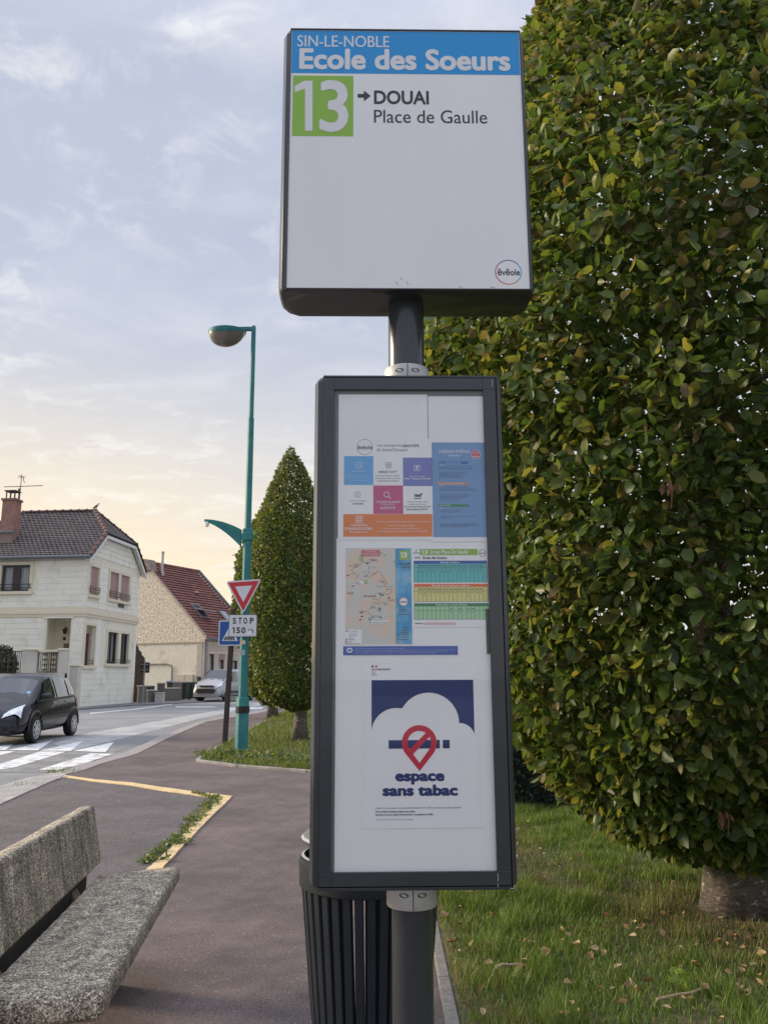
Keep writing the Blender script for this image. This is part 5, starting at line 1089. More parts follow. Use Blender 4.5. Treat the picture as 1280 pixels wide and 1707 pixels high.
# ------------------------------------------------------------------ street lamp and its signs
lb = (-2.6524, 15.725, 0.03); LY = lb[1]
lamp = thing('street_lamp', 'tall teal lamp post with a bowl lantern and a lower curved arm', 'street lamp', (lb[0], lb[1], .02))
top = Vector((-2.643, 15.725, 8.4148)) - Vector(lb); H0 = Vector((-2.6821, 15.725, 1.0334)).z - .02; Hc = Vector((-2.6697, 15.725, 4.1593)).z - .02; Hs = Vector((-2.6515, 15.725, 6.4821)).z - .02; HT = top.z
lx = lambda z: top.x * z / HT
m = MB(); m.loft([[(lx(z) + r_ * math.cos(2 * math.pi * (j + .5) / 8), r_ * math.sin(2 * math.pi * (j + .5) / 8), z) for j in range(8)] for r_, z in ((.125, -.1), (.122, H0 - .02), (.115, H0), (.088, H0 + .01), (.082, Hc - .2), (.080, Hc), (.066, Hc + .01), (.062, Hs), (.050, Hs + .01), (.046, HT - .05), (.045, HT + .03), (.02, HT + .06))]); m.build('post', M_TEAL, lamp, smooth=True)
m = MB(); m.lathe([(.132, 0), (.134, .02), (.134, .10), (.132, .12)], 16, (lx(1.1), 0, (-2.6763, 15.725, 0.8372)[2] - .02 - .08)); m.build('band', M_DARK, lamp)
m = MB(); m.lathe([(.10, -.16), (.112, -.15), (.112, -.02), (.10, 0), (.10, .06), (.085, .08)], 12, (lx(Hc), 0, Hc)); 
for s_ in (-1, 1): m.box(lx(Hc) + s_ * .10 - .02, lx(Hc) + s_ * .10 + .02, -.03, .03, Hc - .12, Hc - .04)
m.build('collar', M_TEAL, lamp)
lc = Vector((-3.18, 15.725, 8.3389)) - Vector(lb)
m = MB(); m.box(top.x - .56, top.x, -.035, .035, lc.z + .02, lc.z + .10); m.build('upper_arm', M_TEAL, lamp, bevel=.01)
m = MB(); n = 28; prof = [(1.0, 0), (.985, .12), (.93, .32), (.83, .54), (.66, .76), (.44, .91), (.2, .985), (.01, 1.0)]
m.loft([[(lc.x + .375 * a * math.cos(2 * math.pi * j / n) - .05 * b, .30 * a * math.sin(2 * math.pi * j / n), lc.z - .31 * b) for j in range(n)] for a, b in prof], cap=False); lan = m.build('lantern_bowl', mat('smoked_lantern', (.17, .145, .125), .3, spec=.6, coat=.5), lamp, smooth='all')
def bowl_r(b): return float(np.interp(b, [q[1] for q in prof], [q[0] for q in prof]))
hood = []
for i in range(7):
    row = []
    for j in range(n):
        w = 2 * math.pi * j / n; b = .34 * abs(math.sin(w)) ** 1.2 * i / 6; a = bowl_r(b) * 1.03; row.append((lc.x + .375 * a * math.cos(w) - .05 * b, .30 * a * math.sin(w), lc.z - .31 * b))
    hood.append(row)
m = MB(); m.loft(hood, cap=False); m.loft([[(lc.x + .386 * a * math.cos(2 * math.pi * j / n), .31 * a * math.sin(2 * math.pi * j / n), lc.z + z) for j in range(n)] for a, z in ((1.0, -.004), (1.0, .010), (.9, .022), (.02, .03))], cap=False); m.build('lantern_lid', M_TEAL, lamp, smooth='all')
a0 = Vector((-2.706, 15.725, 4.2068)) - Vector(lb); a1 = Vector((-3.4958, 15.725, 4.4361)) - Vector(lb); g_ = []
for i in range(13):
    t = i / 12; x = a0.x - .06 + (a1.x - a0.x + .06) * t; zt = a0.z + .02 + (a1.z - a0.z - .02) * (1 - (1 - t) ** 1.9); th = .30 * (1 - t) ** 1.25 + .045
    g_.append([(x, -.028, zt), (x, .028, zt), (x, .028, zt - th), (x, -.028, zt - th)])
MB().loft(g_).build('lower_arm', M_TEAL, lamp, bevel=.006, fix=True)
m = MB(); m.lathe([(.02, .06), (.045, .02), (.035, -.05), (.01, -.06)], 10, (a1.x + .05, 0, a1.z - .09)); m.build('arm_lamp', mat('opal_lamp', (.8, .8, .76), .3), lamp)
zz = (-2.675, 15.64, 2.0486)[2] - .02; m = MB(); m.box(lx(zz) - .065, lx(zz) + .03, -.092, -.08, zz - .035, zz + .035); m.build('sticker', mat('cream_sticker', (.72, .58, .38), .6), lamp)
zz = (-2.6695, 15.64, 1.8593)[2] - .02; m = MB(); m.box(lx(zz) - .065, lx(zz) + .03, -.093, -.08, zz - .05, zz + .05); m.build('sticker', mat('torn_grey_sticker', (.36, .42, .40), .7), lamp)
M_SRED = mat('sign_red', (.55, .022, .032), .35); M_SWHITE = mat('sign_white', (.66, .67, .72), .35, var=.03, scale=6); M_SBLUE = mat('sign_blue', (.005, .075, .32), .35); M_SBLACK = mat('sign_black', (.015, .015, .018), .5); M_SGREY = mat('sign_grey_edge', (.42, .42, .42), .5)
# give way triangle: tilted a little, point down
gy = LY - .16; A3, B3, C3 = [Vector((-3.0218, 15.6, 3.2002)), Vector((-2.3375, 15.6, 3.2428)), Vector((-2.6722, 15.6, 2.5734))]
def rounded(pts, r, n=4):
    out = []; k = len(pts)
    for i in range(k):
        p, a, b = pts[i], pts[i - 1], pts[(i + 1) % k]; u = (a - p).normalized(); v = (b - p).normalized(); ang = u.angle(v); dl = r / math.tan(ang / 2)
        for j in range(n + 1): t = j / n; out.append(p + u * dl * (1 - t) ** 2 + v * dl * t ** 2)
    return out
cen = (A3 + B3 + C3) / 3
gw = thing('give_way_sign', 'red and white give way triangle pointing down on the lamp post', 'road sign', cen)
T = [p - cen for p in (A3, C3, B3)]
m = MB(); m.prism([q + Vector((0, .02, 0)) for q in rounded(T, .045)], (0, .03, 0)); m.build('backing', M_SGREY, gw, fix=True)
m = MB(); m.poly([q + Vector((0, .017, 0)) for q in rounded([p * .985 for p in T], .04)]); m.build('white_border', M_SWHITE, gw)
m = MB(); m.poly([q + Vector((0, .014, 0)) for q in rounded([p * .86 for p in T], .008)]); m.build('red_triangle', M_SRED, gw)
m = MB(); m.poly([q + Vector((0, .011, 0)) for q in rounded([p * .475 for p in T], .006)]); m.build('white_triangle', M_SWHITE, gw)
for z in (.12, -.05): box('bracket', M_SGREY, gw, -.02, .10, .05, .12, z, z + .05)
p0, p1 = Vector((-2.936, 15.6, 2.1484)), Vector((-2.4001, 15.6, 2.5665)); cen = (p0 + p1) / 2
pq = thing('distance_plaque', 'white rectangular plaque reading STOP 150 m below the triangle', 'sign plaque', cen)
hw, hh = (p1.x - p0.x) / 2, (p1.z - p0.z) / 2; Rr = [Vector((-hw, 0, -hh)), Vector((hw, 0, -hh)), Vector((hw, 0, hh)), Vector((-hw, 0, hh))]
m = MB(); m.prism([q for q in rounded(Rr, .03)], (0, .025, 0)); m.build('plate_edge', mat('plaque_grey_edge', (.10, .095, .10), .5), pq, fix=True)
m = MB(); m.poly([q + Vector((0, -.003, 0)) for q in rounded([p * .955 for p in Rr], .025)]); m.build('plate_face', M_SWHITE, pq)
m = MB()
for ch_, x0, x1 in (('S', 387.5, 393), ('T', 397, 403), ('O', 405.5, 412), ('P', 416.5, 423)):
    put_text(m, ch_, (p0.x - cen.x + (x0 - 380.5) / 48.5 * 2 * hw, hh * .16, p0.x - cen.x + (x1 - 380.5) / 48.5 * 2 * hw, hh * .72), -.006, .025)
m.build('lettering', M_SBLACK, pq); m = MB()
numeral_one(m, (p0.x - cen.x + (386.3 - 380.5) / 48.5 * 2 * hw, -hh * .68, p0.x - cen.x + (391 - 380.5) / 48.5 * 2 * hw, -hh * .14), -.006, .45)
for ch_, x0, x1 in (('5', 394, 400.5), ('0', 402.5, 409.5)):
    put_text(m, ch_, (p0.x - cen.x + (x0 - 380.5) / 48.5 * 2 * hw, -hh * .68, p0.x - cen.x + (x1 - 380.5) / 48.5 * 2 * hw, -hh * .14), -.006, .025)
m.build('lettering', M_SBLACK, pq); m = MB()
put_text(m, 'm', (p0.x - cen.x + 33.5 / 48.5 * 2 * hw, -hh * .62, p0.x - cen.x + 42 / 48.5 * 2 * hw, -hh * .32), -.006, .01)
m.build('lettering', M_SBLACK, pq); m = MB(); m.poly([(p0.x - cen.x + 31 / 48.5 * 2 * hw, -.008, -hh * .86), (p0.x - cen.x + 40.5 / 48.5 * 2 * hw, -.008, -hh * .86), (p0.x - cen.x + 40 / 48.5 * 2 * hw, -.008, -hh * .46), (p0.x - cen.x + 36 / 48.5 * 2 * hw, -.008, -hh * .40), (p0.x - cen.x + 33 / 48.5 * 2 * hw, -.008, -hh * .52)]); m.build('worn_patch', mat('worn_sign_patch', (.78, .78, .82), .4), pq)
box('bracket', M_SGREY, pq, -.02, .10, .026, .11, -.02, .03)
# pedestrian crossing sign on its own leaning brown post
bb = Vector((-3.3576, 17.8261, 0.03)); bt = Vector((-3.2844, 17.83, 2.2423))
cs = thing('crossing_sign', 'blue pedestrian crossing sign on a leaning dark brown post', 'road sign', bb)
tt = bt - bb; m = MB(); m.loft([[(q.x + sx, q.y + sy, q.z) for sx, sy in ((-.055, -.03), (.055, -.03), (.055, .03), (-.055, .03))] for q in (tt * -.05, tt * 1.0, tt * 1.28)]); m.build('post', mat('brown_post', (.045, .030, .026), .6, var=.15, scale=6), cs, bevel=.01, fix=True)
c0, c1 = Vector((-3.552, 17.75, 2.0625)) - bb, Vector((-3.0497, 17.75, 2.607)) - bb
c = (c0 + c1) / 2; hx, hz = (c1.x - c0.x) / 2, (c1.z - c0.z) / 2; sq = [Vector((-hx, 0, -hz)), Vector((hx, 0, -hz)), Vector((hx, 0, hz)), Vector((-hx, 0, hz))]
m = MB(); m.prism([q + c for q in rounded(sq, .05)], (0, .03, 0)); m.build('panel_edge', M_SGREY, cs, fix=True)
m = MB(); m.poly([q + c + Vector((0, -.003, 0)) for q in rounded([p * .985 for p in sq], .05)]); m.build('panel_border', M_SWHITE, cs)
m = MB(); m.poly([q + c + Vector((0, -.006, 0)) for q in rounded([p * .90 for p in sq], .035)]); m.build('panel', M_SBLUE, cs)
m = MB(); m.poly([c + Vector((-hx * .68, -.009, -hz * .62)), c + Vector((hx * .68, -.009, -hz * .62)), c + Vector((0, -.009, hz * .66))]); m.build('triangle', M_SWHITE, cs)
m = MB()
for k in range(5): x = -hx * .46 + hx * .20 * k; w_ = hx * .062; s_ = (k - 2.3) * -.05 * hx; m.poly([c + Vector((x - w_, -.012, -hz * .56)), c + Vector((x + w_, -.012, -hz * .56)), c + Vector((x + w_ + s_, -.012, -hz * .28)), c + Vector((x - w_ + s_, -.012, -hz * .28))])
pc = (c.x + .02, c.z + hz * .22); disc(m, pc, hx * .075, c.y - .013, 12)
for pts in (((0, -.05), (0.0, -.19)), ((0, -.19), (-.06, -.33)), ((0, -.19), (.065, -.33)), ((0, -.08), (-.08, -.16)), ((0, -.08), (.075, -.17))): stroke(m, [(pc[0] + x * hx * 1.7, pc[1] + y * hx * 1.7) for x, y in pts], .028, c.y - .013)
m.build('pictogram', M_SBLACK, cs)

# ------------------------------------------------------------------ bench
M_AGG = bpy.data.materials.new('exposed_aggregate'); M_AGG.use_nodes = True
def agg():
    nt = M_AGG.node_tree; N = nt.nodes; L = nt.links; p = N['Principled BSDF']; tc = N.new('ShaderNodeTexCoord'); p.inputs['Roughness'].default_value = .9; p.inputs['Specular IOR Level'].default_value = .25
    v = N.new('ShaderNodeTexVoronoi'); v.inputs['Scale'].default_value = 215; L.new(tc.outputs['Object'], v.inputs['Vector'])
    v2 = N.new('ShaderNodeTexVoronoi'); v2.inputs['Scale'].default_value = 215; L.new(tc.outputs['Object'], v2.inputs['Vector'])
    sep = N.new('ShaderNodeSeparateColor'); L.new(v.outputs['Color'], sep.inputs[0])
    cr = N.new('ShaderNodeValToRGB'); e = cr.color_ramp.elements; e[0].position = 0; e[0].color = (.085, .075, .06, 1); e[1].position = 1; e[1].color = (.90, .80, .65, 1)
    for ps, c in ((.30, (.205, .173, .130, 1)), (.56, (.37, .318, .245, 1)), (.83, (.60, .525, .415, 1))): k = e.new(ps); k.color = c
    L.new(sep.outputs[0], cr.inputs[0])
    n = N.new('ShaderNodeTexNoise'); n.inputs['Scale'].default_value = 5; n.inputs['Detail'].default_value = 6; n.inputs['Roughness'].default_value = .65; mp = N.new('ShaderNodeMapping'); mp.inputs['Scale'].default_value = (3.2, 3.2, .45); L.new(tc.outputs['Object'], mp.inputs[0]); L.new(mp.outputs[0], n.inputs['Vector'])
    mr = N.new('ShaderNodeMapRange'); mr.inputs[1].default_value = .32; mr.inputs[2].default_value = .68; mr.inputs[3].default_value = .40; mr.inputs[4].default_value = 1.28; L.new(n.outputs['Fac'], mr.inputs[0])
    sc = N.new('ShaderNodeVectorMath'); sc.operation = 'SCALE'; L.new(cr.outputs[0], sc.inputs[0]); L.new(mr.outputs[0], sc.inputs['Scale']); L.new(sc.outputs[0], p.inputs['Base Color'])
    b = N.new('ShaderNodeBump'); b.inputs['Strength'].default_value = .6; b.inputs['Distance'].default_value = .002; iv = N.new('ShaderNodeMath'); iv.operation = 'SUBTRACT'; iv.inputs[0].default_value = 1; L.new(v2.outputs['Distance'], iv.inputs[1]); L.new(iv.outputs[0], b.inputs['Height']); L.new(b.outputs[0], p.inputs['Normal'])
agg()
def soft_slab(name, pts_top, thick, parent, m, r=.03, sag=0.0, rough=.004):
    """slab with rounded irregular arrises; pts_top are four corners of the top face"""
    a = [Vector(p) for p in pts_top]; n = (a[1] - a[0]).cross(a[3] - a[0]).normalized()
    if n.z < 0 and abs(n.z) > .2: n = -n
    bm = bmesh.new(); NX, NY = 6, 22
    def grid(dz): return [[bm.verts.new(a[0].lerp(a[1], i / NX).lerp(a[3].lerp(a[2], i / NX), j / NY) + n * dz) for i in range(NX + 1)] for j in range(NY + 1)]
    gt, gb = grid(0), grid(-thick)
    for j in range(NY):
        for i in range(NX): bm.faces.new((gt[j][i], gt[j][i + 1], gt[j + 1][i + 1], gt[j + 1][i])); bm.faces.new((gb[j][i], gb[j + 1][i], gb[j + 1][i + 1], gb[j][i + 1]))
    for j in range(NY): bm.faces.new((gt[j][0], gt[j + 1][0], gb[j + 1][0], gb[j][0])); bm.faces.new((gt[j][NX], gb[j][NX], gb[j + 1][NX], gt[j + 1][NX]))
    for i in range(NX): bm.faces.new((gt[0][i], gb[0][i], gb[0][i + 1], gt[0][i + 1])); bm.faces.new((gt[NY][i], gt[NY][i + 1], gb[NY][i + 1], gb[NY][i]))
    bmesh.ops.recalc_face_normals(bm, faces=bm.faces); me = bpy.data.meshes.new(name); bm.to_mesh(me); bm.free()
    o = link(name, me, m, parent, smooth='all'); b = o.modifiers.new('bevel', 'BEVEL'); b.width = r; b.segments = 4; b.limit_method = 'ANGLE'; b.angle_limit = R(50)
    s_ = o.modifiers.new('sub', 'SUBSURF'); s_.subdivision_type = 'SIMPLE'; s_.levels = s_.render_levels = 1
    tx = bpy.data.textures.new('pitting', 'CLOUDS'); tx.noise_scale = .035; d = o.modifiers.new('pitting', 'DISPLACE'); d.texture = tx; d.strength = rough * 2; d.mid_level = .5
    return o
BP = Vector((-.872, 2.773, 0)); BA_ = math.atan2(.108, .994)
bench = thing('park_bench', 'weathered grey exposed-aggregate concrete bench with a leaning backrest', 'bench', BP, BA_)
soft_slab('seat', [(-.385, -.02, .445), (0, 0, .45), (0, 1.77, .45), (-.385, 1.62, .445)], .088, bench, M_AGG, .028)
soft_slab('backrest', [(-.398, -.10, .474), (-.398, 1.78, .470), (-.450, 1.77, .757), (-.450, -.10, .78)], .085, bench, M_AGG, .030)
for y in (.30, 1.36):
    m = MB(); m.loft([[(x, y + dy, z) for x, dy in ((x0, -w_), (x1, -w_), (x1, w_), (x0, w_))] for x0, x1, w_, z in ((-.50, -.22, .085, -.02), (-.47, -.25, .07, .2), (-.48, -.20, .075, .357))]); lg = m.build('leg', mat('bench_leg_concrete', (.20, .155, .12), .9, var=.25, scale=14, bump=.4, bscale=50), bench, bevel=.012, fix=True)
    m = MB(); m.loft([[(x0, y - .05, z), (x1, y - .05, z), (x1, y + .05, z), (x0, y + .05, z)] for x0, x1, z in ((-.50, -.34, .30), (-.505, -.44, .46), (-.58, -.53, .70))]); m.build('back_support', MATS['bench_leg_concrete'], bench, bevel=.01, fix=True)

box('added_shade_rail', mat('gap_shade_dark', (.05, .045, .04), .95, var=.3, scale=20), bench, -.50, -.425, .1, 1.60, .36, .455, bevel=.012)  # added rail blocks low sun; its near-black colour paints the gap's shade

# ------------------------------------------------------------------ litter bin
bc = (-0.0485, 2.75, 0.851)
bn = thing('litter_bin', 'dark blue slatted litter bin behind the bus stop post', 'litter bin', (bc[0], bc[1], 0))
M_BSL = mat('bin_dark_blue', (.012, .018, .027), .45, var=.15, scale=12); M_BRIM = mat('bin_rim_grey', (.022, .026, .03), .8, spec=.2, var=.1, scale=12)
RT = bc[0] - (-0.2696, 2.75, 0.852)[0] ; ZT = .852; RBm = RT * .60
ns = 36
sl_ = MB(); 
v0 = []
for z, rr_ in ((.07, RBm), (.42, RBm + (RT - RBm) * .5), (ZT - .075, RT - .012)): v0.append([(rr_ + dx, dy, z) for dx, dy in ((0, -.0135), (.006, -.0105), (.006, .0105), (0, .0135))])
sl_.loft(v0); sme = bpy.data.meshes.new('slat'); sme.from_pydata(sl_.v, [], sl_.f); sme.update(); sme.materials.append(M_BSL)
for i in range(ns): o = bpy.data.objects.new('slat', sme); COL.objects.link(o); o.parent = bn; o.rotation_euler = (0, 0, 2 * math.pi * (i + .2) / ns)
m = MB(); m.lathe([(RT - .012, ZT - .085), (RT, ZT - .08), (RT + .002, ZT - .012), (RT - .004, ZT), (RT - .018, ZT + .002), (RT - .022, ZT - .01), (RT - .022, ZT - .08), (RT - .012, ZT - .085)], 56, cap=False); m.build('rim', M_BRIM, bn, smooth=True)
m = MB(); m.lathe([(RT - .014, ZT - .002), (RT - .006, ZT + .004), (RT - .014, ZT + .007)], 56, cap=False); m.build('rim_edge', mat('pale_edge_grey', (.42, .43, .43), .5, metal=.2), bn)  # thin paler ring along the rim's upper edge, reused on the lid
m = MB(); m.lathe([(RBm + .012, .03), (RBm + .012, .09), (RBm - .01, .09), (RBm - .01, .03), (RBm + .012, .03)], 48, cap=False); m.build('foot_ring', M_BSL, bn)
m = MB(); m.lathe([(RBm - .02, .05), (RBm - .02, .06)], 36); m.build('base_plate', M_BSL, bn)
m = MB(); m.lathe([(.05, -.02), (.05, .06)], 16); m.build('foot', M_BSL, bn)
m = MB(); zl = ZT + .052; m.lathe([(RT - .016, zl - .012), (RT - .008, zl), (RT - .012, zl + .014), (RT - .05, zl + .034), (RT - .12, zl + .052), (.02, zl + .06)], 48); m.build('lid', mat('bin_lid_grey', (.11, .125, .12), .4, var=.1, scale=9), bn, smooth=True)
m = MB(); m.lathe([(RT - .012, zl - .002), (RT - .004, zl + .004), (RT - .012, zl + .010)], 48, cap=False); m.build('lid_edge', MATS['pale_edge_grey'], bn)
for i in range(3): a = R(30 + 120 * i); MB().path([((RT - .03) * math.cos(a), (RT - .03) * math.sin(a), ZT - .05), ((RT - .03) * math.cos(a), (RT - .03) * math.sin(a), zl)], .008, 6).build('lid_strut', M_BRIM, bn)

# ------------------------------------------------------------------ bus stop
BS_M = Matrix.Translation((.063, 2.06, 0)) @ Matrix.Rotation(0.0191986, 4, 'Z')
bs = thing('bus_stop', 'anthracite bus stop post with a large header sign and a glazed notice case', 'bus stop', mtx=BS_M)
PC = .04
FX0, FZ0, FX1, FZ1 = (-0.3163, 2.3988, 0.3218, 3.1788)
m = MB(); m.lathe([(.0485, -.1), (.0485, .10), (.0485, 1.0), (.0485, FZ0 + .02)], 48, (0, PC, 0)); m.build('pole', M_ANTH, bs, smooth=True)
m = MB(); m.lathe([(.11, -.02), (.11, .006), (.10, .012), (.05, .012)], 32, (0, PC, 0)); m.build('base_flange', M_ANTH, bs, bevel=.003)
def shell(x0, x1, b, yf, yb):
    f = lambda b: [(.002, yf), (-b * .55, yf + .006), (-b * .9, yf + .022), (-b, yf + .055), (-b * .95, yb - .045), (-b * .55, yb - .018), (.012, yb)]
    return [(x0 + x, y) for x, y in f(b[0])] + [(x1 - x, y) for x, y in reversed(f(b[1]))]
def case_shell(name, x0, x1, b, yf, yb, z0, z1, parent, rc=.02):
    pl = shell(x0, x1, b, yf, yb); cx, cy = (x0 + x1) / 2, (yf + yb) / 2; rings = []
    for z, k in ((z0, rc), (z0 + rc * .25, rc * .45), (z0 + rc, 0), (z1 - rc, 0), (z1 - rc * .25, rc * .45), (z1, rc)): rings.append([(cx + (x - cx) * (1 - k / (x1 - x0) * 1.6), y, z) for x, y in pl])
    mb = MB(); mb.loft(rings); return mb.build(name, M_ANTH, parent, smooth=True)
hd = case_shell('header_box', FX0, FX1, (.026, .018), -.060, .10, FZ0 - .004, FZ1 + .006, bs, .012)
m = MB()
for q in ((FX0 - .003, FX1 + .003, FZ1, FZ1 + .005), (FX0 - .003, FX1 + .003, FZ0 - .004, FZ0), (FX0 - .004, FX0, FZ0, FZ1), (FX1, FX1 + .004, FZ0, FZ1)): m.box(q[0], q[1], -.0665, -.058, q[2], q[3])
m.build('face_bead', M_ANTH, hd, bevel=.0015)
box('face_panel', M_WHITE, hd, FX0, FX1, -.0635, -.0605, FZ0, FZ1)
P_BLUE = mat('header_blue', (.004, .29, .70), .4, var=.03, scale=4); P_GREEN = mat('route_green', (.27, .50, .06), .4, var=.03, scale=4); P_WH = mat('print_white', (.74, .75, .78), .45); P_DK = mat('print_charcoal', (.035, .036, .045), .5)
yp, yq = -.0639, -.0643
def part_text(parent, m_, items, y, bold=0.0, name='lettering', res=4):
    mb = MB()
    for it in items: put_text(mb, it[0], it[1], y, it[2] if len(it) > 2 else bold, res)
    return mb.build(name, m_, parent)
m = MB(); bx_ = (-0.3225, 3.0394, 0.3218, 3.1788); m2 = (-0.3241, 3.0394, 0.3218, 3.1788); rect(m, (FX0, bx_[1] + 0.0, FX1, FZ1), yp) if False else None
zb_ = (-0.125, 3.0414)[1]; m = MB(); rect(m, (FX0 + .0015, zb_, FX1 - .0015, FZ1 - .0015), yp); m.build('title_band', P_BLUE, hd)
m = MB(); rect(m, (-0.31, 2.8456, -0.1433, 3.0333), yp); m.build('route_badge', P_GREEN, hd)
part_text(hd, P_WH, [('SIN-LE-NOBLE', (-0.3, 3.125, -0.043, 3.1625), .010)], yq); part_text(hd, P_WH, [('Ecole des Soeurs', (-0.2937, 3.053, 0.2942, 3.121), .036)], yq)
part_text(hd, P_WH, [('3', (-0.236, 2.8578, -0.1565, 3.0199), .02)], yq, name='route_number')
m = MB(); q = [(-0.3052, 2.9995), (-0.2791, 3.0167), (-0.2559, 3.017), (-0.254, 2.8613), (-0.2744, 2.8611), (-0.2762, 2.9923), (-0.3033, 2.9807)]; m.poly([(x, yq, z) for x, z in q[::-1]]); m.build('route_number', P_WH, hd)
part_text(hd, P_DK, [('DOUAI', (-0.0865, 2.9457, 0.0649, 2.9891), .028)], yp); part_text(hd, P_DK, [('Place de Gaulle', (-0.0866, 2.8877, 0.2242, 2.9289), .006)], yp)
m = MB(); q = (-0.1315, 2.9543, -0.0952, 2.9884); h_ = (q[3] - q[1]); zc2 = (q[1] + q[3]) / 2; m.poly([(q[0], yp, zc2 - h_ * .17), (q[0] + (q[2] - q[0]) * .5, yp, zc2 - h_ * .17), (q[0] + (q[2] - q[0]) * .5, yp, zc2 + h_ * .17), (q[0], yp, zc2 + h_ * .17)]); m.poly([(q[0] + (q[2] - q[0]) * .47, yp, q[1]), (q[2], yp, zc2), (q[0] + (q[2] - q[0]) * .47, yp, q[3])]); m.build('arrow', P_DK, hd)
# operator ring: colours run round the circle
lc_ = (0.2669, 2.4462); lr = ((0.3022, 2.4469)[0] - (0.2315, 2.4465)[0]) / 2
cols = [(0, (.02, .36, .68)), (45, (.10, .16, .52)), (95, (.30, .06, .36)), (140, (.52, .03, .22)), (190, (.62, .04, .16)), (235, (.68, .14, .08)), (270, (.70, .26, .05)), (315, (.06, .40, .62))]
def logo_ring(parent, c, r_, w_, y, nm='logo_ring'):
    for i, (a, cc) in enumerate(cols):
        b = cols[(i + 1) % len(cols)][0] + (360 if i == len(cols) - 1 else 0); m = MB(); ring(m, c, r_ - w_, r_, y, 10, a, b); m.build(nm, mat('logo_colour_%d' % i, cc, .5), parent)
logo_ring(hd, lc_, lr, .0024, yp)
part_text(hd, P_DK, [('ēvēole', (0.238, 2.4371, 0.2974, 2.4561), .018)], yp)
m = MB()
for x, y in ((661, 470), (668, 464), (678, 472)):
    a = (-1.1335, 3.2648) if False else None
for a, b in (((-0.0299, 2.4179), (-0.0252, 2.4094)), ((-0.0188, 2.4299), (-0.0141, 2.4231)), ((-0.0031, 2.418), (0.0023, 2.4096)), ((0.1354, 2.4041), (0.1433, 2.4017)), ((0.2175, 2.4041), (0.2301, 2.4021))): stroke(m, [a, b], .0012, yp)
m.build('scuff', mat('scuff_mark', (.12, .12, .13), .8), hd)
# clamp collars
def collar(z0, z1, label=None):
    m = MB(); m.lathe([(.0495, z0), (.0585, z0 + .001), (.0605, z0 + .006), (.0605, z1 - .006), (.0585, z1 - .001), (.0495, z1)], 56, (0, PC, 0)); o = m.build('clamp_collar', M_ALU, bs, smooth=True)
    m = MB(); m.box(-.0009, .0009, PC - .0613, PC - .055, z0 + .003, z1 - .003); m.build('collar_joint', M_ANTHD, o)
    for s_ in (-1, 1):
        m = MB(); n = 16; a0 = s_ * .36; zc3 = (z0 + z1) / 2 + (z1 - z0) * .12
        pts = []
        for i in range(n):
            w = 2 * math.pi * i / n; aa = a0 + .20 * math.cos(w); zz3 = zc3 + .0055 * math.sin(w) ; pts.append((.0610 * math.sin(aa), PC - .0610 * math.cos(aa), zz3))
        m.poly(pts); m.build('bolt_recess', mat('recess_shadow_metal', (.10, .10, .10), .6), o)
CXa, CZa, CXb, CZb = (-0.2215, 0.923, 0.2329, 2.1585)
collar(CZb, CZb + .052); collar((-0.001, 0.8668)[1], CZa)
cs_ = case_shell('notice_case', CXa + .004, CXb - .004, (.025, .013), -.056, .105, CZa, CZb, bs, .016)
DX0, DZ0, DX1, DZ1 = (-0.2162, 0.9337, 0.2218, 2.1487)
OX0, OZ0, OX1, OZ1 = (-0.1887, 0.9646, 0.1894, 2.1179)
m = MB(); 
for q in ((CXa + .004, CXb - .004, DZ1 + .003, CZb - .001), (CXa + .004, CXb - .004, CZa + .001, DZ0 - .003), (CXa + .004, DX0 - .003, DZ0 - .003, DZ1 + .003), (DX1 + .003, CXb - .004, DZ0 - .003, DZ1 + .003)): m.box(q[0], q[1], -.0645, -.055, q[2], q[3])
m.build('case_rim', M_ANTH, cs_, bevel=.0015)
box('door_gap', M_ANTHD, cs_, DX0 - .003, DX1 + .003, -.0563, -.0558, DZ0 - .003, DZ1 + .003)
m = MB(); 
for q in ((DX0, DX1, OZ1, DZ1), (DX0, DX1, DZ0, OZ0), (DX0, OX0, OZ0, OZ1), (OX1, DX1, OZ0, OZ1)): m.box(q[0], q[1], -.0680, -.0610, q[2], q[3])
dr = m.build('case_door', M_ANTH, bs, bevel=.0012)
m = MB()
for x in (OX0, OX1): m.box(x - .0005, x + .0005, -.0685, -.0675, DZ0, OZ0); m.box(x - .0005, x + .0005, -.0685, -.0675, OZ1, DZ1)
m.build('mitre_joint', M_ANTHD, dr)
chips = [MB(), MB(), MB()]; m = chips[0]; q = (0.1892, 0.9307, 0.1929, 0.96); stroke(m, [(q[0] + .001, q[3]), (q[0] + .002, (q[1] + q[3]) / 2), (q[0], (q[1] + q[3]) / 2 - .003), (q[0] + .0015, q[1])], .0012, -.0684); q = (0.2178, 0.9266, 0.2275, 0.9304); m = chips[1]; stroke(m, [(q[0], q[1] + .001), (q[2], q[1] + .001), (q[2], q[3] + .004)], .0012, -.0684); stroke(chips[2], [(0.214, 2.1438), (0.2135, 2.1276)], .001, -.0684)
for m in chips: m.build('paint_chip', mat('bare_metal_chip', (.55, .55, .55), .5), dr)
box('glass_pane', M_GLASS, dr, OX0 - .002, OX1 + .002, -.0634, -.0614, OZ0 - .002, OZ1 + .002)
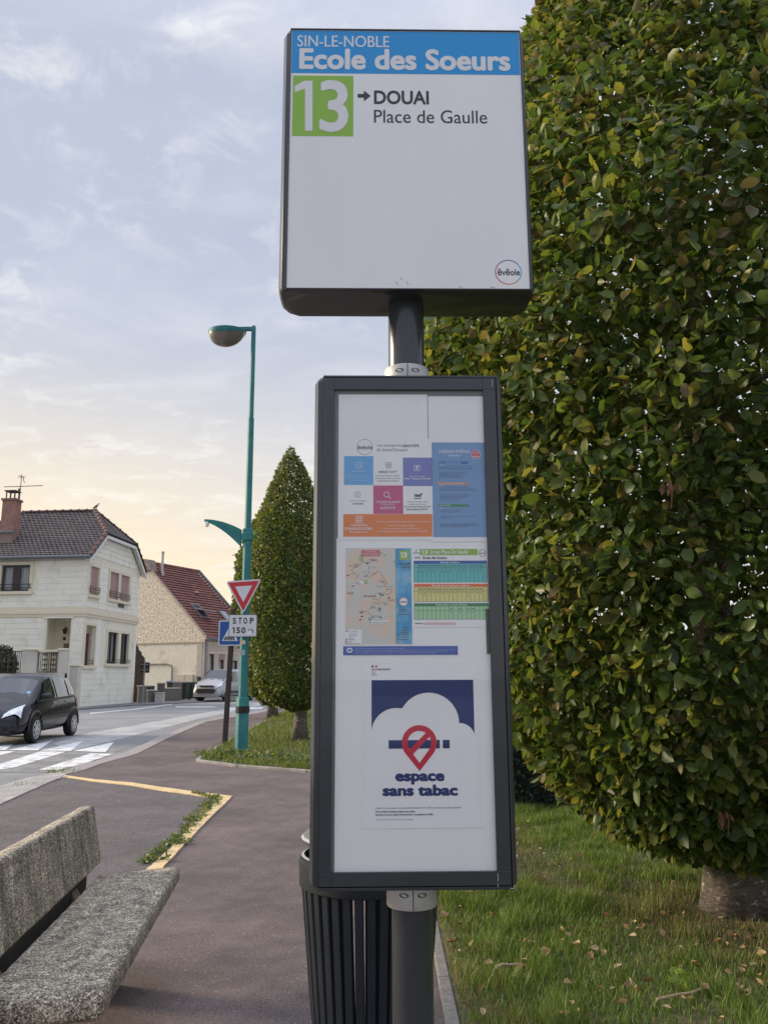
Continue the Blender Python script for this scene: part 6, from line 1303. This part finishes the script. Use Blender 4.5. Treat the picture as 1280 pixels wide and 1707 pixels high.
# interior seen through the glass: the case front panel carries the sheets
M_BACK = mat('case_back_grey', (.16, .17, .185), .6)
box('back_board', M_BACK, cs_, OX0 - .006, OX1 + .006, -.0600, -.0590, OZ0 - .006, OZ1 + .006) if False else None
box('hinge', M_DARK, cs_, *(lambda a: (a[0], a[2], -.0612, -.0590, a[1], a[3]))((0.1814, 1.4531, 0.1911, 1.5605)))
box('magnet_strip', mat('pale_strip', (.8, .8, .78), .5), cs_, *(lambda a: (a[0], a[2], -.0600, -.0570, a[1], a[3]))((-0.182, 1.7602, -0.1823, 2.066)))
BY = -.0570
box('back_board', M_BACK, cs_, OX0 - .004, OX1 + .004, BY - .0004, BY + .0002, OZ0 - .004, OZ1 + .004)
# ------------------------------------------------------------------ sheets in the notice case
YS = -.0592; Y1, Y2, Y3, Y4 = YS - .0002, YS - .0004, YS - .0006, YS - .0008
def sheet_thing(name, label, cat, bx, m_=None, yf=None, group=None):
    c = Vector(((bx[0] + bx[2]) / 2, 0, bx[1])); r = thing(name, label, cat, mtx=BS_M @ Matrix.Translation((c.x, YS, c.z)), group=group)
    r['_o'] = 0; del r['_o']
    holder = {'r': r, 'c': c}
    o = MB().box(bx[0] - c.x, bx[2] - c.x, 0, .0004, 0, bx[3] - bx[1]).build('paper_sheet', m_ or M_PAPER, r); return holder
def pput(H, name, m_, mb):
    c = H['c']; mb.v = [(x - c.x, y - YS, z - c.z) for x, y, z in mb.v]; return mb.build(name, m_, H['r'])
def prect(H, name, m_, boxes, y=None):
    mb = MB()
    for b in boxes: rect(mb, b, y if y is not None else Y1)
    return pput(H, name, m_, mb)
def ptext(H, m_, items, y=None, bold=0.0, name='lettering', res=2, shear=0.0):
    mb = MB()
    for it in items: put_text(mb, it[0], it[1], y if y is not None else Y2, (it[2] if len(it) > 2 else bold) + .012, res, shear)
    return pput(H, name, m_, mb)
K1 = P_DK; KG = mat('print_grey', (.14, .145, .16), .5); KW = mat('print_paper_white', (.82, .83, .86), .5)
pc_ = lambda n_, c_: mat(n_, c_, .5, var=.02, scale=8)
# (a) information panel
A = sheet_thing('information_poster', 'white information poster with blue, purple, pink and orange squares in the notice case', 'poster', (-0.1782, 1.7314, 0.0477, 2.1079))
A2 = (-0.1782, 1.7314, 0.0588, 1.9845)
prect(A, 'paper_flap', M_PAPER, [(0.0243, 1.7311, 0.0594, 1.9908)], YS - .0001)
prect(A, 'blue_square', pc_('poster_blue', (.13, .39, .72)), [(-0.164, 1.8705, -0.0905, 1.9449)])
prect(A, 'purple_square', pc_('poster_purple', (.17, .20, .50)), [(-0.0161, 1.8674, 0.0579, 1.941)])
prect(A, 'pink_square', pc_('poster_pink', (.52, .085, .22)), [(-0.0906, 1.7968, -0.0164, 1.8691)])
prect(A, 'orange_band', pc_('poster_orange', (.72, .21, .055)), [(-0.1648, 1.7392, 0.0556, 1.7961)])
m = MB(); c = (-0.1118, 1.9689); ring(m, c, 0.0194, 0.0204, Y1); pput(A, 'logo_ring', KG, m)
ptext(A, KG, [('évéole', (-0.1299, 1.9622, -0.0923, 1.9742), .012), ('vos transports', (-0.0813, 1.9679, -0.0194, 1.9754), .0), ('GRATUITS', (-0.0172, 1.9684, 0.0253, 1.9754), .03), ('du Grand Douaisis', (-0.0814, 1.9576, -0.0044, 1.9656), .0)], Y1)
ptext(A, KG, [('évéole', (-0.0768, 1.9015, -0.0546, 1.9079), .015), ("l'appli", (-0.0528, 1.9002, -0.0321, 1.9091), -.005), ('Depuis votre smartphone ou tablette,', (-0.0838, 1.8913, -0.0246, 1.8963)), ('localisez où que vous soyez, vos horaires,', (-0.0863, 1.8847, -0.0221, 1.8898)), ("recherche d'itinéraires et infos trafic", (-0.0816, 1.8788, -0.0266, 1.8836))], Y1)
m = MB()
for x, y in ((677, 420), (719, 424), (681, 464), (720, 464)):
    q = (-0.1845, 2.0079) if False else None
for b in ((-0.0602, 1.9223, -0.053, 1.9293), (-0.0515, 1.9219, -0.0453, 1.9281), (-0.0591, 1.9141, -0.0529, 1.9204), (-0.0516, 1.9141, -0.0453, 1.9204)):
    w_ = .0010; rect(m, (b[0], b[1], b[2], b[1] + w_), Y1); rect(m, (b[0], b[3] - w_, b[2], b[3]), Y1); rect(m, (b[0], b[1] + w_, b[0] + w_, b[3] - w_), Y1); rect(m, (b[2] - w_, b[1] + w_, b[2], b[3] - w_), Y1)
pput(A, 'app_icon', KG, m)
m = MB(); b = (0.0116, 1.9068, 0.0265, 1.9215); w_ = .0012
for bb2 in ((b[0] + w_, b[1], b[2] - w_, b[1] + w_), (b[0] + w_, b[3] - w_, b[2] - w_, b[3]), (b[0], b[1] + w_, b[0] + w_, b[3] - w_), (b[2] - w_, b[1] + w_, b[2], b[3] - w_)): rect(m, bb2, Y2)
put_text(m, 'f', (0.0165, 1.9095, 0.0223, 1.9192), Y2, .04); pput(A, 'social_icon', KW, m)
ptext(A, KW, [('Suivez-nous sur Facebook', (0.0001, 1.8905, 0.0396, 1.894)), ('Evéole - Transports du Douaisis', (-0.0127, 1.8828, 0.0527, 1.889), .01)])
m = MB(); c = (-0.127, 1.9219); ring(m, c, 0.0073, 0.0091, Y2); ring(m, c, 0.0032, 0.0041, Y2, 24); stroke(m, [(-0.1355, 1.9219), (-0.1185, 1.9219)], .0007, Y2); stroke(m, [(-0.1238, 1.919), (-0.1178, 1.9126)], .0016, Y2); pput(A, 'web_icon', mat('print_pale_blue', (.48, .62, .84), .5), m)
ptext(A, MATS['print_pale_blue'], [('www.eveole.com', (-0.1454, 1.9039, -0.1084, 1.9087), .01), ('Retrouvez tous les horaires, plans et', (-0.1601, 1.8938, -0.0919, 1.8975)), ("l'actualité de vos lignes en temps réel", (-0.1594, 1.8875, -0.0956, 1.8909)), ('et calculez vos itinéraires', (-0.1528, 1.8809, -0.1031, 1.884))])
m = MB(); b = (-0.1371, 1.8391, -0.1226, 1.8525)
for bb2 in ((b[0] + w_, b[1], b[2] - w_, b[1] + w_), (b[0] + w_, b[3] - w_, b[2] - w_, b[3]), (b[0], b[1] + w_, b[0] + w_, b[3] - w_), (b[2] - w_, b[1] + w_, b[2], b[3] - w_)): rect(m, bb2, Y1)
ring(m, ((b[0] + b[2]) / 2, (b[1] + b[3]) / 2), .0017, .0028, Y1, 20); pput(A, 'camera_icon', mat('icon_magenta', (.40, .10, .30), .5), m)
ptext(A, KG, [('Suivez-nous sur Instagram', (-0.1494, 1.8273, -0.1084, 1.8318)), ('eveole.douai', (-0.1423, 1.8204, -0.1159, 1.8257), .01)], Y1)
m = MB(); c = (-0.0574, 1.8459); ring(m, c, 0.0057, 0.0070, Y2); stroke(m, [(-0.0522, 1.8406), (-0.0468, 1.8352)], .0015, Y2); pput(A, 'search_icon', KW, m)
ptext(A, KW, [("L'info arrêts et la recherche", (-0.0831, 1.8249, -0.0248, 1.8306), .005), ("d'objets trouvés", (-0.0715, 1.8184, -0.0372, 1.8238), .005), ('03 27 95 77 77', (-0.0727, 1.8078, -0.0361, 1.8146), .01)])
ptext(A, K1, [("tad'", (0.0112, 1.8398, 0.0319, 1.8493), .05), ('évéole', (0.0115, 1.8344, 0.0291, 1.8382), .03), ('Transport à la demande accessible', (-0.0077, 1.8249, 0.0454, 1.829)), ('uniquement sur réservation', (-0.0029, 1.8188, 0.0405, 1.8226)), ("www.eveole.com rubrique tad' évéole", (-0.0147, 1.8123, 0.0527, 1.8168), .01), ("Infos tad' évéole 03 27 98 78 59", (-0.0071, 1.8058, 0.0444, 1.8104), .01)], Y1)
m = MB(); b = (-0.1337, 1.7749, -0.1181, 1.7908)
for i in range(4): x = b[0] + (b[2] - b[0]) * i / 3; rect(m, (x - .0006, b[1], x + .0006, b[3]), Y2); z = b[1] + (b[3] - b[1]) * i / 3; rect(m, (b[0], z - .0006, b[2], z + .0006), Y2)
pput(A, 'building_icon', KW, m)
ptext(A, KW, [("L'AGENCE ÉVÉOLE", (-0.1459, 1.7655, -0.1055, 1.7715), .012), ('DE GAULLE VOUS ACCUEILLE', (-0.1603, 1.7565, -0.094, 1.7628), .012), ('Place de Gaulle à Douai', (-0.1491, 1.749, -0.104, 1.7534)), ("Voir les jours et horaires d'ouverture en page du site sur le site www.eveole.com", (-0.0836, 1.7741, 0.0488, 1.7789)), ('Arrêt « Place de Gaulle », Régence', (-0.051, 1.7646, 0.0118, 1.7687)), ('Accès avec toutes les lignes structurantes A  B  C', (-0.0669, 1.7575, 0.0275, 1.7615)), ('et avec les lignes, Bourse du Travail Madeleine 07 - 112 - 301 - 306 - 320', (-0.082, 1.7496, 0.0423, 1.7543))])
# (b) agenda leaflet
B = sheet_thing('agenda_leaflet', 'blue agenda leaflet with blue, orange and green headings at the upper right of the case', 'leaflet', (0.0494, 1.7265, 0.196, 2.1034))
prect(B, 'blue_page', pc_('leaflet_blue', (.155, .31, .56)), [(0.057, 1.7377, 0.1927, 1.9807)])
m = MB(); c = (0.1676, 1.949); disc(m, c, 0.0108, Y2); pput(B, 'badge', mat('badge_red', (.58, .03, .07), .5), m); m = MB(); ring(m, c, 0.0108, 0.0117, Y2); pput(B, 'badge_edge', KW, m)
ptext(B, KW, [('1er MAI', (0.1608, 1.9515, 0.1745, 1.9555), .01), ('pas de service', (0.1588, 1.9471, 0.1764, 1.9496)), ('évéole', (0.1595, 1.9418, 0.1754, 1.9462), .02)], Y3)
KL = mat('print_pale', (.62, .70, .82), .5)
ptext(B, KL, [('AGENDA ÉVÉOLE', (0.0738, 1.953, 0.1528, 1.963), .014), ('2026/2027', (0.0973, 1.944, 0.1298, 1.9493), .012)])
for nm, cc, y0, y1 in (('blue', (.01, .11, .42), 432, 388), ('orange', (.72, .26, .06), 784, 740), ('green', (.035, .22, .07), 1152, 1108)): pass
prect(B, 'blue_heading', mat('heading_blue', (.01, .13, .44), .5), [(0.0733, 1.925, 0.1478, 1.9306)], Y2); prect(B, 'orange_heading', mat('heading_orange', (.66, .25, .07), .5), [(0.0719, 1.871, 0.1469, 1.8771)], Y2); prect(B, 'green_heading', mat('heading_green', (.04, .24, .08), .5), [(0.0713, 1.8145, 0.1463, 1.8206)], Y2)
ptext(B, KL, [('Horaires PÉRIODE SCOLAIRE', (0.0754, 1.9256, 0.1291, 1.9297)), ('Horaires VACANCES SCOLAIRES', (0.0744, 1.8716, 0.1356, 1.8762)), ('JOURS FÉRIÉS', (0.0734, 1.8154, 0.1009, 1.82)), ('2026', (0.0765, 1.9197, 0.0889, 1.9231)), ('2026', (0.0744, 1.8673, 0.0864, 1.8701)), ('2026', (0.0745, 1.8091, 0.085, 1.8115))], Y3)
KN = mat('print_navy_text', (.025, .05, .13), .5)
ln = [('Du lundi 1er septembre au vendredi 16 octobre', 172, 742, 488), ('Du lundi 02 novembre au vendredi 18 décembre', 172, 756, 520), ('Du lundi 04 janvier au vendredi 12 février', 172, 672, 586), ('Du lundi 01 mars au vendredi 16 avril', 172, 626, 616), ('Du lundi 03 au mercredi 05 mai', 172, 558, 642), ('Du lundi 10 mai vendredi 02 juillet', 172, 588, 672), ('Du samedi 04 juillet au dimanche 30 août', 172, 686, 834), ('Du samedi 17 octobre au dimanche 1er novembre', 172, 766, 864), ('Du samedi 19 décembre au dimanche 03 janvier 2027', 172, 830, 892), ('Du samedi 13 février au dimanche 28 février', 172, 704, 958), ('Du samedi 17 avril au dimanche 02 mai', 172, 650, 990), ('Du jeudi 06 au dimanche 09 mai', 172, 572, 1018), ('À partir du samedi 03 juillet', 172, 516, 1046), ('14 juillet, 15 août, 1er novembre,', 172, 562, 1218), ('11 novembre, 25 décembre.', 172, 514, 1248), ('1er janvier, 29 mars, 1er mai, 6 mai, 8 mai, 17 mai,', 172, 770, 1322), ('14 juillet, 15 août.', 172, 382, 1348), ('Sous réserve de modifications des calendriers scolaires', 172, 796, 1446), ("par le ministère de l'Éducation nationale et de l'enseignement", 172, 828, 1470), ('supérieur et suppressions de services publics.', 172, 640, 1490)]
GZ = {}
gx0, gz0 = (0.0506, 1.9924); gx1, gz1 = (0.1943, 1.7318)
ptext(B, KN, [(t, (gx0 + (gx1 - gx0) * x0 / 1000, gz0 + (gz1 - gz0) * (y + 10) / 1700, gx0 + (gx1 - gx0) * x1 / 1000, gz0 + (gz1 - gz0) * (y - 13) / 1700)) for t, x0, x1, y in ln])
# (c) route map
Cm = sheet_thing('route_map', 'route map sheet with a green line number and a blue side strip', 'map', (-0.16, 1.476, 0.0041, 1.7124))
M_MAP = mat('map_tint', (.60, .60, .56), .6, col2=(.72, .56, .45), c2scale=22, lo=.47, hi=.56, detail=2)
prect(Cm, 'map_ground', M_MAP, [(-0.1586, 1.4779, -0.0358, 1.7109)])
prect(Cm, 'side_strip', mat('strip_blue', (.02, .30, .60), .5, col2=(.20, .48, .68), c2scale=16, lo=.45, hi=.62, detail=2), [(-0.0369, 1.4771, 0.0025, 1.71)])
prect(Cm, 'attention_badge', mat('badge_pink', (.62, .16, .20), .5), [(-0.1209, 1.6901, -0.0738, 1.706)], Y2)
ptext(Cm, KL, [('ATTENTION', (-0.1075, 1.6996, -0.0866, 1.703), .005), ('NOUVEAUX HORAIRES', (-0.1169, 1.6935, -0.0775, 1.6968), .005)], Y3)
m = MB()
for b in ((-0.1256, 1.6779, -0.1147, 1.6923), (-0.1147, 1.6223, -0.1055, 1.6324), (-0.0735, 1.6965, -0.0684, 1.7016)): rect(m, b, Y2)
for c in ((-0.0625, 1.6931), (-0.0391, 1.676)): disc(m, c, .0028, Y2, 10)
for c in ((-0.1426, 1.6251), (-0.0986, 1.529)): disc(m, c, .0030, Y4, 16)
pput(Cm, 'map_green', mat('map_green', (.34, .47, .24), .5), m)
prect(Cm, 'place_tag', KW, [(-0.1476, 1.6204, -0.1142, 1.6287), (-0.1019, 1.5257, -0.0529, 1.5328), (-0.1599, 1.4775, -0.1191, 1.5117)], Y3)
mx0, mz0 = (-0.1678, 1.7239); mx1, mz1 = (-0.0009, 1.5554)
mp_ = lambda x, y: (mx0 + (mx1 - mx0) * x / 1000, mz0 + (mz1 - mz0) * y / 1000)
m = MB()
for pl in ([(120, 460), (190, 455), (140, 400), (200, 350), (265, 325), (325, 270), (410, 355), (390, 380), (385, 410), (415, 470)], [(400, 505), (500, 450), (425, 440)], [(500, 450), (520, 420), (560, 425), (590, 490), (660, 580), (610, 630), (640, 645), (730, 645), (730, 690), (690, 765), (610, 730)], [(585, 765), (545, 830), (530, 900), (560, 905)], [(510, 990), (555, 935)], [(375, 1000), (430, 1050), (390, 1090), (410, 1115)], [(190, 455), (245, 480), (195, 535)], [(385, 985), (440, 950)]): stroke(m, [mp_(*p) for p in pl], .0009, Y2)
pput(Cm, 'route_line', mat('route_olive', (.14, .17, .10), .5), m)
tx_ = [('PLACE', 184, 252, 586, 566), ('DE GAULLE', 184, 298, 608, 590), ('CENTRE MONTCHARLES', 444, 676, 1170, 1150), ('Correspondances', 102, 240, 1290, 1274), ('Correspondances TAD', 102, 232, 1318, 1302), ('Correspondances et suivi', 102, 232, 1352, 1330), ('Terminus', 102, 172, 1382, 1366), ('Mairie', 102, 196, 1408, 1390), ('Écoles', 102, 155, 1432, 1416), ('Établissement scolaire', 102, 268, 1458, 1440), ('St Michel', 168, 244, 324, 306), ('Pasteur', 110, 180, 344, 328), ('Arcades', 355, 425, 296, 280), ('Carnot', 440, 496, 370, 355), ('École', 320, 362, 436, 422), ('Parc', 345, 382, 482, 466), ('Mairie', 328, 384, 502, 488), ('Ecole des', 550, 622, 570, 552), ('Soeurs', 578, 622, 594, 576), ('Monument', 502, 600, 646, 630), ('Liberté', 640, 706, 692, 674), ('Mairie', 528, 590, 746, 728), ('Barrois', 456, 518, 828, 812), ('Centre', 456, 522, 884, 868), ('Jaurès', 580, 650, 880, 862), ('Bouquet', 610, 680, 906, 888), ('Pont', 425, 468, 930, 914), ('Bruille', 428, 496, 954, 938), ('Résidence', 248, 364, 1006, 990), ('Parc du Lac', 458, 555, 1074, 1056)]
ptext(Cm, K1, [(t, (*mp_(x0, y0), *mp_(x1, y1))) for t, x0, x1, y0, y1 in tx_], Y4)
m = MB()
for x, y in ((85, 478), (160, 632), (205, 352), (370, 300), (565, 760), (603, 765), (555, 958), (550, 985), (288, 1020), (295, 1072), (448, 1086), (567, 1086), (410, 1118), (272, 1118), (690, 802), (75, 1278), (70, 1400), (70, 1425), (70, 1448)): a, b = mp_(x - 16, y + 8), mp_(x + 16, y - 8); rect(m, (*a, *b), Y3)
pput(Cm, 'stop_marker', mat('marker_navy', (.03, .045, .14), .5), m)
ptext(Cm, mat('print_red', (.50, .06, .06), .5), [('Waziers', (-0.1001, 1.6792, -0.0816, 1.6843), .01), ('Douai', (-0.1538, 1.5982, -0.1395, 1.6027), .01), ('Sin-Le-Noble', (-0.1142, 1.5906, -0.0839, 1.5955), .01), ('Dechy', (-0.0549, 1.5804, -0.0402, 1.5851), .01)], Y4)
prect(Cm, 'route_badge', P_GREEN, [(-0.0268, 1.6811, -0.0023, 1.7049)], Y2)
ptext(Cm, KW, [('3', (-0.017, 1.6869, -0.0077, 1.6998), .03)], Y3)
m = MB(); numeral_one(m, (-0.0247, 1.6869, -0.0185, 1.6998), Y3); pput(Cm, 'lettering', KW, m)
ptext(Cm, K1, [('Horaires valables', (-0.0299, 1.6706, 0.0004, 1.6743), .01), ('à partir du', (-0.0182, 1.6658, 0.0007, 1.6695), .01), ('31 août 2026', (-0.0229, 1.6608, 0.0003, 1.6648), .01), ('Infos évéole :', (-0.0291, 1.5581, -0.0078, 1.5617), .01), ('03 27 95 77 77', (-0.0302, 1.5532, -0.0072, 1.5564), .01), ('www.eveole.com', (-0.0312, 1.5476, -0.0049, 1.5505), .01), ('Plan à la', (-0.0199, 1.5143, -0.0056, 1.5175), .01), ('carte et horaires', (-0.0246, 1.5087, -0.0057, 1.5123), .01), ('de toutes les', (-0.0302, 1.5032, -0.0064, 1.5067), .01), ('lignes, disponibles', (-0.0319, 1.4976, -0.0061, 1.5011), .01), ('auprès du siège', (-0.0244, 1.4923, -0.0058, 1.4955), .01), ('et sur le site internet', (-0.0324, 1.4865, -0.0066, 1.49), .01)], Y3)
m = MB(); c = (-0.0176, 1.5787); disc(m, c, 0.0102, Y2); pput(Cm, 'logo_disc', KW, m); m = MB(); ring(m, c, 0.0099, 0.0111, Y3); pput(Cm, 'logo_ring', mat('logo_crimson', (.45, .05, .12), .5), m)
ptext(Cm, K1, [('évéole', (-0.026, 1.5767, -0.0089, 1.581), .02)], Y3)
# (d) timetable
D = sheet_thing('timetable_sheet', 'timetable sheet with teal, yellow and green tables beside the route map', 'timetable', (0.0041, 1.5169, 0.1899, 1.7113))
tx0, tz0 = (-0.0054, 1.7236); tx1, tz1 = (0.1524, 1.562)
tp_ = lambda x, y: (tx0 + (tx1 - tx0) * x / 1000, tz0 + (tz1 - tz0) * y / 1000)
tb_ = lambda x0, y0, x1, y1: (*tp_(x0, max(y0, y1)), *tp_(x1, min(y0, y1)))
prect(D, 'line_header', mat('timetable_green', (.26, .46, .035), .5), [tb_(182, 95, 1087, 190)])
prect(D, 'teal_table', pc_('table_teal', (.10, .50, .52)), [tb_(85, 322, 1225, 604)]); prect(D, 'blue_heading', mat('table_blue', (.012, .09, .37), .5), [tb_(85, 275, 1225, 322)])
prect(D, 'orange_heading', mat('table_orange', (.72, .14, .035), .5), [tb_(85, 628, 1232, 676)]); prect(D, 'yellow_table', pc_('table_yellow', (.70, .66, .24)), [tb_(85, 676, 1232, 895)])
prect(D, 'green_heading', mat('table_green', (.02, .20, .06), .5), [tb_(85, 920, 1232, 968)]); prect(D, 'green_table', pc_('table_pale_green', (.36, .64, .37)), [tb_(85, 968, 1232, 1162)])
m = MB()
for y0, y1, yh in ((322, 604, 380), (676, 895, 738), (968, 1162, 1030)):
    for k in range(18):
        x = 85 + 67 * k
        if x < 1226: rect(m, tb_(x - 2.6, y0, x + 2.6, y1), Y2)
    for y in (yh, y1): rect(m, tb_(85, y - 2.0, 1226, y + 2.0), Y2)
pput(D, 'table_rule', mat('rule_dark', (.03, .07, .06), .5), m)
it = []
hrs = ['06', '07', '08', '09', '10', '11', '12', '13', '14', '15', '16', '17', '18', '19', '20']
rows1 = [('19 48', '11 47', '20 53', '27 59', '31', '05 38', '12 46', '20 55', '29', '03 35', '10 42', '17', '00 27', '05 36', '04 28')]
for k, h2 in enumerate(hrs):
    x = 152 + 67 * k
    it.append((h2, tb_(x + 16, 366, x + 50, 338), .03)); it.append((h2, tb_(x + 16, 722, x + 50, 696), .03))
    for j, q in enumerate(rows1[0][k].split()): it.append((q, tb_(x + 18, 418 + 35 * j, x + 46, 394 + 35 * j)))
    it.append((['22', '08', '50', '43', '36', '29', '22', '20', '19', '17', '03', '02', '47', '36', '26'][k], tb_(x + 18, 772, x + 46, 750)))
it += [('53', tb_(152 + 67 + 18, 808, 152 + 67 + 46, 788)), ('51', tb_(152 + 67 * 11 + 18, 818, 152 + 67 * 11 + 46, 798))]
for k, h2, q in ((7, '13', '26'), (9, '15', '29'), (11, '17', '33'), (12, '18', '37')): x = 152 + 67 * k; it.append((h2, tb_(x + 16, 1016, x + 50, 990), .03)); it.append((q, tb_(x + 18, 1068, x + 46, 1046)))
ptext(D, K1, it, Y2); ptext(D, K1, [('Arrêt :', tb_(100, 240, 200, 208), .015), ('Ecole des Soeurs', tb_(230, 250, 603, 208), .025), ('Reports :', tb_(98, 1238, 236, 1208), .02), ('SMTD', tb_(80, 166, 172, 148), .03)], Y1)
ptext(D, KW, [('3', tb_(252, 172, 305, 112), .02), ('Douai Place De Gaulle', tb_(342, 168, 935, 108), .006), ('Période Scolaire', tb_(500, 316, 792, 284), .004), ('Période été et vacances scolaires', tb_(362, 670, 942, 636), .004), ('Dimanches et Jours Fériés', tb_(415, 964, 898, 930), .004)], Y2, shear=.12)
m = MB(); numeral_one(m, tb_(207, 172, 243, 112), Y2); pput(D, 'lettering', KW, m)
prect(D, 'report_bar', mat('report_pink', (.70, .46, .48), .5), [tb_(240, 1206, 720, 1244)])
m = MB(); stroke(m, [tp_(112, 138), tp_(150, 100)], .0014, Y1); stroke(m, [tp_(128, 112), tp_(150, 100)], .001, Y1); c = tp_(1162, 158); ring(m, c, 0.0077, 0.0091, Y1, 30); pput(D, 'logo_mark', MATS['logo_crimson'], m); ptext(D, K1, [('évéole', tb_(1118, 170, 1204, 150), .01)], Y2)
# (e) blue notice strip
Ee = sheet_thing('notice_strip', 'narrow blue notice strip with an oval emblem under the route map', 'notice', (-0.1635, 1.4512, 0.1119, 1.4721), mat('strip_royal_blue', (.025, .085, .40), .5, var=.04, scale=12))
m = MB(); c = (-0.1482, 1.4629); n = 24; m.poly([(c[0] + 0.0076 * math.cos(2 * math.pi * i / n), Y1, c[1] + 0.0061 * math.sin(2 * math.pi * i / n)) for i in range(n)]); pput(Ee, 'emblem', KL, m)
m = MB(); m.poly([(c[0] + 0.0053 * math.cos(2 * math.pi * i / n), Y2, c[1] + 0.0022 * math.sin(2 * math.pi * i / n)) for i in range(n)]); pput(Ee, 'emblem_eye', MATS['strip_royal_blue'], m)
ptext(Ee, KL, [('Ce site est placé sous vidéoprotection pour des raisons de sécurité des biens et des personnes', (-0.1355, 1.4657, -0.0167, 1.468)), ("La Ville et le transporteur vous informent que les images sont conservées et peuvent être visionnées en cas d'incident, par les personnes habilitées et par les services", (-0.1355, 1.462, 0.1045, 1.4638)), ("Pour tout renseignement, s'adresser au service de la sécurité, auprès duquel vous pouvez exercer votre droit d'accès, au 03 27", (-0.1355, 1.4583, 0.0871, 1.4602)), ("et les données vous concernant. Pour toute question s'adresser au transporteur", (-0.1355, 1.4546, 0.0582, 1.4566))], Y1)
# (f) lower white board and no-smoking poster
Lw = sheet_thing('backing_sheet', 'large plain white backing sheet filling the lower half of the notice case', 'sheet', (-0.1815, 0.9637, 0.1901, 1.4493), M_WHITE)
Up = sheet_thing('white_strip_sheet', 'plain white sheet showing around the map and timetable', 'sheet', (-0.1814, 1.4491, 0.1921, 1.7353), M_WHITE)
Up['r'].matrix_world = Up['r'].matrix_world @ Matrix.Translation((0, .0010, 0)); Lw['r'].matrix_world = Lw['r'].matrix_world @ Matrix.Translation((0, .0010, 0))
Fp = sheet_thing('no_smoking_poster', 'white and navy smoke-free area poster with a red barred cigarette pin', 'poster', (-0.1159, 1.057, 0.1558, 1.4335))
nx0, nz0 = (-0.2525, 1.4551); nx1, nz1 = (0.1422, 1.0691)
np_ = lambda x, y: (nx0 + (nx1 - nx0) * x / 1000, nz0 + (nz1 - nz0) * y / 1000)
def n3(x, y, yy): a = np_(x, y); return (a[0], yy, a[1])
arc = lambda cx, cy, r_, a0, a1, k=20: [(cx + r_ * math.cos(R(a0 + (a1 - a0) * i / k)), cy - r_ * math.sin(R(a0 + (a1 - a0) * i / k))) for i in range(k + 1)]
navy = mat('poster_navy', (.004, .026, .145), .5); red = mat('poster_red', (.56, .012, .045), .5)
m = MB(); top_y = 163
left = arc(545, 480, 149, 180, 82, 16); mid_ = arc(740, 421, 181, 151, 1, 28); right_ = arc(924, 514, 91, 91, 15, 12)
out = [(397, 470)] + left[1:] + mid_ + right_
for (xa, ya), (xb, yb) in zip(out[:-1], out[1:]):
    if xb - xa < .5: continue
    m.poly([n3(xa, ya, Y1), n3(xb, yb, Y1), n3(xb, top_y, Y1), n3(xa, top_y, Y1)])
pput(Fp, 'navy_sky', navy, m)
def bar4(m, x0, y0, x1, y1, yy): m.poly([n3(x0, y1, yy), n3(x1, y1, yy), n3(x1, y0, yy), n3(x0, y0, yy)])
m = MB(); bar4(m, 498, 522, 803, 572, Y2); bar4(m, 821, 522, 862, 572, Y2); pput(Fp, 'cigarette', navy, m)
m = MB(); Oo = arc(681, 538, 104, 218, -38, 40); Ii = arc(681, 538, 70, 218, -38, 40)
for (a, b, c, d) in zip(Oo[:-1], Oo[1:], Ii[1:], Ii[:-1]): m.poly([n3(*a, Y1 - .0003), n3(*b, Y1 - .0003), n3(*c, Y1 - .0003), n3(*d, Y1 - .0003)])
tip_o, tip_i = (681, 704), (681, 656)
for s0, s1 in ((Oo[0], Ii[0]), (Oo[-1], Ii[-1])): m.poly([n3(*s0, Y1 - .0003), n3(*tip_o, Y1 - .0003), n3(*tip_i, Y1 - .0003), n3(*s1, Y1 - .0003)])
pput(Fp, 'pin_outline', red, m)
m = MB(); m.poly([n3(612, 588, Y3), n3(722, 478, Y3), n3(746, 500, Y3), n3(636, 612, Y3)]); pput(Fp, 'pin_bar', red, m)
ptext(Fp, navy, [('espace', (*np_(535, 782), *np_(828, 716)), .042), ('sans tabac', (*np_(460, 848), *np_(905, 782)), .042)], Y1, res=4)
ptext(Fp, navy, [('Fumer ici vous expose à une amende forfaitaire de 135€ ou à des poursuites judiciaires.', (*np_(420, 923), *np_(928, 909))), ('Pour arrêter de fumer, faites-vous aider.', (*np_(420, 943), *np_(652, 930)), .02), ('Rendez-vous sur tabac-info-service.fr ou appelez le 3989.', (*np_(420, 961), *np_(757, 948)), .02), ('Articles R3512-2 et R3515-2 du code de la santé publique', (*np_(420, 986), *np_(642, 978)))], Y1)
m = MB(); bar4(m, 397, 74, 410, 86, Y1); pput(Fp, 'flag_blue', mat('flag_navy', (.01, .015, .06), .5), m); m = MB(); bar4(m, 419, 74, 432, 86, Y1); pput(Fp, 'flag_red', red, m)
ptext(Fp, K1, [('GOUVERNEMENT', (*np_(396, 103), *np_(515, 93)), .02), ('Liberté', (*np_(398, 116), *np_(420, 109))), ('Égalité', (*np_(398, 125), *np_(420, 118))), ('Fraternité', (*np_(398, 135), *np_(430, 127)))], Y1)
